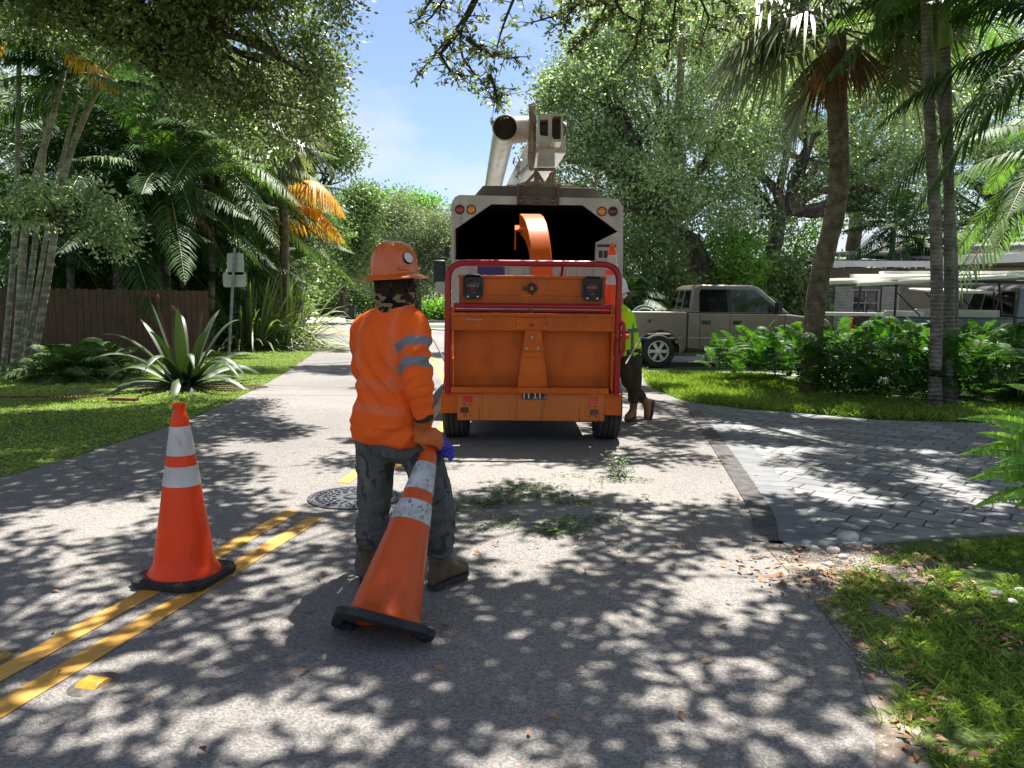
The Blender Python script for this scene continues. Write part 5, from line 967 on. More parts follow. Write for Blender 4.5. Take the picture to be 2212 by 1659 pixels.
def boots(parent, ankle, toe, up, mat, name='boot', shaft=0.17, L=0.30, laces=True):
    """ankle: point where the shaft meets the foot; toe: direction the foot points; up: direction of the shaft"""
    x = Vector(toe).normalized(); z = (Vector(up) - x * Vector(up).dot(x)).normalized(); y = z.cross(x); M = Matrix((( x.x, y.x, z.x, ankle[0]), (x.y, y.y, z.y, ankle[1]), (x.z, y.z, z.z, ankle[2]), (0, 0, 0, 1)))
    M = M @ Matrix.Translation((0, 0, -0.10)); b = MB(M)
    # foot: sections along x given as (x, half width, height, centre drop)
    V = []; F = []; seg = 22; A = np.arange(seg) * 2 * math.pi / seg; secs = ((-0.088, 0.012, 0.035), (-0.083, 0.030, 0.075), (-0.06, 0.040, 0.12), (-0.02, 0.043, 0.15), (0.03, 0.044, 0.14), (0.07, 0.046, 0.105), (0.12, 0.052, 0.082), (0.165, 0.052, 0.072), (0.195, 0.044, 0.062), (0.212, 0.028, 0.045), (0.217, 0.010, 0.030))
    for sx, w, h in secs:
        for a in A: V.append((sx, w * math.cos(a) * (1 - 0.12 * max(0, math.sin(a))), 0.022 + h * 0.5 + h * 0.5 * math.copysign(abs(math.sin(a)) ** 0.8, math.sin(a))))
    for k in range(len(secs) - 1):
        for i in range(seg): F.append((k * seg + i, k * seg + (i + 1) % seg, (k + 1) * seg + (i + 1) % seg, (k + 1) * seg + i))
    F += [tuple(range(seg - 1, -1, -1)), tuple((len(secs) - 1) * seg + k for k in range(seg))]; b.add(V, F)
    T = MB(M); ell(T, [(-0.025, 0, 0.05, 0.055, 0.040), (-0.025, 0, 0.12, 0.056, 0.044), (-0.028, 0, 0.18, 0.058, 0.050), (-0.03, 0, 0.12 + shaft, 0.063, 0.056)], p=2.2)
    b.v += [v for v in T.v]; b.f += [tuple(i + b.n for i in f) for f in T.f]; b.n += T.n
    def dsp(co, no): return 0.003 * (fbm(co * 45, 2, 3) - 0.5) + 0.003 * (vnoise(co * (18, 18, 60), 5) - 0.5)
    bo = worn(name, b, 0.0055, mat, parent, 4, dsp)
    s = MB(M); out = [(-0.092, 0.0), (-0.085, 0.03), (-0.05, 0.043), (0.0, 0.042), (0.06, 0.045), (0.12, 0.055), (0.17, 0.054), (0.205, 0.038), (0.222, 0.0)]; out = out + [(a, -w) for a, w in out[::-1][1:-1]]
    s.prism(out, 0.008, 0.028, 'z'); s.prism([(p[0] * 0.98, p[1] * 0.95) for p in out if p[0] < 0.02], 0.0, 0.009, 'z'); s.prism([(p[0] * 0.99, p[1] * 0.95) for p in out if p[0] > 0.05], 0.0, 0.009, 'z'); s.build('sole', M_sole, bo, bevel=0.002)
    if laces:
        s = MB(M)
        for k in range(7): zz = 0.105 + k * 0.028; xx = 0.075 - k * 0.014 if k < 3 else 0.036 - (k - 3) * 0.002; s.tube([(xx - 0.006, -0.028, zz), (xx + 0.006, 0, zz + 0.012), (xx - 0.006, 0.028, zz)], 0.0028, 5)
        s.build('laces', M_blk, bo)
    return bo
def hard_hat(parent, c, yaw, pitch, roll, mat, sticker=True, brim=0.042, sc=1.0):
    M = Matrix.Translation(c) @ Matrix.Rotation(yaw, 4, 'Z') @ Matrix.Rotation(pitch, 4, 'Y') @ Matrix.Rotation(roll, 4, 'X') @ Matrix.Scale(sc, 4)
    n = 72; A = np.arange(n) * 2 * math.pi / n; V = []; F = []; rings = []
    for t in np.linspace(0, 1, 20):
        r = math.cos(t * math.pi / 2) ** 0.62; z = 0.012 + 0.150 * math.sin(t * math.pi / 2) ** 0.9; rings.append((r, z))
    for r, z in rings:
        for a in A:
            k = 1.0
            x, y = 0.134 * r * math.cos(a), 0.109 * r * math.sin(a); zz = z
            rid = math.exp(-(y / 0.014) ** 2) * 0.009 + (math.exp(-((abs(y) - 0.042) / 0.008) ** 2)) * 0.005
            if z > 0.06: zz += rid * min(1, (z - 0.06) / 0.04) * (1 if abs(x) < 0.12 else 0)
            V.append((x, y, zz))
    # brim rings
    for rr, z in ((1.0, 0.012), (1.03, 0.005), (1.16, -0.004), (1.30, -0.014), (1.315, -0.018), (1.30, -0.020), (1.15, -0.010), (0.985, 0.0), (0.96, 0.03)):
        for a in A: f = 1 + 0.06 * max(0, math.cos(a)) ** 2; V.append((0.134 * (1 + (rr - 1) * brim / 0.042) * math.cos(a) * f, 0.109 * (1 + (rr - 1) * 1.2 * brim / 0.042) * math.sin(a), z - 0.006 * abs(math.cos(a))))
    nr = len(rings)
    for k in range(nr - 1):
        for i in range(n): F.append((k * n + i, k * n + (i + 1) % n, (k + 1) * n + (i + 1) % n, (k + 1) * n + i))
    seq = [0] + [nr + j for j in range(9)]
    for q in range(len(seq) - 1):
        a0, b0 = seq[q], seq[q + 1]
        for i in range(n): F.append((a0 * n + i, b0 * n + i, b0 * n + (i + 1) % n, a0 * n + (i + 1) % n))
    F.append(tuple((nr - 1) * n + i for i in range(n)))
    b = MB(M); b.add(V, F); h = b.build('hard_hat', mat, parent, ang=60)
    b = MB(M); b.box((-0.035, -0.109, 0.03), (0.055, 0.012, 0.018)); b.box((0.0, 0.112, 0.03), (0.055, 0.010, 0.016)); b.build('accessory_slot', mat, h, bevel=0.003)
    if sticker:
        b = MB(M @ Matrix.Translation((0.004, -0.1055, 0.082)) @ Matrix.Rotation(R(2), 4, 'Z') @ Matrix.Rotation(R(90 - 24), 4, 'X')); b.lathe([(0.028, -0.008), (0.028, 0.004), (0.0, 0.0055)], 28, cap=False); b.build('round_sticker', M_sticker, h)
        b = MB(M @ Matrix.Translation((0.004, -0.1055, 0.082)) @ Matrix.Rotation(R(2), 4, 'Z') @ Matrix.Rotation(R(90 - 24), 4, 'X')); b.lathe([(0.0315, -0.008), (0.0315, 0.0025), (0.0, 0.003)], 28, cap=False); b.build('sticker_edge', M_blk, h)
    b = MB(M); b.tube([(0.095 * math.cos(a) * 1.2, 0.095 * math.sin(a), 0.0) for a in np.linspace(0, 6.283, 31)[:-1]], 0.008, 6, closed=True); b.build('head_band', M_blk, h); return h, M

# ---------------- worker in orange, seen from behind, dragging the cone
A0 = Vector((-0.62, 4.16, 0)); w1 = thing('person', 'worker in orange long sleeves and orange hard hat seen from behind, dragging a cone', 'person', A0)
def wp(x, y, d): return P(x, y, d) - A0
YAW = -R(33)
def zt_(y): return wp(846, y, 4.16).z
def tsec(y, xl, xr, dep, d=4.16, yaw=YAW):      # torso section from sighted left and right edges
    l, r = wp(xl, y, d), wp(xr, y, d); hw = (r.x - l.x) / 2; c, s = math.cos(yaw), math.sin(yaw); a = math.sqrt(max(1e-4, hw * hw - (dep * s) ** 2)) / c; return ((l.x + r.x) / 2, d - A0.y, l.z, a, dep, yaw)
TS = [(948, 764, 918, 0.150), (930, 759, 922, 0.160), (905, 762, 928, 0.165), (878, 768, 932, 0.163), (850, 771, 934, 0.158), (828, 773, 932, 0.150), (796, 771, 928, 0.144), (765, 768, 924, 0.142), (734, 766, 922, 0.138), (712, 772, 917, 0.128), (694, 784, 908, 0.108), (678, 801, 898, 0.098), (664, 811, 893, 0.092), (652, 815, 890, 0.090)]
sh_r = wp(897, 705, 4.06); el_r = wp(900, 806, 3.93); wr_r = wp(916, 904, 3.955)
sh_l = wp(787, 712, 4.27); el_l = wp(789, 800, 4.42); wr_l = wp(815, 850, 4.62)
def upper(b, k=0.0):
    ell(b, [tuple(list(tsec(y, xl, xr, dep))[:3] + [tsec(y, xl, xr, dep)[3] - k, dep - k, YAW]) for y, xl, xr, dep in TS])
    limb(b, [wp(872, 684, 4.12), sh_r, (sh_r + el_r) / 2, el_r, (el_r + wr_r) / 2, wr_r], [0.062 - k, 0.078 - k, 0.073 - k, 0.068 - k, 0.061 - k, 0.046 - k])
    limb(b, [wp(820, 686, 4.2), sh_l, (sh_l + el_l) / 2, el_l, (el_l + wr_l) / 2, wr_l], [0.06 - k, 0.078 - k, 0.074 - k, 0.066 - k, 0.056 - k, 0.042 - k])
b = MB(); upper(b)
def seg_t(co, a, c):
    a = np.array(a); c = np.array(c); d = c - a; t = np.clip(((co - a) @ d) / (d @ d), 0, 1); return t, np.linalg.norm(co - (a + t[:, None] * d), axis=1)
def armness(co):
    t1, d1 = seg_t(co, sh_r, el_r); t2, d2 = seg_t(co, el_r, wr_r); return t1, d1, t2, d2
def shirt_disp(co, no):
    t1, d1, t2, d2 = armness(co); arm = np.clip((0.105 - np.minimum(d1, d2)) / 0.02, 0, 1)
    z = co[:, 2]; x = co[:, 0]; torso = 1 - arm
    q = np.c_[x * 2.0 + z * 1.6, co[:, 1] * 2.5, z * 6.5 - x * 4.0]; f1 = 1 - np.abs(2 * fbm(q * 1.3, 3, 5) - 1)
    w = np.c_[x * 2.5, co[:, 1] * 2.5, z * 15]; f2 = 1 - np.abs(2 * fbm(w, 2, 8) - 1); low = np.clip((1.05 - z) / 0.2, 0, 1)
    d = torso * (0.020 * (f1 - 0.6) * (0.5 + 0.8 * low) + 0.016 * (f2 - 0.6) * low)
    # creases running from the right armpit down to the left waist
    s = (x - 0.02) * 0.75 + (z - 1.12) * 0.65; d += torso * 0.007 * np.sin(s * 70 + 5 * vnoise(co * 6, 2)) * np.exp(-((z - 1.12) / 0.17) ** 2)
    f3 = 1 - np.abs(2 * fbm(np.c_[x * 6 + z * 6, co[:, 1] * 6, z * 17 - x * 9], 3, 12) - 1); elb = np.exp(-((z - el_r.z - 0.02) / 0.16) ** 2); d += arm * (0.022 * (f3 - 0.6) * (0.45 + elb))
    return d * 1.45
def band_torso(co):
    t1, d1, t2, d2 = armness(co); arm = np.minimum(d1, d2) < 0.100; z = co[:, 2]; x = co[:, 0]; w = 0.024
    z1 = zt_(825) - 0.02 * x; z2 = zt_(877) - 0.03 * x; v = np.maximum(w - np.abs(z - z1), w - np.abs(z - z2))
    # braces over the shoulders, in the body's own frame
    c, s = math.cos(YAW), math.sin(YAW); lx = (x - tsec(*TS[8])[0]) * c + co[:, 1] * s; v2 = w * 0.95 - np.abs(np.abs(lx) - 0.115 + 0.0 * z); v = np.where(z > zt_(825), np.maximum(v, v2), v)
    return np.where(arm, -0.02, v)
def band_arm(co):
    t1, d1, t2, d2 = armness(co); arm = np.minimum(d1, d2) < 0.104; L1 = (sh_r - el_r).length; L2 = (el_r - wr_r).length; s = np.where(t1 < 1, t1 * L1, L1 + t2 * L2); v = np.maximum(0.026 - np.abs(s - 0.115), 0.026 - np.abs(s - 0.225)); v = np.where(arm, v, -0.02)
    tl, dl = seg_t(co, sh_l, el_l); return np.where((dl < 0.1) & (co[:, 0] < sh_l.x + 0.02), np.maximum(v, 0.026 - np.abs(tl * (sh_l - el_l).length - 0.12)), v)
worn('shirt', b, 0.0075, M_hivis, w1, 5, shirt_disp, {'band': band_torso, 'band2': band_arm})
# legs
hl = [wp(812, 948, 4.18), wp(812, 990, 4.19), wp(808, 1092, 4.20), wp(799, 1160, 4.22), wp(796, 1238, 4.24)]; rl_ = [0.115, 0.100, 0.082, 0.074, 0.064]
hr = [wp(893, 948, 4.14), wp(915, 995, 4.12), wp(946, 1090, 4.08), wp(948, 1150, 4.09), wp(948, 1196, 4.10)]; rr_ = [0.115, 0.102, 0.084, 0.076, 0.066]
def legs(b, k=0.0):
    ell(b, [tuple(list(tsec(y, xl, xr, dep))[:3] + [tsec(y, xl, xr, dep)[3] - k, dep - k, YAW]) for y, xl, xr, dep in ((992, 790, 905, 0.06), (975, 778, 916, 0.12), (955, 771, 913, 0.140), (935, 769, 911, 0.142), (915, 770, 912, 0.140))])
    limb(b, hl, [r - k for r in rl_]); limb(b, hr, [r - k for r in rr_])
def trouser_disp(co, no):
    z = co[:, 2]; low = np.clip((0.52 - z) / 0.2, 0, 1); q = np.c_[co[:, 0] * 5, co[:, 1] * 5, z * (13)]; f = 1 - np.abs(2 * fbm(q, 3, 31) - 1); g = 1 - np.abs(2 * fbm(np.c_[co[:, 0] * 9 + z * 5, co[:, 1] * 6, z * 6], 3, 34) - 1)
    cuff = np.exp(-((z - 0.19) / 0.03) ** 2); return 0.024 * (f - 0.6) * (0.35 + low) + 0.016 * (g - 0.6) * (1 - low) - 0.004 * cuff
b = MB(); legs(b); tr_ = worn('trousers', b, 0.0075, M_camo, w1, 4, trouser_disp)
b = MB(); q = wp(779, 1035, 4.2); b.box(q + Vector((0.012, 0, 0.0)), (0.030, 0.15, 0.17)); b.box(q + Vector((0.004, 0, 0.075)), (0.036, 0.16, 0.05)); b.build('cargo_pocket', M_camo, tr_, bevel=0.012, seg=3)
# body below the clothes, head with face
hc = wp(853, 612, 4.15); FD = Vector((math.sin(R(42)), math.cos(R(42)), -0.02)).normalized()   # where the face looks
SD = Vector((FD.y, -FD.x, 0)).normalized()
def head(b, hc, FD, SD, s=1.0):
    U = Vector((0, 0, 1)); yaw = math.atan2(FD.y, FD.x)
    ell(b, [(hc.x + FD.x * o, hc.y + FD.y * o, hc.z + z * s, a * s, w * s, yaw) for z, a, w, o in ((-0.125, 0.03, 0.03, 0.045), (-0.11, 0.055, 0.045, 0.03), (-0.08, 0.078, 0.06, 0.012), (-0.04, 0.088, 0.068, 0.004), (0.0, 0.095, 0.074, 0), (0.04, 0.098, 0.077, -0.002), (0.08, 0.092, 0.072, -0.004), (0.11, 0.07, 0.055, -0.004), (0.125, 0.03, 0.025, -0.004))], p=2.1)
    b.tube([hc + FD * 0.088 + U * 0.02, hc + FD * 0.105 - U * 0.005, hc + FD * 0.112 - U * 0.028, hc + FD * 0.09 - U * 0.038], [0.008, 0.011, 0.015, 0.010], 8)
    for k in (-1, 1):
        b.tube([hc + SD * k * 0.074 + U * 0.018 - FD * 0.012, hc + SD * k * 0.082 - U * 0.01 - FD * 0.016, hc + SD * k * 0.075 - U * 0.036 - FD * 0.006], [0.012, 0.015, 0.009], 8)
        b.tube([hc + FD * 0.083 + SD * k * 0.02 + U * 0.022, hc + FD * 0.075 + SD * k * 0.05 + U * 0.018], [0.009, 0.008], 8)
    b.tube([hc + FD * 0.088 - SD * 0.022 - U * 0.064, hc + FD * 0.097 - U * 0.062, hc + FD * 0.088 + SD * 0.022 - U * 0.064], [0.006, 0.009, 0.006], 8)
b = MB(); upper(b, 0.014); legs(b, 0.014); head(b, hc, FD, SD); limb(b, [hc - Vector((0, 0, 0.05)), wp(853, 668, 4.15)], [0.06, 0.066])
for hh, ak in ((hl, 0), (hr, 0)): limb(b, [hh[-1] + Vector((0, 0, 0.03)), hh[-1] - Vector((0, 0, 0.07))], [0.04, 0.034])
worn('body', b, 0.0075, M_skin, w1, 3)
b = MB()
for k in (-1, 1): b.lathe([(0.0, 0.012), (0.008, 0.009), (0.012, 0.0), (0.0, -0.01)], 14, M=Matrix.Translation(hc + FD * 0.078 + SD * k * 0.032 + Vector((0, 0, 0.008))) @ FD.to_track_quat('Z', 'Y').to_matrix().to_4x4(), cap=False)
b.build('eyes', pmat('eye', (0.05, 0.03, 0.02), rough=0.2), w1) if False else None
# gaiter over neck and back of the head
b = MB(); yaw = math.atan2(FD.y, FD.x)
ell(b, [(hc.x + FD.x * o, hc.y + FD.y * o, hc.z + z, a, w, yaw) for z, a, w, o in ((-0.185, 0.080, 0.080, -0.01), (-0.15, 0.086, 0.085, -0.008), (-0.11, 0.096, 0.090, 0.0), (-0.08, 0.106, 0.095, 0.004), (-0.05, 0.108, 0.095, 0.002), (-0.035, 0.108, 0.095, 0.0), (0.0, 0.107, 0.094, -0.004), (0.05, 0.106, 0.093, -0.006), (0.08, 0.095, 0.082, -0.006))], p=2.1)
worn('neck_gaiter', b, 0.006, M_gaiter, w1, 3, lambda co, no: 0.010 * ((1 - np.abs(2 * fbm(np.c_[co[:, 0] * 8, co[:, 1] * 8, co[:, 2] * 26], 2, 3) - 1)) - 0.6) * np.clip((hc.z - 0.03 - co[:, 2]) / 0.05, 0.1, 1), {'band': lambda co: np.minimum((fbm(np.c_[co[:, 0] * 26, co[:, 1] * 26, co[:, 2] * 60], 2, 9) - 0.54) * 0.05, (hc.z - 0.055 + 0.03 * (vnoise(co * 20, 4) - 0.5) - co[:, 2]) * 0.5)})
b = MB(); b.tube([hc + FD * 0.108 - SD * 0.05 + Vector((0, 0, 0.004)), hc + FD * 0.116 - SD * 0.03 + Vector((0, 0, -0.002)), hc + FD * 0.112 + Vector((0, 0, 0.008)), hc + FD * 0.116 + SD * 0.03 + Vector((0, 0, -0.002)), hc + FD * 0.108 + SD * 0.05 + Vector((0, 0, 0.004)), hc + FD * 0.05 + SD * 0.092 + Vector((0, 0, 0.008))], [0.010, 0.019, 0.006, 0.019, 0.012, 0.004], 8); b.build('safety_glasses', M_blk, w1)
hat, HM = hard_hat(w1, hc + Vector((0.0, 0, 0.045)), math.atan2(FD.y, FD.x) + 0.0, -R(3), 0, M_helmet)
# boots
fd = (G(1006, 1253) - G(936, 1287)); fd.z = 0; ank = G(936, 1279) - A0 + fd.normalized() * 0.068; ank.z = 0.118
boots(w1, ank, fd, (hr[-1] - ank), M_boot)
ank2 = G(797, 1262) - A0 + Vector((0.0, 0.03, 0)); ank2.z = 0.118; boots(w1, ank2, (0.12, 1, 0), (0, 0, 1), M_boot, shaft=0.06)
# gloves: the right one closed round the neck of the cone, the left one relaxed in front of the belly
nB = Vector((-0.35, -0.70, 0.62)).normalized(); grip = (apex - ax * 0.035) - A0; u_ = (wp(950, 921, 3.98) - wr_r); u_ = (u_ - nB * u_.dot(nB)).normalized()
wrist = grip + nB * 0.050 - u_ * 0.055
b = MB(); b.tube([wr_r + (wr_r - wrist).normalized() * 0.035, wr_r, wrist, wrist + u_ * 0.02], [0.040, 0.041, 0.034, 0.032], 16, squash=0.9)
def fingers_round(b, wrist, u, n, side, axis_p, axis_d, s=1.05):
    """palm against the neck, each finger bent joint by joint round the cone's neck"""
    k = n.cross(u) * side
    for t in np.linspace(-0.030, 0.030, 5): b.tube([wrist + k * t * 0.75 * s - u * 0.01, wrist + u * 0.045 * s + k * t * s + n * 0.004, wrist + u * 0.088 * s + k * t * 1.05 * s - n * 0.002], [0.018 * s, 0.019 * s, 0.0155 * s], 10)
    for i, (off, L) in enumerate(((0.032, 0.080), (0.011, 0.088), (-0.011, 0.083), (-0.031, 0.068))):
        p = wrist + u * (0.088 - 0.005 * abs(i - 1)) * s + k * off * s; d = Vector(u); pts = [p - u * 0.014, p]; rot = n.cross(u)
        for c, f in zip((0.85, 1.0, 0.85), (0.44, 0.32, 0.28)):
            d1 = Matrix.Rotation(c * (0.94 + 0.05 * i), 3, rot) @ d; d2 = Matrix.Rotation(-c * (0.94 + 0.05 * i), 3, rot) @ d
            d = d1 if (len(pts) == 2 and d1.dot(n) < d2.dot(n)) or (len(pts) > 2 and sgn > 0) else d2
            if len(pts) == 2: sgn = 1 if d1.dot(n) < d2.dot(n) else -1
            pts.append(pts[-1] + d.normalized() * L * f * s)
        b.tube(pts, [0.0138 * s, 0.0132 * s, 0.0120 * s, 0.0110 * s, 0.0092 * s], 10)
    th = (u * 0.35 + k * 0.45 - n * 0.85).normalized(); p = wrist + u * 0.030 * s + k * 0.030 * s
    b.tube([p - th * 0.012 + n * 0.004, p + th * 0.030 * s, p + (th * 0.056 + u * 0.010) * s, p + (th * 0.074 + u * 0.024 - n * 0.002) * s], [0.0185 * s, 0.0165 * s, 0.0138 * s, 0.011 * s], 10)
fingers_round(b, wrist, u_, nB, -1, grip, ax)
glr = worn('glove', b, 0.0036, M_glove_o, w1, 2, lambda co, no: 0.0035 * (fbm(co * 38, 2, 4) - 0.5))
b = MB(); cdir = (wr_r - el_r).normalized(); b.tube([wr_r - cdir * 0.035, wr_r - cdir * 0.0, wr_r + cdir * 0.012], [0.052, 0.050, 0.044], 22); 
kk = nB.cross(u_) * -1; b.tube([wrist + kk * 0.034 - nB * 0.012 + u_ * 0.0, wrist + kk * 0.042 - nB * 0.016 + u_ * 0.03, wrist + kk * 0.044 - nB * 0.024 + u_ * 0.055], [0.014, 0.017, 0.010], 10)
b.build('glove_cuff', M_glove_k, glr)
b = MB(); ul = (wr_l - el_l).normalized(); b.tube([wr_l - ul * 0.04, wr_l, wr_l + ul * 0.02], [0.042, 0.040, 0.034], 16); fingers_round(b, wr_l, ul, Vector((-0.9, 0.1, 0.3)) - ul * Vector((-0.9, 0.1, 0.3)).dot(ul), 1, wr_l, ul); worn('glove', b, 0.0045, M_glove_o, w1, 2)
# blue gloves tucked behind the orange cone, hanging from the hip pocket
bg = thing('work_glove', 'bright blue spare glove hanging from the worker\'s right hip behind the cone top', 'glove', P(965, 968, 4.02)); b = MB(); g0_ = P(965, 968, 4.02)
def gp_(x, y, d=4.02): return P(x, y, d) - g0_
b.tube([gp_(950, 944), gp_(955, 958), gp_(962, 972)], [0.022, 0.034, 0.038], 14, squash=0.6)
for pts in ([(960, 962), (972, 976), (979, 990)], [(957, 966), (966, 980), (974, 996)], [(952, 966), (958, 980), (962, 988)], [(948, 960), (947, 974), (951, 984)], [(964, 955), (974, 966), (981, 974)]): b.tube([gp_(*p, 4.02 + 0.006 * i) for i, p in enumerate(pts)], [0.016, 0.014, 0.010], 10)
worn('glove', b, 0.004, pmat('blue_glove', (0.045, 0.045, 0.46), (0.03, 0.03, 0.34), scale=20, rough=0.6, bump=0.4, bscale=40), bg, 2, lambda co, no: 0.012 * (fbm(co * 22, 3, 4) - 0.5))

# ---------------- worker in lime at the right of the chipper
B0 = Vector((1.52, 10.15, 0)); w2 = thing('person', 'worker in lime green jersey and white hard hat standing behind the chipper\'s right side', 'person', B0)
def vp_(x, y, d): return P(x, y, d) - B0
sy2 = R(20)
def up2(b, k=0.0):
    S = [(768, 1356, 10.20, 0.175, 0.130), (745, 1354, 10.2, 0.18, 0.135), (720, 1349, 10.2, 0.175, 0.13), (700, 1344, 10.2, 0.185, 0.13), (682, 1341, 10.2, 0.185, 0.12), (668, 1339, 10.2, 0.13, 0.09), (658, 1338, 10.2, 0.065, 0.06)]
    ell(b, [(vp_(x, y, d).x, d - B0.y, vp_(x, y, d).z, a - k, c - k, sy2) for y, x, d, a, c in S])
    limb(b, [vp_(1344, 676, 10.12), vp_(1358, 683, 10.05), vp_(1352, 712, 9.9), vp_(1338, 722, 9.75)], [0.06 - k, 0.078 - k, 0.066 - k, 0.05 - k])
    limb(b, [vp_(1330, 676, 10.3), vp_(1318, 690, 10.35), vp_(1312, 720, 10.3), vp_(1300, 730, 10.1)], [0.06 - k, 0.07 - k, 0.06 - k, 0.045 - k])
L1 = [vp_(1366, 762, 10.2), vp_(1371, 800, 10.18), vp_(1371, 830, 10.15), vp_(1367, 868, 10.2)]; L2 = [vp_(1350, 762, 10.25), vp_(1352, 800, 10.15), vp_(1358, 828, 10.15), vp_(1388, 858, 10.35)]
def lg2(b, k=0.0):
    ell(b, [(vp_(1358, y, 10.2).x, 0.05, vp_(1358, y, 10.2).z, a - k, c - k, sy2) for y, a, c in ((785, 0.12, 0.08), (770, 0.165, 0.125), (752, 0.165, 0.125))]); limb(b, L1, [0.105 - k, 0.09 - k, 0.078 - k, 0.058 - k]); limb(b, L2, [0.105 - k, 0.09 - k, 0.080 - k, 0.060 - k])
b = MB(); up2(b); worn('shirt', b, 0.011, M_lime, w2, 4, lambda co, no: 0.022 * ((1 - np.abs(2 * fbm(np.c_[co[:, 0] * 5 + co[:, 2] * 3, co[:, 1] * 4, co[:, 2] * 9], 3, 3) - 1)) - 0.6), {'band': lambda co: np.maximum(0.028 - np.abs(co[:, 2] - vp_(1350, 713, 10.2).z), np.where(co[:, 1] < -0.1, -1, 0.022 - np.abs(np.abs(co[:, 0] - vp_(1344, 700, 10.2).x) - 0.115)))})
b = MB(); lg2(b); worn('trousers', b, 0.011, M_olive, w2, 4, lambda co, no: 0.030 * ((1 - np.abs(2 * fbm(np.c_[co[:, 0] * 5, co[:, 1] * 5, co[:, 2] * 12], 3, 3) - 1)) - 0.6))
hc2 = vp_(1336, 636, 10.15); F2 = Vector((-0.55, -0.5, -0.25)).normalized(); F2h = Vector((F2.x, F2.y, 0)).normalized(); S2 = Vector((F2h.y, -F2h.x, 0))
b = MB(); up2(b, 0.015); lg2(b, 0.015); head(b, hc2, F2h, S2); limb(b, [hc2 - Vector((0, 0, 0.05)), vp_(1338, 664, 10.2)], [0.055, 0.06]); worn('body', b, 0.010, M_skin, w2, 3)
hard_hat(w2, hc2 + Vector((0.0, 0, 0.045)), math.atan2(F2h.y, F2h.x), R(10), 0, M_helmet_w, sticker=False, brim=0.022)
b = MB(); b.tube([hc2 + S2 * 0.078 + Vector((0, 0, 0.02)), hc2 + S2 * 0.105 + Vector((0, 0, -0.01)), hc2 + S2 * 0.080 + Vector((0, 0, -0.04))], [0.02, 0.036, 0.02], 12); b.tube([hc2 - S2 * 0.078 + Vector((0, 0, 0.02)), hc2 - S2 * 0.105 + Vector((0, 0, -0.01)), hc2 - S2 * 0.080 + Vector((0, 0, -0.04))], [0.02, 0.036, 0.02], 12); b.build('ear_defenders', M_helmet_w, w2)
a1 = Vector((L1[-1].x, L1[-1].y, 0.118)); boots(w2, a1, (-0.45, -0.9, 0), (0.02, 0, 1), M_boot2, shaft=0.14, laces=False)
an = vp_(1397, 872, 10.38); boots(w2, an, (-0.25, -0.55, -0.80), (-0.75, -0.2, 0.55), M_boot2, shaft=0.12, laces=False)
b = MB(); b.tube([vp_(1338, 722, 9.75), vp_(1334, 724, 9.72)], [0.045, 0.04], 12); fingers_round(b, vp_(1336, 722, 9.73), Vector((-0.8, -0.5, -0.2)).normalized(), Vector((0.3, -0.6, 0.7)) - Vector((-0.8, -0.5, -0.2)).normalized() * Vector((0.3, -0.6, 0.7)).dot(Vector((-0.8, -0.5, -0.2)).normalized()), 1, None, None); worn('glove', b, 0.006, M_glove_k, w2, 2)
# ================================================================== vegetation
def unit(a): return a / (np.linalg.norm(a, axis=-1, keepdims=True) + 1e-9)
def leaf_geo(pos, d, nrm, L, W, base_t=0.0, fold=0.0):
    """diamond leaves; pos is the leaf base"""
    pos = np.asarray(pos, float); n = len(pos); d = unit(np.asarray(d, float)); s = unit(np.cross(d, nrm)); up = np.cross(s, d)
    L = np.broadcast_to(L, n)[:, None]; W = np.broadcast_to(W, n)[:, None]
    m = pos + d * L * 0.45
    V = np.stack([pos, m + s * W * 0.5 + up * W * fold, pos + d * L, m - s * W * 0.5 + up * W * fold], 1).reshape(-1, 3)
    return V, (np.arange(n)[:, None] * 4 + np.arange(4)[None, :])
def leaf6(pos, d, nrm, L, W, bend=0.12):
    """pointed leaves with a bend: six corners, two faces"""
    pos = np.asarray(pos, float); n = len(pos); d = unit(np.asarray(d, float)); s = unit(np.cross(d, nrm)); up = np.cross(s, d)
    L = np.broadcast_to(L, n)[:, None]; W = np.broadcast_to(W, n)[:, None]
    a = pos; m1 = pos + d * L * 0.5 + up * L * bend * 0.6; t = pos + d * L - up * L * bend * 0.3
    V = np.stack([a, m1 + s * W * 0.5, t, m1 - s * W * 0.5, m1], 1).reshape(-1, 3)
    i = np.arange(n)[:, None] * 5
    return V, np.concatenate([i + np.array([0, 4, 2, 1])[None], i + np.array([0, 3, 2, 4])[None]], 0)
def rnd_dir(n): return unit(RNG.normal(size=(n, 3)))
def clumps(centers, rad, per, L, W, flat=0.75, droop=0.15, up=0.6):
    """leaf clusters round twig ends"""
    n = len(centers) * per; c = np.repeat(centers, per, 0); rad = np.repeat(np.broadcast_to(rad, len(centers)), per)[:, None]
    o = RNG.normal(size=(n, 3)) * np.array([1, 1, flat]) * rad * 0.5
    d = unit(o * 0.8 + RNG.normal(size=(n, 3)) * rad * 0.45 - np.array([0, 0, droop]) * rad)
    nr = unit(rnd_dir(n) + np.array([0, -0.25, up * 0.7]))
    l = L * RNG.uniform(0.7, 1.25, n)
    V, F = leaf_geo(c + o, d, nr, l, W / L * l)
    cv = np.repeat(RNG.uniform(0, 1, len(centers)), per) * 0.55 + RNG.uniform(0, 0.45, n)
    return V, F, np.repeat(cv, 4)
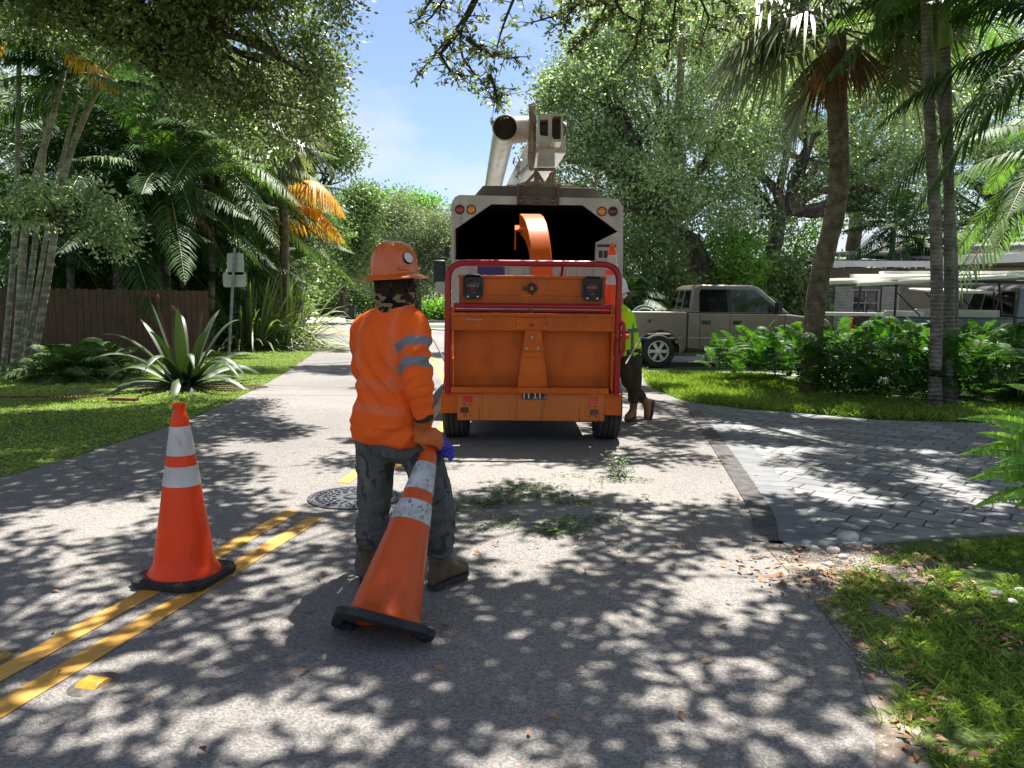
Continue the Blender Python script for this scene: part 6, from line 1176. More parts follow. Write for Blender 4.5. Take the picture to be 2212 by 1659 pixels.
def blob_points(blobs, n, shell=0.55, keep=None):
    """points through a union of uneven ellipsoids, denser towards their skins; blobs = (centre, (rx,ry,rz))"""
    vol = np.array([r[0] * r[1] * r[2] for c, r in blobs]) ** (2 / 3); vol = vol / vol.sum(); out = []
    for (c, r), f in zip(blobs, vol):
        k = max(3, int(n * f)); u = rnd_dir(k); q = RNG.uniform(0, 1, k) ** (1 / (3 + 3 * shell))
        lump = 0.78 + 0.44 * fbm(u * 2.3 + np.array([c[0], c[1], c[2]]), 2, 4)
        out.append(np.array([c[0], c[1], c[2]]) + u * np.array(r) * (q * lump)[:, None])
    p = np.concatenate(out)
    if keep is not None: p = p[keep(p)]
    return p
def wiggle(p0, p1, n=8, amp=0.08, sag=0.0, seed=0):
    p0 = np.array(tuple(p0)); p1 = np.array(tuple(p1)); L = np.linalg.norm(p1 - p0); t = np.linspace(0, 1, n)[:, None]
    w = (np.c_[fbm(np.c_[t[:, 0] * 3 + seed, t[:, 0] * 0, t[:, 0] * 0 + seed * 1.7], 2, 1), fbm(np.c_[t[:, 0] * 3 + seed, t[:, 0] * 0 + 5, t[:, 0] * 0], 2, 2), fbm(np.c_[t[:, 0] * 3, t[:, 0] * 0 + seed, t[:, 0] * 0 + 9], 2, 3)] - 0.5)
    return p0 + (p1 - p0) * t + w * L * amp * 4 * np.sin(t * math.pi) ** 0.8 + np.array([0, 0, sag]) * np.sin(t * math.pi) * L
def view_elev_ok(p, margin=0.4):   # stands above what the photograph's frame shows
    return p[:, 2] > CAM_H + 0.372 * p[:, 1] + margin + 0.02 * np.abs(p[:, 0])
def palmbark(name, a, b2, ring, sc=11):
    m, t, b, o = base_mat(name); L = t.links
    tc = N(t, 'ShaderNodeTexCoord'); w = N(t, 'ShaderNodeTexWave', wave_type='BANDS', bands_direction='Z'); w.inputs['Scale'].default_value = sc; w.inputs['Distortion'].default_value = 5.0; w.inputs['Detail'].default_value = 3; w.inputs['Detail Scale'].default_value = 0.7
    L.new(tc.outputs['Object'], w.inputs['Vector'])
    n = N(t, 'ShaderNodeTexNoise'); n.inputs['Scale'].default_value = 7; n.inputs['Detail'].default_value = 7; L.new(tc.outputs['Object'], n.inputs['Vector'])
    cr = N(t, 'ShaderNodeValToRGB'); cr.color_ramp.elements[0].position = 0.35; cr.color_ramp.elements[1].position = 0.66
    cr.color_ramp.elements[0].color = (*a, 1); cr.color_ramp.elements[1].color = (*b2, 1); L.new(n.outputs['Fac'], cr.inputs['Fac'])
    c2 = N(t, 'ShaderNodeValToRGB'); c2.color_ramp.elements[0].position = 0.0; c2.color_ramp.elements[1].position = 0.22
    c2.color_ramp.elements[0].color = (ring, ring, ring, 1); c2.color_ramp.elements[1].color = (1, 1, 1, 1); L.new(w.outputs['Fac'], c2.inputs['Fac'])
    mx = N(t, 'ShaderNodeMixRGB', blend_type='MULTIPLY'); mx.inputs['Fac'].default_value = 1; L.new(cr.outputs['Color'], mx.inputs['Color1']); L.new(c2.outputs['Color'], mx.inputs['Color2'])
    L.new(mx.outputs['Color'], b.inputs['Base Color']); b.inputs['Roughness'].default_value = 0.85
    bu = N(t, 'ShaderNodeBump'); bu.inputs['Strength'].default_value = 0.7; bu.inputs['Distance'].default_value = 0.02; L.new(w.outputs['Fac'], bu.inputs['Height']); L.new(bu.outputs['Normal'], b.inputs['Normal'])
    return m
M_palm_grey = palmbark('grey_ringed_palm_bark', (0.11, 0.10, 0.085), (0.29, 0.27, 0.235), 0.68, 5)
M_palm_brown = palmbark('brown_palm_bark', (0.11, 0.085, 0.055), (0.30, 0.245, 0.17), 0.5, 9)
M_palm_pale = palmbark('pale_palm_bark', (0.15, 0.135, 0.10), (0.38, 0.355, 0.285), 0.72, 2.2)
M_green_shaft = pmat('green_crownshaft', (0.16, 0.24, 0.06), (0.25, 0.32, 0.10), scale=6, rough=0.45)
LF_oak = leafmat('oak_leaves', (0.045, 0.064, 0.022), (0.55, 0.62, 0.38), mid=(0.58, (0.15, 0.19, 0.08)), rough=0.33, transl=0.35, spec=0.7, tcol=(1.5, 1.7, 0.9))  # pale end of the ramp paints sunlit sparkle onto single leaves
LF_oak_r = leafmat('oak_leaves_sparkle', (0.06, 0.10, 0.04), (0.78, 0.85, 0.60), mid=(0.5, (0.27, 0.35, 0.17)), rough=0.40, transl=0.4, spec=0.5, tcol=(1.3, 1.5, 0.9))  # very pale leaf tones put the glint of sunlit leaves into the colour
LF_far = leafmat('far_leaves_greygreen', (0.08, 0.11, 0.05), (0.30, 0.35, 0.19), rough=0.6, transl=0.35, tcol=(1.3, 1.45, 0.9))
LF_bright = leafmat('bright_green_leaves', (0.06, 0.14, 0.02), (0.19, 0.34, 0.06), rough=0.55, transl=0.35)
LF_mid = leafmat('mid_green_leaves', (0.06, 0.10, 0.03), (0.24, 0.33, 0.13), rough=0.45, transl=0.35, tcol=(1.4, 1.6, 0.8))
LF_palm = leafmat('palm_leaflets', (0.010, 0.032, 0.012), (0.075, 0.145, 0.045), rough=0.55, transl=0.22, spec=0.22)
LF_palm_b = leafmat('palm_leaflets_light', (0.022, 0.058, 0.016), (0.13, 0.215, 0.06), rough=0.55, transl=0.26, spec=0.22)
LF_yellow = leafmat('yellowed_palm_leaflets', (0.55, 0.27, 0.020), (0.88, 0.62, 0.07), rough=0.5, transl=0.45, tcol=(1.3, 1.2, 0.6))
LF_sabal = leafmat('fan_palm_leaves', (0.030, 0.048, 0.016), (0.30, 0.33, 0.16), rough=0.42, transl=0.28, spec=0.5, tcol=(1.25, 1.35, 0.8))
LF_dead = leafmat('dead_palm_leaves', (0.07, 0.032, 0.015), (0.26, 0.15, 0.075), rough=0.8, transl=0.2, tcol=(1.2, 1.0, 0.7))
LF_fern = leafmat('fern_leaflets', (0.007, 0.028, 0.008), (0.075, 0.175, 0.024), rough=0.55, transl=0.28, spec=0.3)
LF_fernb = leafmat('bright_fern_leaflets', (0.09, 0.20, 0.03), (0.30, 0.48, 0.09), rough=0.5, transl=0.4, spec=0.3)
LF_grass = leafmat('grass_blades', (0.06, 0.11, 0.014), (0.34, 0.43, 0.10), rough=0.6, transl=0.3, spec=0.3)
LF_grass2 = leafmat('lawn_blades', (0.10, 0.15, 0.025), (0.40, 0.46, 0.12), rough=0.7, transl=0.3, spec=0.2)

# ---------- overhead oak canopy: dapples the road. Unseen, shaped for its shade: leaf clusters go only where shade is wanted
GAPS = [(0,350,1076,1142),(100,297,1146,1181),(0,50,1209,1232),(98,148,1228,1252),(160,234,1224,1248),(0,90,1287,1341),(117,289,1267,1326),(20,270,1380,1447),(523,625,1158,1185),(562,640,1212,1255),(656,766,1244,1302),(480,601,1279,1318),(351,609,1337,1388),(344,469,1400,1435),(30,300,1480,1570),(273,742,1541,1660),(656,781,1466,1505),(773,864,1521,1552),
        (1267,1382,1313,1337),(1431,1519,1296,1320),(1572,1719,1331,1390),(1308,1408,1407,1469),(1490,1590,1385,1440),(1560,1648,1430,1486),(1660,1728,1472,1513),(1188,1232,1425,1448),(1396,1437,1521,1539),(1443,1578,1536,1606),(1138,1285,1568,1646),(981,1091,1128,1220),(1100,1220,1159,1203),(1129,1267,1208,1239),(1009,1126,1239,1262),(1349,1443,1173,1196),(1325,1419,1119,1136),(1391,1469,1232,1296),(1469,1704,1190,1311),
        (1750,1980,1195,1260),(1900,2212,1560,1659),(1990,2212,1240,1300),(1850,2010,1400,1440),(1600,1900,1580,1640),(640,740,1150,1180),(400,560,1480,1510),(860,1000,1600,1640),(1690,1790,1580,1610)]
def to_sight(gx, gy):
    cp, sp = math.cos(PITCH), math.sin(PITCH); zf = gy * cp + CAM_H * sp; yv = gy * sp - CAM_H * cp
    u = gx / zf; v = -yv / zf; c, s = math.cos(ROLL), math.sin(ROLL)
    return 1106 + 1728 * (u * c - v * s), 829.5 + 1728 * (u * s + v * c)
def shade_wanted(gx, gy):
    sx_, sy_ = to_sight(gx, gy); wx = (fbm(np.c_[gx * 2.2, gy * 2.2, gx * 0], 2, 51) - 0.5) * 90; wy = (fbm(np.c_[gx * 2.2, gy * 2.2, gx * 0 + 7], 2, 52) - 0.5) * 40
    lit = np.zeros(len(gx), bool)
    for a, b_, c_2, d_ in GAPS: lit |= (((sx_ + wx - (a + b_) / 2) / ((b_ - a) * 0.56 + 16)) ** 2 + ((sy_ + wy - (c_2 + d_) / 2) / ((d_ - c_2) * 0.60 + 13)) ** 2) < 1
    q = np.c_[gx * 0.55, gy * 0.42, gx * 0]; n = fbm(q, 2, 21); n2 = fbm(np.c_[gx * 1.9, gy * 1.25, gx * 0 + 4], 2, 33)
    v = 0.68 * n + 0.32 * n2
    th = np.full(len(gx), 0.44)
    th = np.where((gy > 6.1) & (gy < 7.9) & (gx > -1.0) & (gx < 2.6), 0.66, th)          # open sunlit band before the chipper
    th = np.where((gy >= 7.9) & (gy < 12) & (gx > -1.2) & (gx < 2.0), 0.60, th)
    th = np.where((gy < 4.6) & (gx > -3), 0.44, th)
    th = np.where((gx > -1.25) & (gx < -0.1) & (gy > 3.0) & (gy < 4.3), 0.41, th)
    th = np.where((gx < -1.2) & (gy > 5.0) & (gy < 12), 0.46, th)
    th = np.where((gy > 12.5) & (gy < 40) & (gx > -7) & (gx < 2.5), 0.62, th)
    th = np.where((gx > 1.6) & (gy > 4.8) & (gy < 11), 0.475, th)
    th = np.where((gx > 3.4) & (gy > 13), 0.8, th)
    th = np.where((gx > 2.2) & (gy > 9.4), 0.70, th)
    th = np.where((gx < -4.3) & (gy < 14), 0.56, th)
    th = np.where((gx < -4.3) & (gy >= 14), 0.58, th)
    th = np.where((gx > 1.2) & (gy < 4.8), 0.43, th)
    near = (sy_ > 1108) & (gy > 1.8)
    return np.where(near, (~lit) & (v > 0.33), v > th)
def build_canopy():
    sx, sy = SUN_DIR.x / SUN_DIR.z, SUN_DIR.y / SUN_DIR.z
    X_, Y_ = np.meshgrid(np.arange(-11, 9, 0.15), np.arange(0.5, 26, 0.15)); gx = X_.ravel(); gy = Y_.ravel(); gx = gx + RNG.uniform(-0.075, 0.075, len(gx)); gy = gy + RNG.uniform(-0.075, 0.075, len(gy))
    ok = shade_wanted(gx, gy); gx = gx[ok]; gy = gy[ok]
    hmin = np.maximum(5.6, (CAM_H + 0.372 * gy + 0.95 + 0.02 * np.abs(gx)) / (1 - 0.372 * sy))
    h = hmin + RNG.uniform(0, 1.7, len(gx))
    c = np.c_[gx + h * sx, gy + h * sy, h]
    c = c[(c[:, 2] < 14)]
    left = (c[:, 0] < 1.2); return c, left
CAN, can_left = build_canopy()
def oak_overhead(name_label, base, mask, trunk_h, r0, seeds):
    t = thing('oak_tree', name_label, 'tree', base)
    c = CAN[mask]; V, F, v = clumps(c, 0.20, 28, 0.135, 0.080, flat=0.5)
    np_mesh('crown', V, F, LF_oak, t, v, offset=base)
    fork = np.array(base) + np.array([0.0, 0.0, trunk_h]); b = MB()
    b.tube(wiggle(np.array(base) - (0, 0, 0.1), fork, 7, 0.03, seed=seeds), np.linspace(r0 * 1.25, r0 * 0.8, 7), 14)
    rs = np.random.default_rng(seeds); tips = c[rs.choice(len(c), min(26, len(c)), replace=False)]
    mains = []
    for k in range(5):
        q = tips[k]; q = q.copy(); q[2] = max(q[2], CAM_H + 0.42 * q[1] + 1.4)
        pts = wiggle(fork, q, 12, 0.05, 0.10, seed=seeds + k)
        m = pts[:, 2] < CAM_H + 0.385 * pts[:, 1] + 0.5
        pts[1:-1, 2] = np.maximum(pts[1:-1, 2], CAM_H + 0.40 * pts[1:-1, 1] + 1.0)
        b.tube(pts, np.linspace(r0 * 0.38, 0.03, 12), 9); mains.append(pts)
    A = np.concatenate(mains)
    for q in c[rs.choice(len(c), min(260, len(c)), replace=False)]:
        j = np.argmin(np.linalg.norm(A - q, axis=1) + (np.arange(len(A)) % 12 < 3) * 3); b.tube(wiggle(A[j], q, 5, 0.06, 0.03, seed=q[0]), np.linspace(0.03, 0.008, 5), 5, caps=False)
    b.build('trunk', M_bark, t) if False else None
    # the trunk mesh is in world units; shift to the tree's base
    VV = np.concatenate(b.v) - np.array(base); me = bpy.data.meshes.new('trunk'); me.from_pydata(VV.tolist(), [], b.f); me.shade_smooth(); link('trunk', me, M_bark, t)
    return t
oak_overhead('unseen oak beyond the left edge of the picture, its crown shaped to dapple the road', (-8.5, 4.5, 0), can_left, 3.8, 0.42, 5)
oak_overhead('unseen oak beyond the right edge, its crown shaped to shade the driveway', (8.5, 3.5, 0), ~can_left, 3.8, 0.36, 9)

def build_world(b, name, mat, t, base):
    V = np.concatenate(b.v) - np.array(tuple(base)); me = bpy.data.meshes.new(name); me.from_pydata(V.tolist(), [], b.f); me.shade_smooth(); return link(name, me, mat, t)
# ---------- twiggy boughs seen against the sky (part of the overhanging oaks)
def bough_tree(label, root, mains, twig_n, leafL, mat, spread, r=0.05, base=None, per=9, group=None, trunk_from=None, name='oak_bough'):
    """hanging boughs: root limb -> main polylines -> twigs -> leaf rosettes"""
    base = Vector(base) if base else Vector((root[0], root[1], 0))
    t = thing(name, label, 'tree bough' if name == 'oak_bough' else 'tree', base, group=group); b = MB(); tips = []
    if trunk_from is not None: b.tube(wiggle(trunk_from, root, 8, 0.04, seed=3), np.linspace(r * 3, r * 1.2, 8), 8)
    for k, ln in enumerate(mains):
        pts = np.array([tuple(p) for p in ln]); d = np.r_[0, np.cumsum(np.linalg.norm(np.diff(pts, axis=0), axis=1))]; s = np.linspace(0, d[-1], 14)
        pp = np.c_[[np.interp(s, d, pts[:, i]) for i in range(3)]].T + (vnoise(np.c_[s * 2 + k, s * 0, s * 0], 5)[:, None] - 0.5) * 0.12
        b.tube(pp, np.linspace(r, 0.007, 14), 6, caps=False)
        for q in range(twig_n):
            i = RNG.uniform(0.12, 1.0); p = np.array([np.interp(i * d[-1], s, pp[:, a]) for a in range(3)])
            dr = unit(RNG.normal(size=3) * np.array([1, 0.8, 0.7]) + np.array([0, 0, -0.35])); l = spread * RNG.uniform(0.35, 1.0) * (1.15 - 0.5 * i)
            e = p + dr * l; m = (p + e) / 2 + np.array([0, 0, 0.05 * l]); b.tube([p, m, e], [0.008, 0.005, 0.0025], 4, caps=False)
            for w in np.linspace(0.3, 1.0, max(2, int(l / 0.085))): tips.append((p + (e - p) * w + RNG.normal(size=3) * 0.02, dr))
    c = np.array([q[0] for q in tips]); dd = np.array([q[1] for q in tips]); n = len(c) * per
    C = np.repeat(c, per, 0); D = np.repeat(dd, per, 0)
    d = unit(D * 0.7 + RNG.normal(size=(n, 3)) * 0.75 + np.array([0, 0, 0.1])); nr = unit(RNG.normal(size=(n, 3)) + np.array([0, 0, 0.8]))
    l = leafL * RNG.uniform(0.6, 1.2, n); V, F = leaf_geo(C + RNG.normal(size=(n, 3)) * 0.012, d, nr, l, l * 0.42)
    v = np.repeat(np.repeat(RNG.uniform(0, 0.5, len(c)), per) + RNG.uniform(0, 0.5, n), 4)
    np_mesh('leaves', V, F, mat, t, v, offset=base); build_world(b, 'branch', M_bark_d, t, base); return t
Q = lambda d, *pts: [P(x, y, d + k * 0.05) for k, (x, y) in enumerate(pts)]
bough_tree('hanging oak bough in two ragged tufts against the sky above the helmet', P(1100, -160, 9.3),
    [Q(9.3, (1100, -160), (1010, -60), (930, 40), (895, 60)), Q(9.2, (1100, -160), (1040, -20), (990, 70), (1010, 130), (1060, 180), (1085, 225)), Q(9.4, (1060, -80), (990, 60), (940, 120), (905, 165)),
     Q(9.2, (1100, -160), (1130, -40), (1100, 40), (1075, 110)), Q(9.3, (1000, 60), (960, 110), (985, 150), (1040, 165)), Q(9.3, (1000, -80), (940, -10), (905, 40), (880, 55)), Q(9.1, (1010, 80), (1060, 120), (1110, 130)), Q(9.1, (1050, 165), (1070, 195), (1080, 220))],
    25, 0.072, LF_oak, 0.36, 0.03, per=5)
bough_tree('broad oak bough drooping along the top edge right of the sky gap', P(1420, -200, 9.8),
    [Q(9.8, (1420, -200), (1300, -60), (1220, 40), (1180, 70)), Q(9.8, (1420, -200), (1330, -40), (1290, 60), (1230, 110)), Q(9.7, (1420, -200), (1400, 0), (1380, 100), (1330, 160)),
     Q(9.9, (1420, -200), (1470, -20), (1450, 90), (1430, 150)), Q(9.7, (1420, -200), (1500, -40), (1530, 40), (1500, 120)), Q(9.7, (1480, -100), (1560, 0), (1610, 40)), Q(9.8, (1350, -100), (1270, 0), (1200, 30), (1150, 45)), Q(9.8, (1300, -100), (1350, 20), (1420, 60))],
    34, 0.075, LF_oak, 0.48, 0.03, per=7)
# ---------- the oak canopy filling the upper left, in front of the palms
def crown_tree(name, label, base, blobs, n, rad, per, L, W, mat, trunk=None, tmat=None, group=None, limbs=10, shell=0.7, keep=None, r0=0.3, seeds=1, droop=0.15, limb_r=0.1):
    t = thing(name, label, 'tree', base, group=group)
    c = blob_points(blobs, n, shell, keep); cs = 1.1 / max(rad, 0.3) * 0.42; c = c[fbm(c * cs + seeds, 2, 77) > (0.50 if mat is LF_oak else 0.44)]; V, F, v = clumps(c, rad, per, L, W, droop=droop)
    np_mesh('crown', V, F, mat, t, v, offset=base)
    b = MB(); fork = np.array(trunk[-1]) if trunk else np.array(base) + (0, 0, 2.5)
    tp = [tuple(p) for p in (trunk or [base, fork])]; tp = np.array(tp); d = np.r_[0, np.cumsum(np.linalg.norm(np.diff(tp, axis=0), axis=1))]; s = np.linspace(0, d[-1], 10)
    pp = np.c_[[np.interp(s, d, tp[:, i]) for i in range(3)]].T; pp += (np.c_[vnoise(np.c_[s * 1.4 + seeds, s * 0, s * 0]), vnoise(np.c_[s * 1.4, s * 0 + seeds, s * 0 + 3]), s * 0] - [0.5, 0.5, 0]) * r0 * 0.8
    rr = np.linspace(1.0, 0.62, 10); rr[0] = 1.45; rr[1] = 1.12; b.tube(pp, rr * r0, 14)
    rs = np.random.default_rng(seeds)
    for k in range(limbs):
        cc, r = blobs[k % len(blobs)]; q = np.array(cc) + rs.normal(size=3) * np.array(r) * 0.45
        pts = wiggle(fork, q, 9, 0.07, 0.03, seed=seeds * 3 + k); b.tube(pts, np.linspace(r0 * 0.5, limb_r * 0.25, 9), 7, caps=False)
        for _ in range(3):
            e = c[rs.integers(len(c))]; j = rs.integers(3, 8)
            if np.linalg.norm(e - pts[j]) < 4.5: b.tube(wiggle(pts[j], e, 5, 0.07, 0, seed=k), np.linspace(limb_r * 0.5, 0.012, 5), 5, caps=False)
    build_world(b, 'trunk', tmat or M_bark, t, base); return t
def B(x, y, d, rx, ry=None, rd=None):   # blob at a sighted place, radii in sight-line units at that distance
    s = d / 1728; ry = ry or rx; return (tuple(P(x, y, d)), (rx * s, (rd or (rx + ry) / 2) * s, ry * s))
crown_tree('oak_tree', 'big oak filling the upper left with small dark leaves hanging over the palms', (-7.6, 10.5, 0),
    [B(80, -20, 11.5, 190, 90), B(300, 10, 11.5, 200, 110), B(500, 40, 12, 170, 140), B(660, 30, 12.5, 105, 100), B(600, 190, 12.5, 130, 110), B(700, 120, 13, 60, 70), B(440, 170, 12, 150, 80), B(690, 230, 13.5, 45, 45), B(590, 290, 13.5, 75, 55), B(560, -120, 11.5, 200, 100), B(250, -150, 11, 250, 110)],
    7000, 0.26, 16, 0.085, 0.038, LF_oak, tmat=M_bark_d, trunk=[(-8.9, 8.2, 0), (-8.7, 8.4, 2.0), (-8.0, 9.6, 4.6), (-6.6, 11.2, 5.6)], r0=0.17, limbs=14, seeds=4, shell=0.3)
crown_tree('oak_tree', 'low leafy oak limb crossing the palm trunks at the left edge', (-9.8, 11, 0),
    [B(140, 425, 11, 90, 35), B(60, 455, 11, 70, 25), B(220, 470, 11.2, 50, 45), B(30, 420, 11, 60, 30), B(250, 520, 11.2, 30, 40)], 260, 0.22, 22, 0.07, 0.034, LF_oak_r,
    trunk=[(-9.8, 11, 0), (-9.4, 11, 2.0), P(-60, 465, 11), P(110, 468, 11)], r0=0.09, limbs=6, seeds=6, limb_r=0.05)

crown_tree('oak_tree', 'darker oak far behind the left palms, closing the upper left corner', (-16, 27, 0), [B(80, 120, 26, 190, 160), B(330, 100, 27, 170, 150), B(520, 200, 28, 140, 130), B(180, 300, 26, 160, 120), B(-100, 250, 26, 150, 200), B(400, 280, 28, 150, 120)], 2600, 0.6, 20, 0.17, 0.08, LF_mid, tmat=M_bark_d, trunk=[P(150, 700, 27), P(152, 500, 27), P(170, 330, 27)], r0=0.3, limbs=10, seeds=47, shell=0.8)
# ---------- palms
def frond_arrays(p0, d0, L, droop, nl=46, ll=0.55, w=0.035, hang=0.5, ang=0.9, upv=(0, 0, 1), taper=0.25, seed=0):
    """one feather frond -> rachis points, leaflet verts, faces"""
    p0 = np.array(tuple(p0)); d0 = unit(np.array(tuple(d0), float)); t = np.linspace(0, 1, 14)
    ra = p0 + d0 * L * t[:, None] + np.array([0, 0, -1]) * droop * L * (t ** 2)[:, None]
    ts = np.repeat(np.linspace(0.16, 0.99, nl), 2); sg = np.tile([1.0, -1.0], nl)
    q = np.c_[[np.interp(ts, t, ra[:, i]) for i in range(3)]].T; T = unit(d0 + np.array([0, 0, -1]) * 2 * droop * ts[:, None])
    s = unit(np.cross(T, np.array(upv))); up = np.cross(s, T)
    prof = (np.sin(np.clip(ts * 0.9 + 0.12, 0, 1) * math.pi) ** 0.6) * (1 - taper * ts)
    l = ll * prof * RNG.uniform(0.85, 1.1, len(ts))
    d = unit(T * (ang * 0.75) + s * sg[:, None] + up * 0.18 + RNG.normal(size=q.shape) * 0.07)
    m = q + d * l[:, None] * 0.5 + np.array([0, 0, -1]) * (l * hang * 0.18)[:, None]
    e = q + d * l[:, None] * 0.92 + np.array([0, 0, -1]) * (l * hang * 0.75)[:, None]
    ws = unit(np.cross(d, up + sg[:, None] * s * 0.3)) * (w * 0.5)
    V = np.stack([q - ws * 0.4, q + ws * 0.4, m + ws, m - ws, e + ws * 0.15, e - ws * 0.15], 1).reshape(-1, 3)
    i = np.arange(len(ts))[:, None] * 6
    F = np.concatenate([i + np.array([0, 1, 2, 3]), i + np.array([3, 2, 4, 5])], 0)
    v = np.repeat(np.clip(RNG.uniform(0, 0.35) + RNG.uniform(0, 0.65, len(ts)), 0, 1), 6)
    return ra, V, F, v
def fan_arrays(p0, d0, R0, n=34, spread=2.3, w=0.05, hang=0.35, roll=None):
    """one costapalmate fan leaf"""
    p0 = np.array(tuple(p0)); d0 = unit(np.array(tuple(d0), float)); s = unit(np.cross(d0, np.array([0, 0, 1.0]))); up = np.cross(s, d0)
    a = np.linspace(-spread, spread, n) + RNG.normal(size=n) * 0.02
    d = unit(d0 * np.cos(a)[:, None] + s * np.sin(a)[:, None] + up * (0.22 * np.abs(np.sin(a)))[:, None])
    l = R0 * (0.72 + 0.28 * np.cos(a * 0.6)) * RNG.uniform(0.9, 1.08, n); o = p0 + d0 * 0.22 * R0 * np.cos(a)[:, None].clip(0)
    m = o + d * (l * 0.55)[:, None] - np.array([0, 0, 1]) * (l * hang * 0.14)[:, None]
    e = o + d * (l * 0.9)[:, None] - np.array([0, 0, 1]) * (l * hang * RNG.uniform(0.6, 1.3, n))[:, None]
    ws = unit(np.cross(d, up)) * w * 0.5
    V = np.stack([o - ws * 0.3, o + ws * 0.3, m + ws, m - ws, e + ws * 0.12, e - ws * 0.12], 1).reshape(-1, 3); i = np.arange(n)[:, None] * 6
    F = np.concatenate([i + np.array([0, 1, 2, 3]), i + np.array([3, 2, 4, 5])], 0)
    return V, F, np.repeat(np.clip(RNG.uniform(0, 0.4) + RNG.uniform(0, 0.6, n), 0, 1), 6)
def join(parts):
    V = []; F = []; v = []; o = 0
    for a, f, c in parts: V.append(a); F.append(f + o); v.append(c); o += len(a)
    return np.concatenate(V), np.concatenate(F), np.concatenate(v)
M_rachis = pmat('frond_stalk', (0.16, 0.19, 0.06), (0.28, 0.26, 0.10), scale=5, rough=0.5)
def feather_palm(label, base, trunk_pts, r0, nf, L, ll, mat, tmat=None, group=None, el=(-0.3, 1.2), droop=(0.25, 0.55), w=0.04, extra=None, shaft=None, name='palm_tree', az=None, nl=40, hang=0.6, dead=0, stalk=0.45):
    base = Vector(tuple(base)); t = thing(name, label, 'palm', base, group=group)
    tp = np.array([tuple(p) for p in trunk_pts]); d = np.r_[0, np.cumsum(np.linalg.norm(np.diff(tp, axis=0), axis=1))]; s = np.linspace(0, d[-1], 16)
    pp = np.c_[[np.interp(s, d, tp[:, i]) for i in range(3)]].T; k = np.ones(5) / 5; ps = pp.copy()
    for i in range(3): ps[2:-2, i] = np.convolve(pp[:, i], k, 'valid')
    b = MB(); rr = np.linspace(r0 * 1.05, r0 * 0.85, 16); rr[0] *= 1.3; b.tube(ps, rr, 12); build_world(b, 'trunk', tmat or M_palm_grey, t, base)
    top = ps[-1]; ax = unit(ps[-1] - ps[-3])
    if shaft:
        b = MB(); b.tube([top - ax * 0.05, top + ax * shaft * 0.3, top + ax * shaft], [r0 * 1.25, r0 * 1.15, r0 * 0.55], 12); build_world(b, 'crownshaft', M_green_shaft, t, base); top = top + ax * shaft * 0.95
    parts = []; rb = MB()
    for k in range(nf):
        a = (k * 2.39996 + RNG.uniform(-0.3, 0.3)) if az is None else az[k % len(az)] + RNG.uniform(-0.25, 0.25)
        e = el[1] + (el[0] - el[1]) * ((k + 0.5) / nf) + RNG.uniform(-0.12, 0.12)
        dd = np.array([math.cos(a) * math.cos(e), math.sin(a) * math.cos(e), math.sin(e)]); ln = L * RNG.uniform(0.85, 1.1)
        ra, V, F, v = frond_arrays(top, dd, ln, RNG.uniform(*droop), nl, ll, w, hang)
        parts.append((V, F, v)); rb.tube(ra, np.linspace(0.022, 0.005, 14) * (L / 2.2), 5, caps=False)
    V, F, v = join(parts); np_mesh('fronds', V, F, mat, t, v, offset=base); build_world(rb, 'frond_stalks', M_rachis, t, base)
    if dead:
        parts = []
        for k in range(dead):
            a = RNG.uniform(0, 6.28); dd = (math.cos(a), math.sin(a), -0.9); ra, V, F, v = frond_arrays(top - ax * 0.15, dd, L * 0.7, 0.5, nl, ll * 0.8, w * 0.8, 1.0); parts.append((V, F, v))
        V, F, v = join(parts); tag(np_mesh('dead_fronds', V, F, LF_dead, t, v, offset=base), 'brown dead fronds')
    return t
gp = 'feather palms massed behind the wooden fence'
def pp_(x, y, d): return P(x, y, d)
left_palms = [  # crown sight x, y, distance, frond length, label
    (330, 300, 21.5, 3.3, 'tall dark feather palm rising behind the middle of the wooden fence', LF_palm),
    (455, 330, 22.5, 3.1, 'feather palm with glossy arching fronds left of the sign post', LF_palm_b),
    (230, 380, 21.0, 3.1, 'dark feather palm just right of the leaning palm trunks', LF_palm),
    (130, 300, 20.5, 3.0, 'feather palm behind the leaning palm trunks', LF_palm),
    (400, 470, 22.5, 2.8, 'lower feather palm whose fronds hang over the fence top', LF_palm),
    (520, 430, 28.0, 3.3, 'feather palm standing over the sign post', LF_palm),
    (600, 500, 32.0, 3.4, 'feather palm behind the strap leaved clump by the road', LF_palm_b),
    (290, 520, 21.5, 2.4, 'short feather palm half hidden behind the fence', LF_palm),
    (40, 480, 20.0, 2.7, 'dark feather palm at the left edge behind the fence', LF_palm),
    (500, 560, 26.0, 2.6, 'low dark feather palm between sign post and fence end', LF_palm),
    (610, 420, 33.0, 3.4, 'palm farthest along the left side of the road, beside the yellow frond', LF_palm_b),
    (170, 560, 22.0, 2.4, 'short palm in the shade behind the fence near the leaning trunks', LF_palm),
    (450, 540, 25.0, 2.5, 'short dark palm right of the wooden fence end', LF_palm),
    (250, 470, 20.5, 2.6, 'low arching palm left of the lily, above the fence top', LF_palm),
    (360, 400, 21.0, 3.0, 'palm with long arching fronds above the lily', LF_palm_b),
    (430, 590, 23.5, 2.0, 'small palm just behind the wooden fence end', LF_palm),
    (560, 590, 28.5, 2.3, 'small palm above the screw pine thicket', LF_palm_b),
    (200, 260, 22.5, 3.0, 'palm crown behind the tops of the leaning trunks', LF_palm),
    (480, 400, 24.5, 3.2, 'palm with drooping dark fronds left of the fan palm', LF_palm),
    (350, 200, 24.0, 3.2, 'high feather palm under the oak in the upper left', LF_palm),
    (560, 350, 30.0, 3.3, 'feather palm left of the small fan palm', LF_palm)]
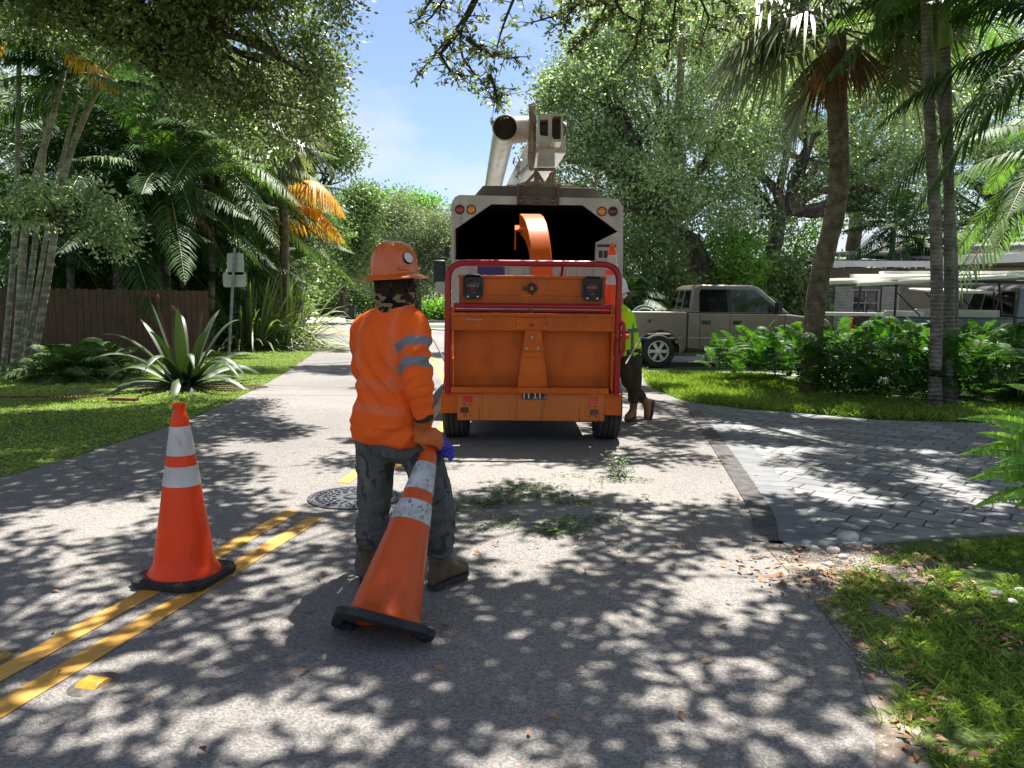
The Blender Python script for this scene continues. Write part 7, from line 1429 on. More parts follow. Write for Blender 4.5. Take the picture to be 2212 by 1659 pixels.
for i, (x, y, d, L, lab, mt) in enumerate(left_palms):
    c = P(x, y, d); f = Vector((c.x + random.uniform(-0.4, 0.4), c.y + random.uniform(0, 0.5), 0))
    feather_palm(lab, f, [f, (f.x * 0.6 + c.x * 0.4 + 0.1, c.y, c.z * 0.5), c], 0.10, 20, L, 0.8, mt, group=gp, dead=1 if i % 5 == 0 else 0, el=(-0.55, 1.35), w=0.045, nl=44)
# the yellow frond palm: one long old frond arching over the road
c = P(585, 475, 28.5); f = Vector((c.x, c.y, 0))
yp = thing('palm_tree', 'palm with one big yellowed frond arching out over the road', 'palm', f, group=gp)
b = MB(); b.tube(wiggle(f, c, 8, 0.02, seed=2), np.linspace(0.13, 0.10, 8), 12); build_world(b, 'trunk', M_palm_grey, yp, f)
parts = []; rb = MB()
for k, (dx, dz, L, dr) in enumerate(((2.15, 4.3, 6.1, 0.89), (2.3, 3.5, 5.4, 0.90))):
    ra, V, F, v = frond_arrays(c - Vector((0.3 * k, 0, 0.5 * k)), (dx, -0.25 + 0.1 * k, dz), L, dr, 100, 1.25, 0.052, 1.5, 0.5, taper=0.35); parts.append((V, F, v)); rb.tube(ra, np.linspace(0.03, 0.008, 14), 6, caps=False)
V, F, v = join(parts); tag(np_mesh('yellow_frond', V, F, LF_yellow, yp, v, offset=f), 'long yellow drooping frond'); build_world(rb, 'frond_stalks', M_rachis, yp, f)
parts = []
for k in range(12):
    a = 1.2 + k * 0.42; ra, V, F, v = frond_arrays(c, (math.cos(a), math.sin(a), RNG.uniform(-0.2, 1.2)), 2.2, 0.45, 40, 0.7, 0.04, 0.6); parts.append((V, F, v))
V, F, v = join(parts); np_mesh('fronds', V, F, LF_palm, yp, v, offset=f)
# the clump of pale leaning trunks at the left edge
f = G(60, 832); cl = thing('clumping_palm', 'clump of pale ringed palm trunks leaning out from one base at the left edge', 'palm', f)
tr = [[(26, 838), (38, 740), (45, 620), (52, 484), (67, 409), (100, 300), (127, 217), (137, 150)], [(66, 836), (78, 740), (101, 620), (121, 484), (131, 379), (165, 290), (202, 210), (222, 160)], [(50, 834), (60, 740), (82, 620), (101, 500), (125, 380), (157, 259), (168, 200)],
      [(8, 836), (13, 740), (24, 620), (34, 484), (37, 375), (41, 169), (42, 60)], [(38, 830), (47, 740), (64, 620), (82, 484), (88, 400), (100, 300), (98, 150)]]
parts = []; rb = MB()
for k, pl in enumerate(tr):
    dd = 14.4 + 0.3 * k; pts = [P(x, y, dd) for x, y in pl]; pts[0].z = 0; b = MB(); tp = np.array([tuple(p) for p in pts]); dl = np.r_[0, np.cumsum(np.linalg.norm(np.diff(tp, axis=0), axis=1))]; s = np.linspace(0, dl[-1], 18)
    q = np.c_[[np.interp(s, dl, tp[:, i]) for i in range(3)]].T; kk = np.ones(5) / 5; qs = q.copy()
    for i in range(3): qs[2:-2, i] = np.convolve(q[:, i], kk, 'valid')
    r0 = (0.063, 0.065, 0.042, 0.05, 0.052)[k]; b.tube(qs, np.linspace(r0 * 1.08, r0 * 0.8, 18), 12); build_world(b, 'trunk', M_palm_pale, cl, f)
    for j in range(7):
        a = RNG.uniform(0, 6.28); ra, V, F, v = frond_arrays(qs[-1], (math.cos(a), math.sin(a), RNG.uniform(0.0, 1.4)), 2.1, RNG.uniform(0.4, 0.75), 40, 0.6, 0.038, 0.8); parts.append((V, F, v)); rb.tube(ra, np.linspace(0.02, 0.005, 14), 5, caps=False)
V, F, v = join(parts); np_mesh('fronds', V, F, LF_palm, cl, v, offset=f); build_world(rb, 'frond_stalks', M_rachis, cl, f)
parts = []
for (x, y, dx, dz, L) in ((45, 75, -0.2, -0.2, 1.5), (60, 60, 0.5, 0.2, 1.5), (130, 110, 0.8, -0.1, 1.3)):
    ra, V, F, v = frond_arrays(P(x, y, 13.6), (dx, -0.3, dz), L, 0.5, 38, 0.55, 0.036, 0.9); parts.append((V, F, v))
V, F, v = join(parts); tag(np_mesh('yellow_fronds', V, F, LF_yellow, cl, v, offset=f), 'orange and yellow dying fronds')
ra, V, F, v = frond_arrays(P(170, 160, 13.2), (1.0, -0.2, 0.05), 1.1, 0.45, 34, 0.42, 0.034, 0.8); tag(np_mesh('pale_frond', V, F, LF_palm_b, cl, v, offset=f), 'sunlit pale green frond')
# two fan palms in the left mass
def fan_palm(label, base, trunk, r0, leaves, mat, tmat, R0=1.0, dead=6, group=None, rnd=0, petl=0.9):
    base = Vector(tuple(base)); t = thing('fan_palm', label, 'palm', base, group=group)
    tp = np.array([tuple(p) for p in trunk]); dl = np.r_[0, np.cumsum(np.linalg.norm(np.diff(tp, axis=0), axis=1))]; s = np.linspace(0, dl[-1], 26)
    q = np.c_[[np.interp(s, dl, tp[:, i]) for i in range(3)]].T; kk = np.ones(5) / 5; qs = q.copy()
    for i in range(3): qs[2:-2, i] = np.convolve(q[:, i], kk, 'valid')
    rr = r0 * (1 + 0.05 * np.sin(s * 9)) * np.linspace(1.0, 0.9, 26); rr[0] *= 1.2; b = MB(); b.tube(qs, rr, 18); build_world(b, 'trunk', tmat, t, base)
    top = qs[-1]; parts = []; pb = MB()
    dirs = list(leaves)
    for k in range(rnd):
        a = k * 2.4 + 0.3; e = 1.35 - 1.9 * (k + 0.5) / rnd; dirs.append((math.cos(a) * math.cos(e), math.sin(a) * math.cos(e), math.sin(e), RNG.uniform(0.85, 1.1)))
    for dx, dy, dz, sc in dirs:
        dd = unit(np.array([dx, dy, dz], float)); pl = petl * sc; e = top + dd * pl + np.array([0, 0, -0.18 * pl]); pb.tube([top, top + dd * pl * 0.55, e], [0.025, 0.02, 0.012], 5, caps=False)
        d2 = unit(dd + np.array([0, 0, -0.35])); V, F, v = fan_arrays(e, d2, R0 * sc, 52, 2.35, 0.055, 0.62); parts.append((V, F, v))
    V, F, v = join(parts); np_mesh('fronds', V, F, mat, t, v, offset=base); build_world(pb, 'frond_stalks', M_rachis, t, base)
    if dead:
        parts = []
        for k in range(dead):
            a = RNG.uniform(0, 6.28); r = RNG.uniform(0.1, 0.45); V, F, v = fan_arrays(top + np.array([math.cos(a) * r, math.sin(a) * r, -0.25]), (math.cos(a) * 0.35, math.sin(a) * 0.35, -1), R0 * 0.8, 30, 0.9, 0.045, 0.3); parts.append((V, F, v))
        V, F, v = join(parts); tag(np_mesh('dead_fronds', V, F, LF_dead, t, v, offset=base), 'brown dead fronds hanging against the trunk')
    return t
c = P(520, 225, 27); fan_palm('fan palm with stiff grey green leaves in the left mass below the oak', (c.x, c.y, 0), [(c.x, c.y, 0), (c.x + 0.1, c.y, 2.5), c], 0.17, [], LF_sabal, M_palm_brown, 1.15, 6, rnd=22)
c = P(610, 300, 26); fan_palm('small fan palm peeping out left of the yellow frond', (c.x, c.y, 0), [(c.x, c.y, 0), (c.x, c.y, 2.5), c], 0.15, [], LF_sabal, M_palm_brown, 1.0, 3, rnd=16)
# right: the big fan palm
base = Vector((5.05, 13.5, 0)); trk = [base, P(1757, 700, 13.5), P(1768, 600, 13.5), P(1795, 500, 13.5), P(1815, 420, 13.5), P(1812, 300, 13.5), P(1806, 200, 13.5), P(1808, 140, 13.5), P(1805, 60, 13.5)]
lv = [(-1, -0.3, 0.25, 1.15), (-1, 0.2, -0.05, 1.05), (-0.9, -0.5, -0.35, 1.0), (-0.8, 0.4, 0.6, 1.1), (-0.5, -0.6, 0.1, 1.0), (-0.35, 0.3, -0.8, 0.8), (0.9, -0.3, 0.1, 1.1), (0.9, 0.2, -0.3, 1.05), (0.8, -0.5, 0.5, 1.0), (0.9, 0.4, 0.8, 1.0), (-0.3, 0.5, 1.0, 1.1), (0.3, 0.3, 1.2, 1), (-0.7, 0.6, 0.2, 1), (0.7, 0.7, 0.2, 1), (-0.1, 0.9, 0.3, 1), (-0.5, -0.4, 0.9, 1), (0.5, -0.5, 0.9, 1), (-0.75, -0.3, 0.0, 1.1), (-0.85, 0.1, -0.25, 1.1), (0.6, -0.1, -0.15, 1.0)]
fan_palm('tall fan palm with a curved brown trunk rising from the fern bed', base, trk, 0.168, lv, LF_sabal, M_palm_brown, 1.08, 3, petl=1.05)
# right: slim grey palms in a row of three
gq = 'slim grey ringed palms growing together in the fern bed'
for (x0, x1, d, r, top_y, lab, sh) in ((2026, 2004, 11.6, 0.083, -90, 'left and thickest of the three slim grey palms in the fern bed', 1.2), (2052, 2046, 12.0, 0.078, 95, 'middle of the three slim grey palms, a green shaft below its crown', 1.3), (2064, 2032, 12.4, 0.06, 150, 'rearmost of the three slim grey palms, a thin one with a short green shaft', 1.0)):
    b0 = Vector(((x0 - 1106) / 1728 * d, d, 0)); pts = [b0, P(x0, 640, d), P((x0 * 2 + x1) / 3, 400, d), P(x1, 230, d), P(x1 - 4, top_y, d)]
    feather_palm(lab, b0, pts, r, 13, 2.9 if top_y < 0 else 2.0, 0.66, LF_palm_b, tmat=M_palm_grey, group=gq, shaft=sh, el=(-0.1, 1.2), droop=(0.5, 0.8), w=0.042, nl=46, hang=0.7)
c = P(1935, -30, 10.8)
parts = []
# palms at and beyond the right edge whose fronds reach into the picture
for (x, y, d, L, lab, azr) in ((2330, 90, 10.5, 2.5, 'palm beyond the right edge reaching long dark fronds over the ferns', 3.1), (2300, 330, 14.0, 2.6, 'lower palm at the right edge with hanging light green fronds before the house', 3.2), ):
    c = P(x, y, d); b0 = Vector((c.x + 0.3, d + 0.4, 0)) 
    feather_palm(lab, b0, [b0, (b0.x * 0.5 + c.x * 0.5, (b0.y + c.y) / 2, c.z * 0.6), c], 0.08, 18, L, 0.62, LF_palm_b if x < 2320 else LF_palm, tmat=M_palm_grey, el=(-0.5, 1.1), droop=(0.45, 0.9), w=0.04, nl=46, hang=0.8)

# ---------- right-hand oaks, behind truck and pickup
og = 'silvery oaks behind the pickup'
crown_tree('oak_tree', 'great silvery green oak rising behind the truck body and boom', (5.6, 25.5, 0),
    [B(1290, 230, 25, 130, 130), B(1230, 330, 24.5, 90, 90), B(1400, 150, 25.5, 160, 150), B(1480, 320, 25, 190, 120), B(1380, 420, 23.5, 120, 90), B(1250, 150, 25, 90, 70), B(1520, 440, 24, 120, 60), B(1600, 250, 25, 120, 100), B(1430, 20, 26, 150, 90), B(1200, 230, 25, 45, 50)],
    5600, 0.40, 20, 0.125, 0.060, LF_oak_r, trunk=[P(1535, 700, 25), P(1532, 600, 25), P(1490, 530, 25), P(1440, 490, 25)], r0=0.50, limbs=16, group=og, seeds=12, shell=0.9)
crown_tree('oak_tree', 'oak with a twisted grey trunk behind the cab of the beige pickup', (8.2, 27, 0),
    [B(1640, 180, 27, 150, 150), B(1700, 330, 26.5, 140, 90), B(1620, 480, 26, 90, 45), B(1850, 330, 28, 130, 120), B(1940, 260, 28, 130, 150), B(1900, 430, 28, 110, 60), B(1750, 100, 28, 150, 120), B(1560, 380, 27, 60, 60)],
    3900, 0.45, 22, 0.13, 0.058, LF_oak_r, trunk=[P(1638, 690, 26.5), P(1640, 610, 26.5), P(1668, 540, 26.5), P(1690, 460, 26.5)], r0=0.34, limbs=16, group=og, seeds=15, shell=0.9)
crown_tree('oak_tree', 'oak spreading above the low house at the right', (16.5, 31, 0),
    [B(2150, 400, 30, 130, 110), B(2060, 300, 30, 130, 120), B(2230, 250, 30, 130, 150), B(2080, 120, 30, 200, 110), B(2000, 450, 31, 90, 50), B(1960, 60, 31, 140, 100)],
    3000, 0.5, 20, 0.15, 0.066, LF_oak_r, trunk=[P(2140, 700, 30), P(2150, 560, 30), P(2190, 470, 30)], r0=0.32, limbs=12, group=og, seeds=19, shell=0.9)
crown_tree('oak_tree', 'oak filling the top behind the fan palm crown', (11, 33, 0), [B(1800, 20, 33, 200, 120), B(1550, 30, 33, 180, 110), B(1960, 120, 34, 160, 120), B(1350, 60, 33, 120, 90)], 1900, 0.6, 20, 0.17, 0.075, LF_oak_r, trunk=[P(1850, 700, 33), P(1846, 500, 33), P(1840, 400, 33)], r0=0.36, limbs=10, group=og, seeds=23)
# understorey between the trunks
for (x, y, d, rx, ry, lab, mt, n) in ((1400, 560, 23, 75, 90, 'dark broadleaf shrub behind the tailgate of the beige pickup', LF_mid, 420), (1590, 560, 24.5, 60, 60, 'rounded shrub between the two oak trunks', LF_bright, 300), (1700, 600, 25, 55, 50, 'dark shrub behind the pickup windscreen', LF_mid, 260), (1345, 500, 27, 60, 120, 'tall dark hedge tree right beside the truck body', LF_palm, 420), (1480, 480, 29, 110, 90, 'hedge tree in deep shade behind the leaning oak trunk', LF_palm, 420), (1720, 500, 30, 90, 70, 'pale leafy tree seen through the gap left of the fan palm trunk', LF_bright, 300), (2130, 520, 34, 90, 55, 'yellow green tree over the roof at the right', LF_bright, 260), (1640, 560, 32, 120, 70, 'background shrub closing the gap behind the pickup', LF_palm, 300)):
    c = P(x, y, d); crown_tree('shrub', lab, (c.x, c.y, 0), [((c.x, c.y, c.z), (rx * d / 1728, rx * d / 1728, ry * d / 1728)), ((c.x + 0.5, c.y, max(0.7, c.z - ry * d / 1728)), (rx * d / 1900, rx * d / 1900, ry * d / 1900))], n, 0.34, 16, 0.15, 0.08, mt, trunk=[(c.x, c.y, 0), (c.x, c.y, max(1, c.z - 0.5))], r0=0.07, limbs=5, seeds=int(x), limb_r=0.04)
for (x, y, d, L, lab) in ((1930, 490, 26, 2.2, 'palm with orange fruit strands behind the house roof'), (1990, 520, 27, 1.9, 'dark palm tuft over the roof ridge'), (1360, 640, 21, 1.3, 'low palm in the shade left of the pickup')):
    c = P(x, y, d); feather_palm(lab, (c.x, c.y, 0), [(c.x, c.y, 0), (c.x, c.y, c.z * 0.5), c], 0.1, 16, L, 0.6, LF_palm, el=(-0.5, 1.2), w=0.05, nl=30)
# left: trees beyond the palms, and the far end of the street
crown_tree('broadleaf_tree', 'tree behind the yellow palm frond, its ragged edge against the sky', (-9.5, 36, 0),
    [B(700, 330, 34, 75, 60), B(640, 250, 34, 80, 80), B(745, 400, 35, 45, 50), B(690, 470, 35, 70, 60), B(740, 320, 34, 40, 30), B(610, 560, 36, 90, 70), B(560, 400, 36, 120, 140), B(700, 260, 34, 40, 40)], 2300, 0.5, 18, 0.17, 0.08, LF_mid, trunk=[P(640, 700, 35), P(645, 560, 35), P(660, 450, 35)], r0=0.25, limbs=10, seeds=31, shell=0.8)
crown_tree('broadleaf_tree', 'rounded green tree at the bend of the road left of the helmet', (-14, 52, 0),
    [B(770, 470, 50, 45, 60), B(760, 560, 50, 60, 50), B(790, 430, 50, 35, 30), B(690, 570, 48, 60, 50), B(640, 600, 46, 70, 50)], 1500, 0.7, 16, 0.24, 0.12, LF_mid, trunk=[P(740, 685, 50), P(742, 600, 50)], r0=0.25, limbs=8, seeds=35)
crown_tree('melaleuca_tree', 'wide grey green feathery tree filling the end of the street', (-10, 58, 0),
    [B(860, 510, 56, 70, 70), B(930, 500, 56, 60, 60), B(900, 590, 56, 90, 50), B(830, 590, 56, 60, 50), B(960, 560, 56, 50, 80), B(880, 460, 57, 60, 40), B(1000, 520, 58, 60, 70)], 3200, 0.75, 22, 0.22, 0.08, LF_far, trunk=[P(900, 690, 56), P(900, 600, 56)], r0=0.3, limbs=12, seeds=37, shell=1.0)
crown_tree('broadleaf_tree', 'bright green treetop showing above the feathery tree', (-13, 72, 0), [B(850, 440, 70, 55, 28), B(800, 450, 70, 30, 25), B(910, 445, 70, 45, 22), B(850, 500, 70, 90, 50)], 900, 0.8, 18, 0.28, 0.15, LF_bright, trunk=[P(850, 680, 70), P(850, 540, 70)], r0=0.35, limbs=6, seeds=41)
for (x, d, lab, rx, ry, mt) in ((600, 62, 'far shrub mass behind the covered car', 60, 30, LF_mid), (720, 66, 'far shrub mass beside the parked white car', 50, 32, LF_mid), (930, 60, 'clipped hedge by the kerb behind the worker', 60, 16, LF_bright), (830, 66, 'far bush behind the wheeled bin', 60, 32, LF_mid), (480, 50, 'bush closing the view behind the sign post', 90, 60, LF_palm), (330, 42, 'dark bush mass behind the fence palms', 130, 90, LF_palm), (60, 24, 'dark hedge piece at the left edge behind the fence', 110, 60, LF_palm), (200, 25, 'dark hedge piece behind the fence right of the leaning trunks', 100, 62, LF_palm), (330, 27, 'dark hedge piece behind the middle of the fence', 100, 66, LF_palm), (460, 31, 'dark hedge piece behind the lily', 90, 62, LF_palm), (560, 38, 'dark hedge piece behind the screw pines', 80, 60, LF_mid), (90, 36, 'dark bush mass behind the leaning trunks', 150, 120, LF_palm), (1060, 70, 'far tree mass hidden mostly behind the truck', 80, 60, LF_far), (230, 30, 'shaded tree mass above the fence', 160, 130, LF_palm), (450, 33, 'shaded tree mass behind the feather palms', 120, 140, LF_palm)):
    hy = 600 if ry < 35 else 560 if ry < 80 else 430; c = P(x, 668 - ry, d); s = d / 1728
    crown_tree('shrub' if ry < 70 else 'background_tree', lab, (c.x, c.y, 0), [((c.x, c.y, ry * s), (rx * s, rx * s * 0.6, ry * s)), ((c.x + rx * s * 0.4, c.y, ry * s * 1.3), (rx * s * 0.7, rx * s * 0.5, ry * s * 0.8))], 420 if ry < 70 else 700, 0.6 + ry / 200, 16, 0.28, 0.14, mt, trunk=[(c.x, c.y, 0), (c.x, c.y, ry * s * 0.8)], r0=0.12, limbs=5, seeds=int(x + d))
# a distant wood that reads as one mass closes the horizon
wp = []
for a in np.linspace(-1.15, 1.15, 64):
    r = 105 + 12 * math.sin(a * 9); h = 5.0 + 2.2 * math.sin(a * 13) + 1.5 * math.sin(a * 31); wp.append(((r * math.sin(a), r * math.cos(a), h * 0.55), (5.5, 4.0, h)))
c = blob_points(wp, 5200, 0.9); V, F, v = clumps(c, 1.5, 11, 0.75, 0.42); tag(np_mesh('distant_wood', V, F, LF_far, None, v), kind='stuff')

# ---------- strappy clump, crinum lily, low palm bush
def strap_plant(name, label, base, n, L, w, mat, el=(0.2, 1.4), droop=(0.3, 0.9), rng=0.15, cup=0.25, seg=7, cat='plant', widthprof=None, stem=None):
    base = Vector(tuple(base)); t = thing(name, label, cat, base); V = []; F = []; v = []
    for k in range(n):
        a = k * 2.39996 + RNG.uniform(-0.2, 0.2); e = el[1] + (el[0] - el[1]) * (k + 0.5) / n + RNG.uniform(-0.1, 0.1); l = L * RNG.uniform(0.75, 1.1); dr = RNG.uniform(*droop) * math.cos(e) ** 0.7
        h = np.array([math.cos(a), math.sin(a), 0]); s = np.array([-math.sin(a), math.cos(a), 0]); ts = np.linspace(0, 1, seg); p0 = h * rng * RNG.uniform(0.1, 1)
        cp = p0 + (h * math.cos(e) + np.array([0, 0, math.sin(e)])) * (l * ts)[:, None] + np.array([0, 0, -1]) * (dr * l * ts ** 2.6)[:, None]
        cp[:, 2] = np.maximum(cp[:, 2], 0.02)
        wd = w * np.sin(np.clip(0.13 + ts * 0.87, 0, 1) * math.pi) ** 0.55 * (1 - 0.35 * ts) * RNG.uniform(0.8, 1.15); nrm = unit(np.cross(np.gradient(cp, axis=0), s)); tw = RNG.uniform(-0.3, 0.3)
        o = len(V) and sum(len(q) for q in V) or 0
        V.append(np.stack([cp + s * wd[:, None] * 0.5 - nrm * (wd * cup)[:, None], cp, cp - s * wd[:, None] * 0.5 - nrm * (wd * (cup + tw * 0.2))[:, None]], 1).reshape(-1, 3))
        for i in range(seg - 1): F += [(o + 3 * i, o + 3 * i + 1, o + 3 * i + 4, o + 3 * i + 3), (o + 3 * i + 1, o + 3 * i + 2, o + 3 * i + 5, o + 3 * i + 4)]
        v.append(np.full(3 * seg, RNG.uniform(0, 1)))
    np_mesh('leaves', np.concatenate(V), F, mat, t, np.concatenate(v), smooth=True); return t
LF_lily = leafmat('lily_leaves', (0.022, 0.042, 0.014), (0.065, 0.10, 0.035), rough=0.45, transl=0.08, spec=0.6)
LF_strap = leafmat('strap_leaves', (0.05, 0.085, 0.025), (0.26, 0.30, 0.12), rough=0.4, transl=0.25, spec=0.5)
g0 = G(400, 836)
lily = strap_plant('crinum_lily', 'large crinum lily with broad glossy leaves in a round mulch bed', g0, 34, 1.95, 0.20, LF_lily, el=(0.12, 1.5), droop=(0.3, 0.95), rng=0.12, cup=0.22, seg=11)
b = MB()
for k in range(9): a = k * 0.7; b.tube([(0.08 * math.cos(a), 0.08 * math.sin(a), 0), (0.13 * math.cos(a), 0.13 * math.sin(a), 0.12), (0.1 * math.cos(a), 0.1 * math.sin(a), 0.26)], [0.05, 0.045, 0.03], 7)
b.build('stem', pmat('lily_stem', (0.09, 0.08, 0.05), (0.2, 0.2, 0.15), scale=14, rough=0.8), lily)
M_redbud = pmat('red_flower_stalk', (0.10, 0.015, 0.02), (0.20, 0.05, 0.05), scale=20, rough=0.5)
for (dx, h) in ((-0.36, 1.42), (-0.12, 1.24)):
    b = MB(); b.tube([(dx * 0.2, -0.05, 0.2), (dx * 0.8, -0.1, h * 0.7), (dx, -0.12, h)], [0.014, 0.012, 0.01], 6); b.lathe([(0.012, 0), (0.035, 0.06), (0.02, 0.12), (0.0, 0.15)], 8, M=Matrix.Translation((dx, -0.12, h)), cap=False)
    b.build('flower_stalk', M_redbud, lily)
for (px, py, n, L, lab) in ((548, 742, 190, 3.0, 'left half of the screw pine thicket beside the sign post'), (612, 728, 190, 3.1, 'screw pine spilling strap leaves towards the road edge'), (522, 740, 90, 2.2, 'small dark strap leaved clump just right of the sign post')):
    g1 = P(px, py, 23.5 + (px - 520) * 0.02); g1 = Vector((g1.x, g1.y, 0)); strap_plant('screw_pine', lab, g1, n, L, 0.075, LF_strap, el=(-0.1, 1.45), droop=(0.3, 1.1), rng=0.7, cup=0.3, seg=6)
for (px, py, d, lab) in ((140, 815, 14.4, 'low palm bush with dark feathery fronds beside the leaning trunks'), (215, 805, 15.2, 'low palm bush touching the fence left of the lily')):
    g1 = P(px, py, d); g1.z = 0; t = thing('palm_bush', lab, 'plant', g1); parts = []; rb = MB()
    for k in range(30):
        a = k * 2.4; e = 1.35 - 1.2 * k / 30; ra, V, F, v = frond_arrays((0, 0, 0.05), (math.cos(a) * math.cos(e), math.sin(a) * math.cos(e), math.sin(e)), RNG.uniform(1.1, 1.55), 0.5, 30, 0.36, 0.036, 0.6); parts.append((V, F, v)); rb.tube(ra, np.linspace(0.012, 0.004, 14), 4, caps=False)
    V, F, v = join(parts); np_mesh('fronds', V, F, LF_palm_b, t, v); rb.build('frond_stalks', M_rachis, t)

# ---------- fern bed at the right: a continuous mass nobody could count
def fern_bed():
    poly = [(3.75, 15.6), (3.9, 14.2), (4.4, 12.9), (5.1, 12.1), (6.1, 11.4), (7.4, 10.9), (10.5, 10.7), (10.5, 15.8), (4.4, 16.3)]
    px = np.array(poly); n = 0; parts = []
    def inside(x, y):
        c = False; j = len(poly) - 1
        for i in range(len(poly)):
            if (poly[i][1] > y) != (poly[j][1] > y) and x < (poly[j][0] - poly[i][0]) * (y - poly[i][1]) / (poly[j][1] - poly[i][1]) + poly[i][0]: c = not c
            j = i
        return c
    while n < 1750:
        x = RNG.uniform(3.7, 10.5); y = RNG.uniform(10.7, 16.3)
        if not inside(x, y): continue
        edge = min(1.0, 0.66 + max(0.0, (y - 10.7 - max(0, 7.4 - x) * 0.55)) * 0.75) * min(1, 0.75 + (x - 3.7) * 0.15); hh = (0.62 + 0.5 * fbm(np.array([[x * 0.8, y * 0.8, 0]]), 2, 8)[0]) * edge
        a = RNG.uniform(0, 6.28); e = RNG.uniform(0.5, 1.3); L = RNG.uniform(0.55, 0.9); h0 = hh * RNG.uniform(0.2, 1.0)
        dd = np.array([math.cos(a) * math.cos(e), math.sin(a) * math.cos(e) - 0.15, math.sin(e)])
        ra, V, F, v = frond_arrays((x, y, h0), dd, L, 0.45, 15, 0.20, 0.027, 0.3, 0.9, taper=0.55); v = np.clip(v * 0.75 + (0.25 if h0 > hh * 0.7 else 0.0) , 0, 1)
        parts.append((V, F, v)); n += 1
    V, F, v = join(parts); tag(np_mesh('fern_bed', V, F, LF_fern, None, v), 'mass of dark green ferns', kind='stuff')
    V, F, v = clumps(np.c_[RNG.uniform(5.1, 10.3, 500), RNG.uniform(12.3, 15.6, 500), RNG.uniform(0.1, 0.7, 500)], 0.3, 14, 0.16, 0.04)
    tag(np_mesh('fern_undergrowth', V, F, LF_fern, None, v * 0.5), kind='stuff')
fern_bed()
# the near fern reaching in from the right edge
fb = Vector((3.30, 4.75, 0)); nf = thing('sword_fern', 'bright sword fern arching into the picture at the right edge', 'fern', fb); parts = []; rb = MB()
tips = [(2070, 905), (2065, 985), (2080, 1040), (2095, 1100), (2130, 880), (2150, 1000), (2150, 1085), (2190, 940), (2200, 1140), (2170, 830), (2215, 1040), (2240, 900), (2260, 1100), (2130, 960), (2220, 850), (2105, 935), (2120, 1020), (2160, 1045), (2175, 890), (2185, 1100), (2230, 990), (2140, 920), (2235, 1150)]
root = np.array([3.42, 4.7, 0.30]) - np.array([3.30, 4.75, 0])
for k, (x, y) in enumerate(tips):
    d = 4.45 + 0.05 * (k % 5); tip = np.array(tuple(P(x, y, d))) - np.array(tuple(fb)); r0 = root + RNG.normal(size=3) * 0.06 + np.array([0.05, 0, 0.32 * (1200 - y) / 360])
    v_ = tip - r0; L = np.linalg.norm(v_) * 1.08; dr = 0.38; dd = v_ + np.array([0, 0, dr * L])
    ra, V, F, v = frond_arrays(r0, dd, np.linalg.norm(dd), dr * L / np.linalg.norm(dd), 40, 0.085, 0.030, 0.25, 0.35, upv=(0.1, -1, 0.35), taper=0.55); parts.append((V, F, v)); rb.tube(ra, np.linspace(0.0035, 0.0012, 14), 5, caps=False)
V, F, v = join(parts); np_mesh('fronds', V, F, LF_fernb, nf, v); rb.build('frond_stalks', M_rachis, nf)

# ---------- grass
def pts_in(poly, n, z=0.0):
    poly = np.array([tuple(p)[:2] for p in poly]); lo = poly.min(0); hi = poly.max(0); x = RNG.uniform(lo[0], hi[0], n); y = RNG.uniform(lo[1], hi[1], n); c = np.zeros(n, bool); j = len(poly) - 1
    for i in range(len(poly)):
        a, b2 = poly[i], poly[j]; m = ((a[1] > y) != (b2[1] > y)) & (x < (b2[0] - a[0]) * (y - a[1]) / (b2[1] - a[1] + 1e-9) + a[0]); c ^= m; j = i
    return np.c_[x[c], y[c], np.full(c.sum(), z)]
def grass(name, pts, h, w, mat, lean=0.5, patch=0.0, sd=3):
    if patch: pts = pts[fbm(pts * 2.3, 3, sd) > patch]
    n = len(pts); d = unit(np.c_[RNG.normal(size=(n, 2)) * lean, np.ones(n)]); nr = np.c_[RNG.normal(size=(n, 2)), np.zeros(n)]; l = h * RNG.uniform(0.55, 1.25, n)
    s = unit(np.cross(d, nr)) * w * 0.5; m = pts + d * l[:, None] * 0.6; bend = np.c_[d[:, :2] * 0.8, -0.35 * np.ones(n)] * l[:, None] * 0.35
    V = np.stack([pts - s, pts + s, m + s * 0.7 + bend * 0.2, pts + d * l[:, None] + bend], 1).reshape(-1, 3); F = np.arange(n)[:, None] * 4 + np.arange(4)
    pv = fbm(pts * 1.1, 3, 9); v = np.clip(0.15 + 0.45 * pv + RNG.uniform(-0.25, 0.4, n), 0, 1)
    return tag(np_mesh(name, V, F, mat, None, np.repeat(v, 4)), kind='stuff')
lawn = [(p[0] - 0.02, p[1]) for p in LE if p[1] > 4.5 and p[1] < 33] + [(-16, 33), (-18, 20), (-14, 12), (-9, 5)]
pl = pts_in(lawn, 330000); pl = pl[(RNG.uniform(0, 1, len(pl)) < np.clip(11.0 / pl[:, 1], 0.25, 1)) & (pl[:, 0] > -0.72 * pl[:, 1])]
grass('left_lawn', pl, 0.045, 0.012, LF_grass2, 0.9)
rl = [g2(1388, 796), g2(1402, 833), g2(1475, 866), g2(1600, 882), g2(1760, 895), g2(1900, 907), g2(2080, 912), g2(2212, 915), (8.5, 9.4), (8.5, 11.4), (6.2, 12.0), (5.3, 13), (5.2, 16.6), (2.75, 16.7)]
pr_ = pts_in(rl, 105000); grass('right_lawn', pr_, 0.14, 0.010, LF_grass, 0.55)
fg = [g2(1780, 1300), g2(1850, 1235), g2(1960, 1195), g2(2212, 1165), (4.5, 5.1), (4.5, 1.0), (1.0, 1.0), (1.42, 2.4), g2(1925, 1545), g2(1885, 1430)]
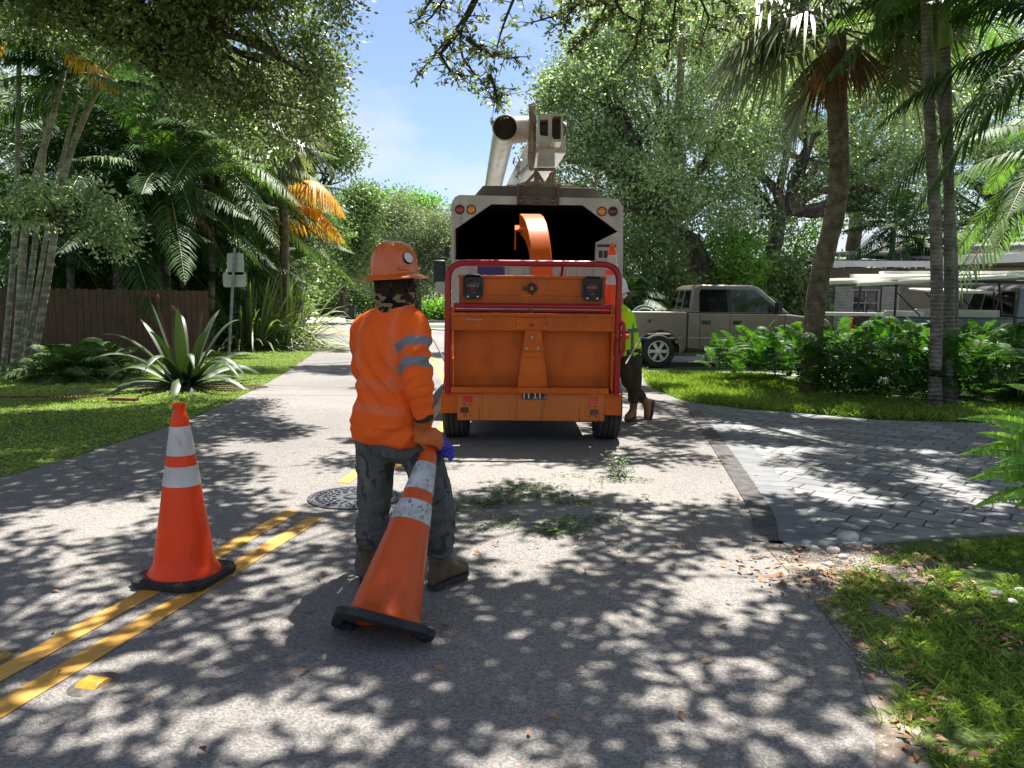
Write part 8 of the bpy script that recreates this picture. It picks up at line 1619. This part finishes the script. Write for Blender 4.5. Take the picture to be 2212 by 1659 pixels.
pf = pts_in(fg, 120000); pf = pf[(fbm(pf * 2.6, 3, 14) > 0.42) | (pf[:, 0] > 1.55 + 0.25 * pf[:, 1])]; pf = pf[fbm(pf * 3.1, 3, 17) > 0.36]
grass('near_grass', pf, 0.055, 0.0055, LF_grass, 0.9)
pf2 = pts_in([g2(1750, 1290), g2(1830, 1215), g2(2050, 1175), (2.8, 5.0), (2.0, 2.6), g2(1890, 1560)], 9000); pf2 = pf2[fbm(pf2 * 5, 2, 19) > 0.56]; grass('verge_tufts', pf2, 0.07, 0.005, LF_grass, 1.0)
# leaf litter, green clippings, small stones
LF_litter = leafmat('fallen_leaves', (0.10, 0.042, 0.018), (0.42, 0.24, 0.12), rough=0.7, transl=0.1, tcol=(1, 1, 1), mid=(0.5, (0.30, 0.13, 0.05)))
def litter(name, pts, L, W, mat, z=0.012, tilt=0.35):
    n = len(pts); a = RNG.uniform(0, 6.28, n); d = np.c_[np.cos(a), np.sin(a), RNG.normal(size=n) * 0.12]; nr = unit(np.c_[RNG.normal(size=(n, 2)) * tilt, np.ones(n)]); l = L * RNG.uniform(0.6, 1.3, n)
    p = pts.copy(); p[:, 2] = z + RNG.uniform(0, 0.012, n); V, F = leaf6(p, d, nr, l, l * W, 0.18)
    v = np.repeat(RNG.uniform(0, 1, n), 5); return tag(np_mesh(name, V, F, mat, None, v), kind='stuff')
vp = pts_in([g2(1690, 1185), g2(1880, 1170), g2(2100, 1200), g2(2212, 1400), g2(2212, 1659), g2(1960, 1659), g2(1880, 1450), g2(1760, 1290)], 1700)
vp = vp[fbm(vp * 3.2, 3, 27) > 0.44]; l1 = pts_in([g2(1560, 1215), g2(1700, 1190), g2(1800, 1250), g2(1740, 1300), g2(1640, 1275)], 130); l2 = pts_in([(-3.2, 2.4), (1.5, 2.4), (1.7, 6.4), (-1.6, 6.4)], 70); l3 = pts_in([(-0.4, 4.2), (1.6, 4.2), (1.8, 6.2), (-0.5, 6.2)], 60); l4 = pts_in([(1.9, 5.2), (5, 5.4), (5, 9), (2.4, 10)], 60)
litter('leaf_litter', np.concatenate([vp, l1, l2, l3, l4]), 0.052, 0.42, LF_litter)
gv = pts_in([g2(1660, 1180), g2(1880, 1172), g2(2030, 1215), g2(1960, 1300), g2(1930, 1400), g2(1990, 1500), g2(2030, 1659), g2(1950, 1659), g2(1880, 1500), g2(1820, 1380), g2(1730, 1270)], 9000)
gv = gv[fbm(gv * 4, 2, 71) > 0.40][:5200]; gr = RNG.uniform(0.0025, 0.0085, len(gv)) ** 1.0; oc = np.array([(1, 0, 0), (0, 1, 0), (-1, 0, 0), (0, -1, 0), (0, 0, 0.7), (0, 0, -0.7)]); V = (gv[:, None, :] + (0, 0, 0.011)) + oc[None] * gr[:, None, None] * RNG.uniform(0.6, 1.2, (len(gv), 6, 1)); F = (np.arange(len(gv))[:, None, None] * 6 + np.array([(0, 1, 4), (1, 2, 4), (2, 3, 4), (3, 0, 4), (1, 0, 5), (2, 1, 5), (3, 2, 5), (0, 3, 5)])[None]).reshape(-1, 3)
M_gravel = leafmat('pale_gravel', (0.10, 0.085, 0.07), (0.55, 0.52, 0.47), rough=0.9, transl=0.0, spec=0.2); tag(np_mesh('gravel', V.reshape(-1, 3), F, M_gravel, None, np.repeat(RNG.uniform(0, 1, len(gv)), 6)), kind='stuff')
LF_clip = leafmat('green_clippings', (0.02, 0.055, 0.010), (0.10, 0.18, 0.035), rough=0.5, transl=0.25)
cp = pts_in([(-0.45, 4.7), (1.7, 4.9), (1.9, 6.9), (-0.55, 6.9)], 16000); q = fbm(cp * 2.1, 3, 61); cp = cp[(q > 0.66) | ((RNG.uniform(0, 1, len(cp)) < 0.02) & (q > 0.45))]
cp2 = np.concatenate([np.c_[RNG.normal(size=(150, 2)) * (0.13, 0.05) + tuple(G(x, y))[:2], np.zeros(150)] for x, y in ((1130, 1060), (1180, 1075), (1060, 1088), (1240, 1090), (1290, 1125), (1340, 1040), (1160, 1052))])
litter('green_clippings', np.concatenate([cp[:700], cp2]), 0.034, 0.32, LF_clip, tilt=0.8)
def sprig(label, g, n, L, h, mat=LF_clip):
    t = thing('fallen_sprig', label, 'sprig', (g.x, g.y, 0.004), 0, 'leafy sprigs fallen on the road'); b = MB(); P0 = []; D0 = []
    for k in range(n):
        a = RNG.uniform(0, 6.28); e = np.array([math.cos(a) * 0.14, math.sin(a) * 0.14, RNG.uniform(0.02, h)]); b.tube([(0, 0, 0.006), e * (0.5, 0.5, 0.6), e], [0.003, 0.002, 0.001], 4)
        for w in np.linspace(0.25, 1, 6):
            for s in (-1, 1): P0.append(e * w); D0.append(e / np.linalg.norm(e) * 0.6 + s * np.array([-math.sin(a), math.cos(a), 0.2]))
    P0 = np.array(P0); V, F = leaf6(P0, np.array(D0), unit(RNG.normal(size=P0.shape) * 0.4 + (0, 0, 1)), L * RNG.uniform(0.7, 1.2, len(P0)), L * 0.34); np_mesh('leaves', V, F, mat, t, np.repeat(RNG.uniform(0, 1, len(P0)), 5)); b.build('twig', M_bark_d, t)
sprig('upright leafy sprig standing on the sunlit road before the right chipper wheel', G(1335, 1032), 12, 0.045, 0.19)
sprig('glossy rosette of leaves lying in the shade right of the dragged cone', G(1195, 1150), 8, 0.05, 0.06)
sprig('dark leafy sprig beside the worker\'s right knee on the road', G(1040, 1092), 7, 0.05, 0.09)
M_rock = pmat('white_limestone', (0.42, 0.40, 0.36), (0.62, 0.60, 0.56), scale=9, rough=0.9, bump=0.7, bscale=30, bdist=0.01, c3=(0.2, 0.18, 0.15), s3=6, lo3=0.55, hi3=0.75)
rocks = [(1832, 1170, .055, 'largest white stone, by the concrete edge of the driveway'), (1800, 1195, .04, 'second largest white stone, just left of the biggest one'), (1778, 1180, .03, 'white stone on the driveway edge left of the two big ones'), (1758, 1190, .032, 'white stone amid brown leaves near the road corner'), (1820, 1208, .028, 'white stone below the biggest one on the soil'),
    (1852, 1182, .03, 'white stone touching the right side of the biggest one'), (1872, 1172, .03, 'rightmost stone of the row along the driveway edge'), (1742, 1177, .03, 'white stone nearest the corner where driveway edge meets road'), (1790, 1224, .024, 'small stone farthest down among the fallen leaves'), (1760, 1238, .022, 'tiny pale stone at the edge of the asphalt'),
    (2150, 1290, .035, 'largest white stone in the grass near the right edge'), (2185, 1308, .03, 'lower white stone in the grass near the right edge'), (2203, 1280, .025, 'white stone in the grass closest to the right edge')]
for i, (x, y, r, lab) in enumerate(rocks):
    g = G(x, y); bm_ = MB(); u = []; 
    me = bpy.data.meshes.new('rock'); import bmesh; bb = bmesh.new(); bmesh.ops.create_icosphere(bb, subdivisions=2, radius=r)
    co = np.array([v_.co[:] for v_ in bb.verts]); k = 0.72 + 0.6 * fbm(co / r * 1.3 + i * 7, 2, i)
    for v_, kk in zip(bb.verts, k): v_.co = Vector((v_.co.x * kk * 1.25, v_.co.y * kk, v_.co.z * kk * 0.75))
    bb.to_mesh(me); bb.free(); me.shade_smooth(); o = link('rock', me, M_rock); o.location = (g.x, g.y, r * 0.45); o.rotation_euler = (0, 0, i)
    tag(o, lab or ('small white stone among leaf litter at the driveway corner' if x < 2000 else 'small white stone in the grass at the right edge'), 'stone', 'small white stones at the driveway corner' if x < 2000 else 'small white stones in the right grass')
# fallen brown frond on the left lawn
g = G(130, 868); t = thing('fallen_frond', 'dry brown palm frond lying on the left lawn', 'palm frond', (g.x, g.y, 0.03)); ra, V, F, v = frond_arrays((-0.9, 0.05, 0.03), (1, -0.05, 0.02), 1.7, 0.0, 30, 0.35, 0.02, 0.1, 0.9); V[:, 2] = np.clip(V[:, 2], 0.0, 0.1); np_mesh('leaflets', V, F, LF_dead, t, v); b = MB(); b.tube(ra, np.linspace(0.02, 0.006, 14), 6); b.box((0.95, -0.08, 0.03), (0.42, 0.1, 0.04), rz=-0.1); b.build('stalk', pmat('dry_stalk', (0.14, 0.05, 0.02), (0.22, 0.09, 0.04), scale=8, rough=0.6), t)
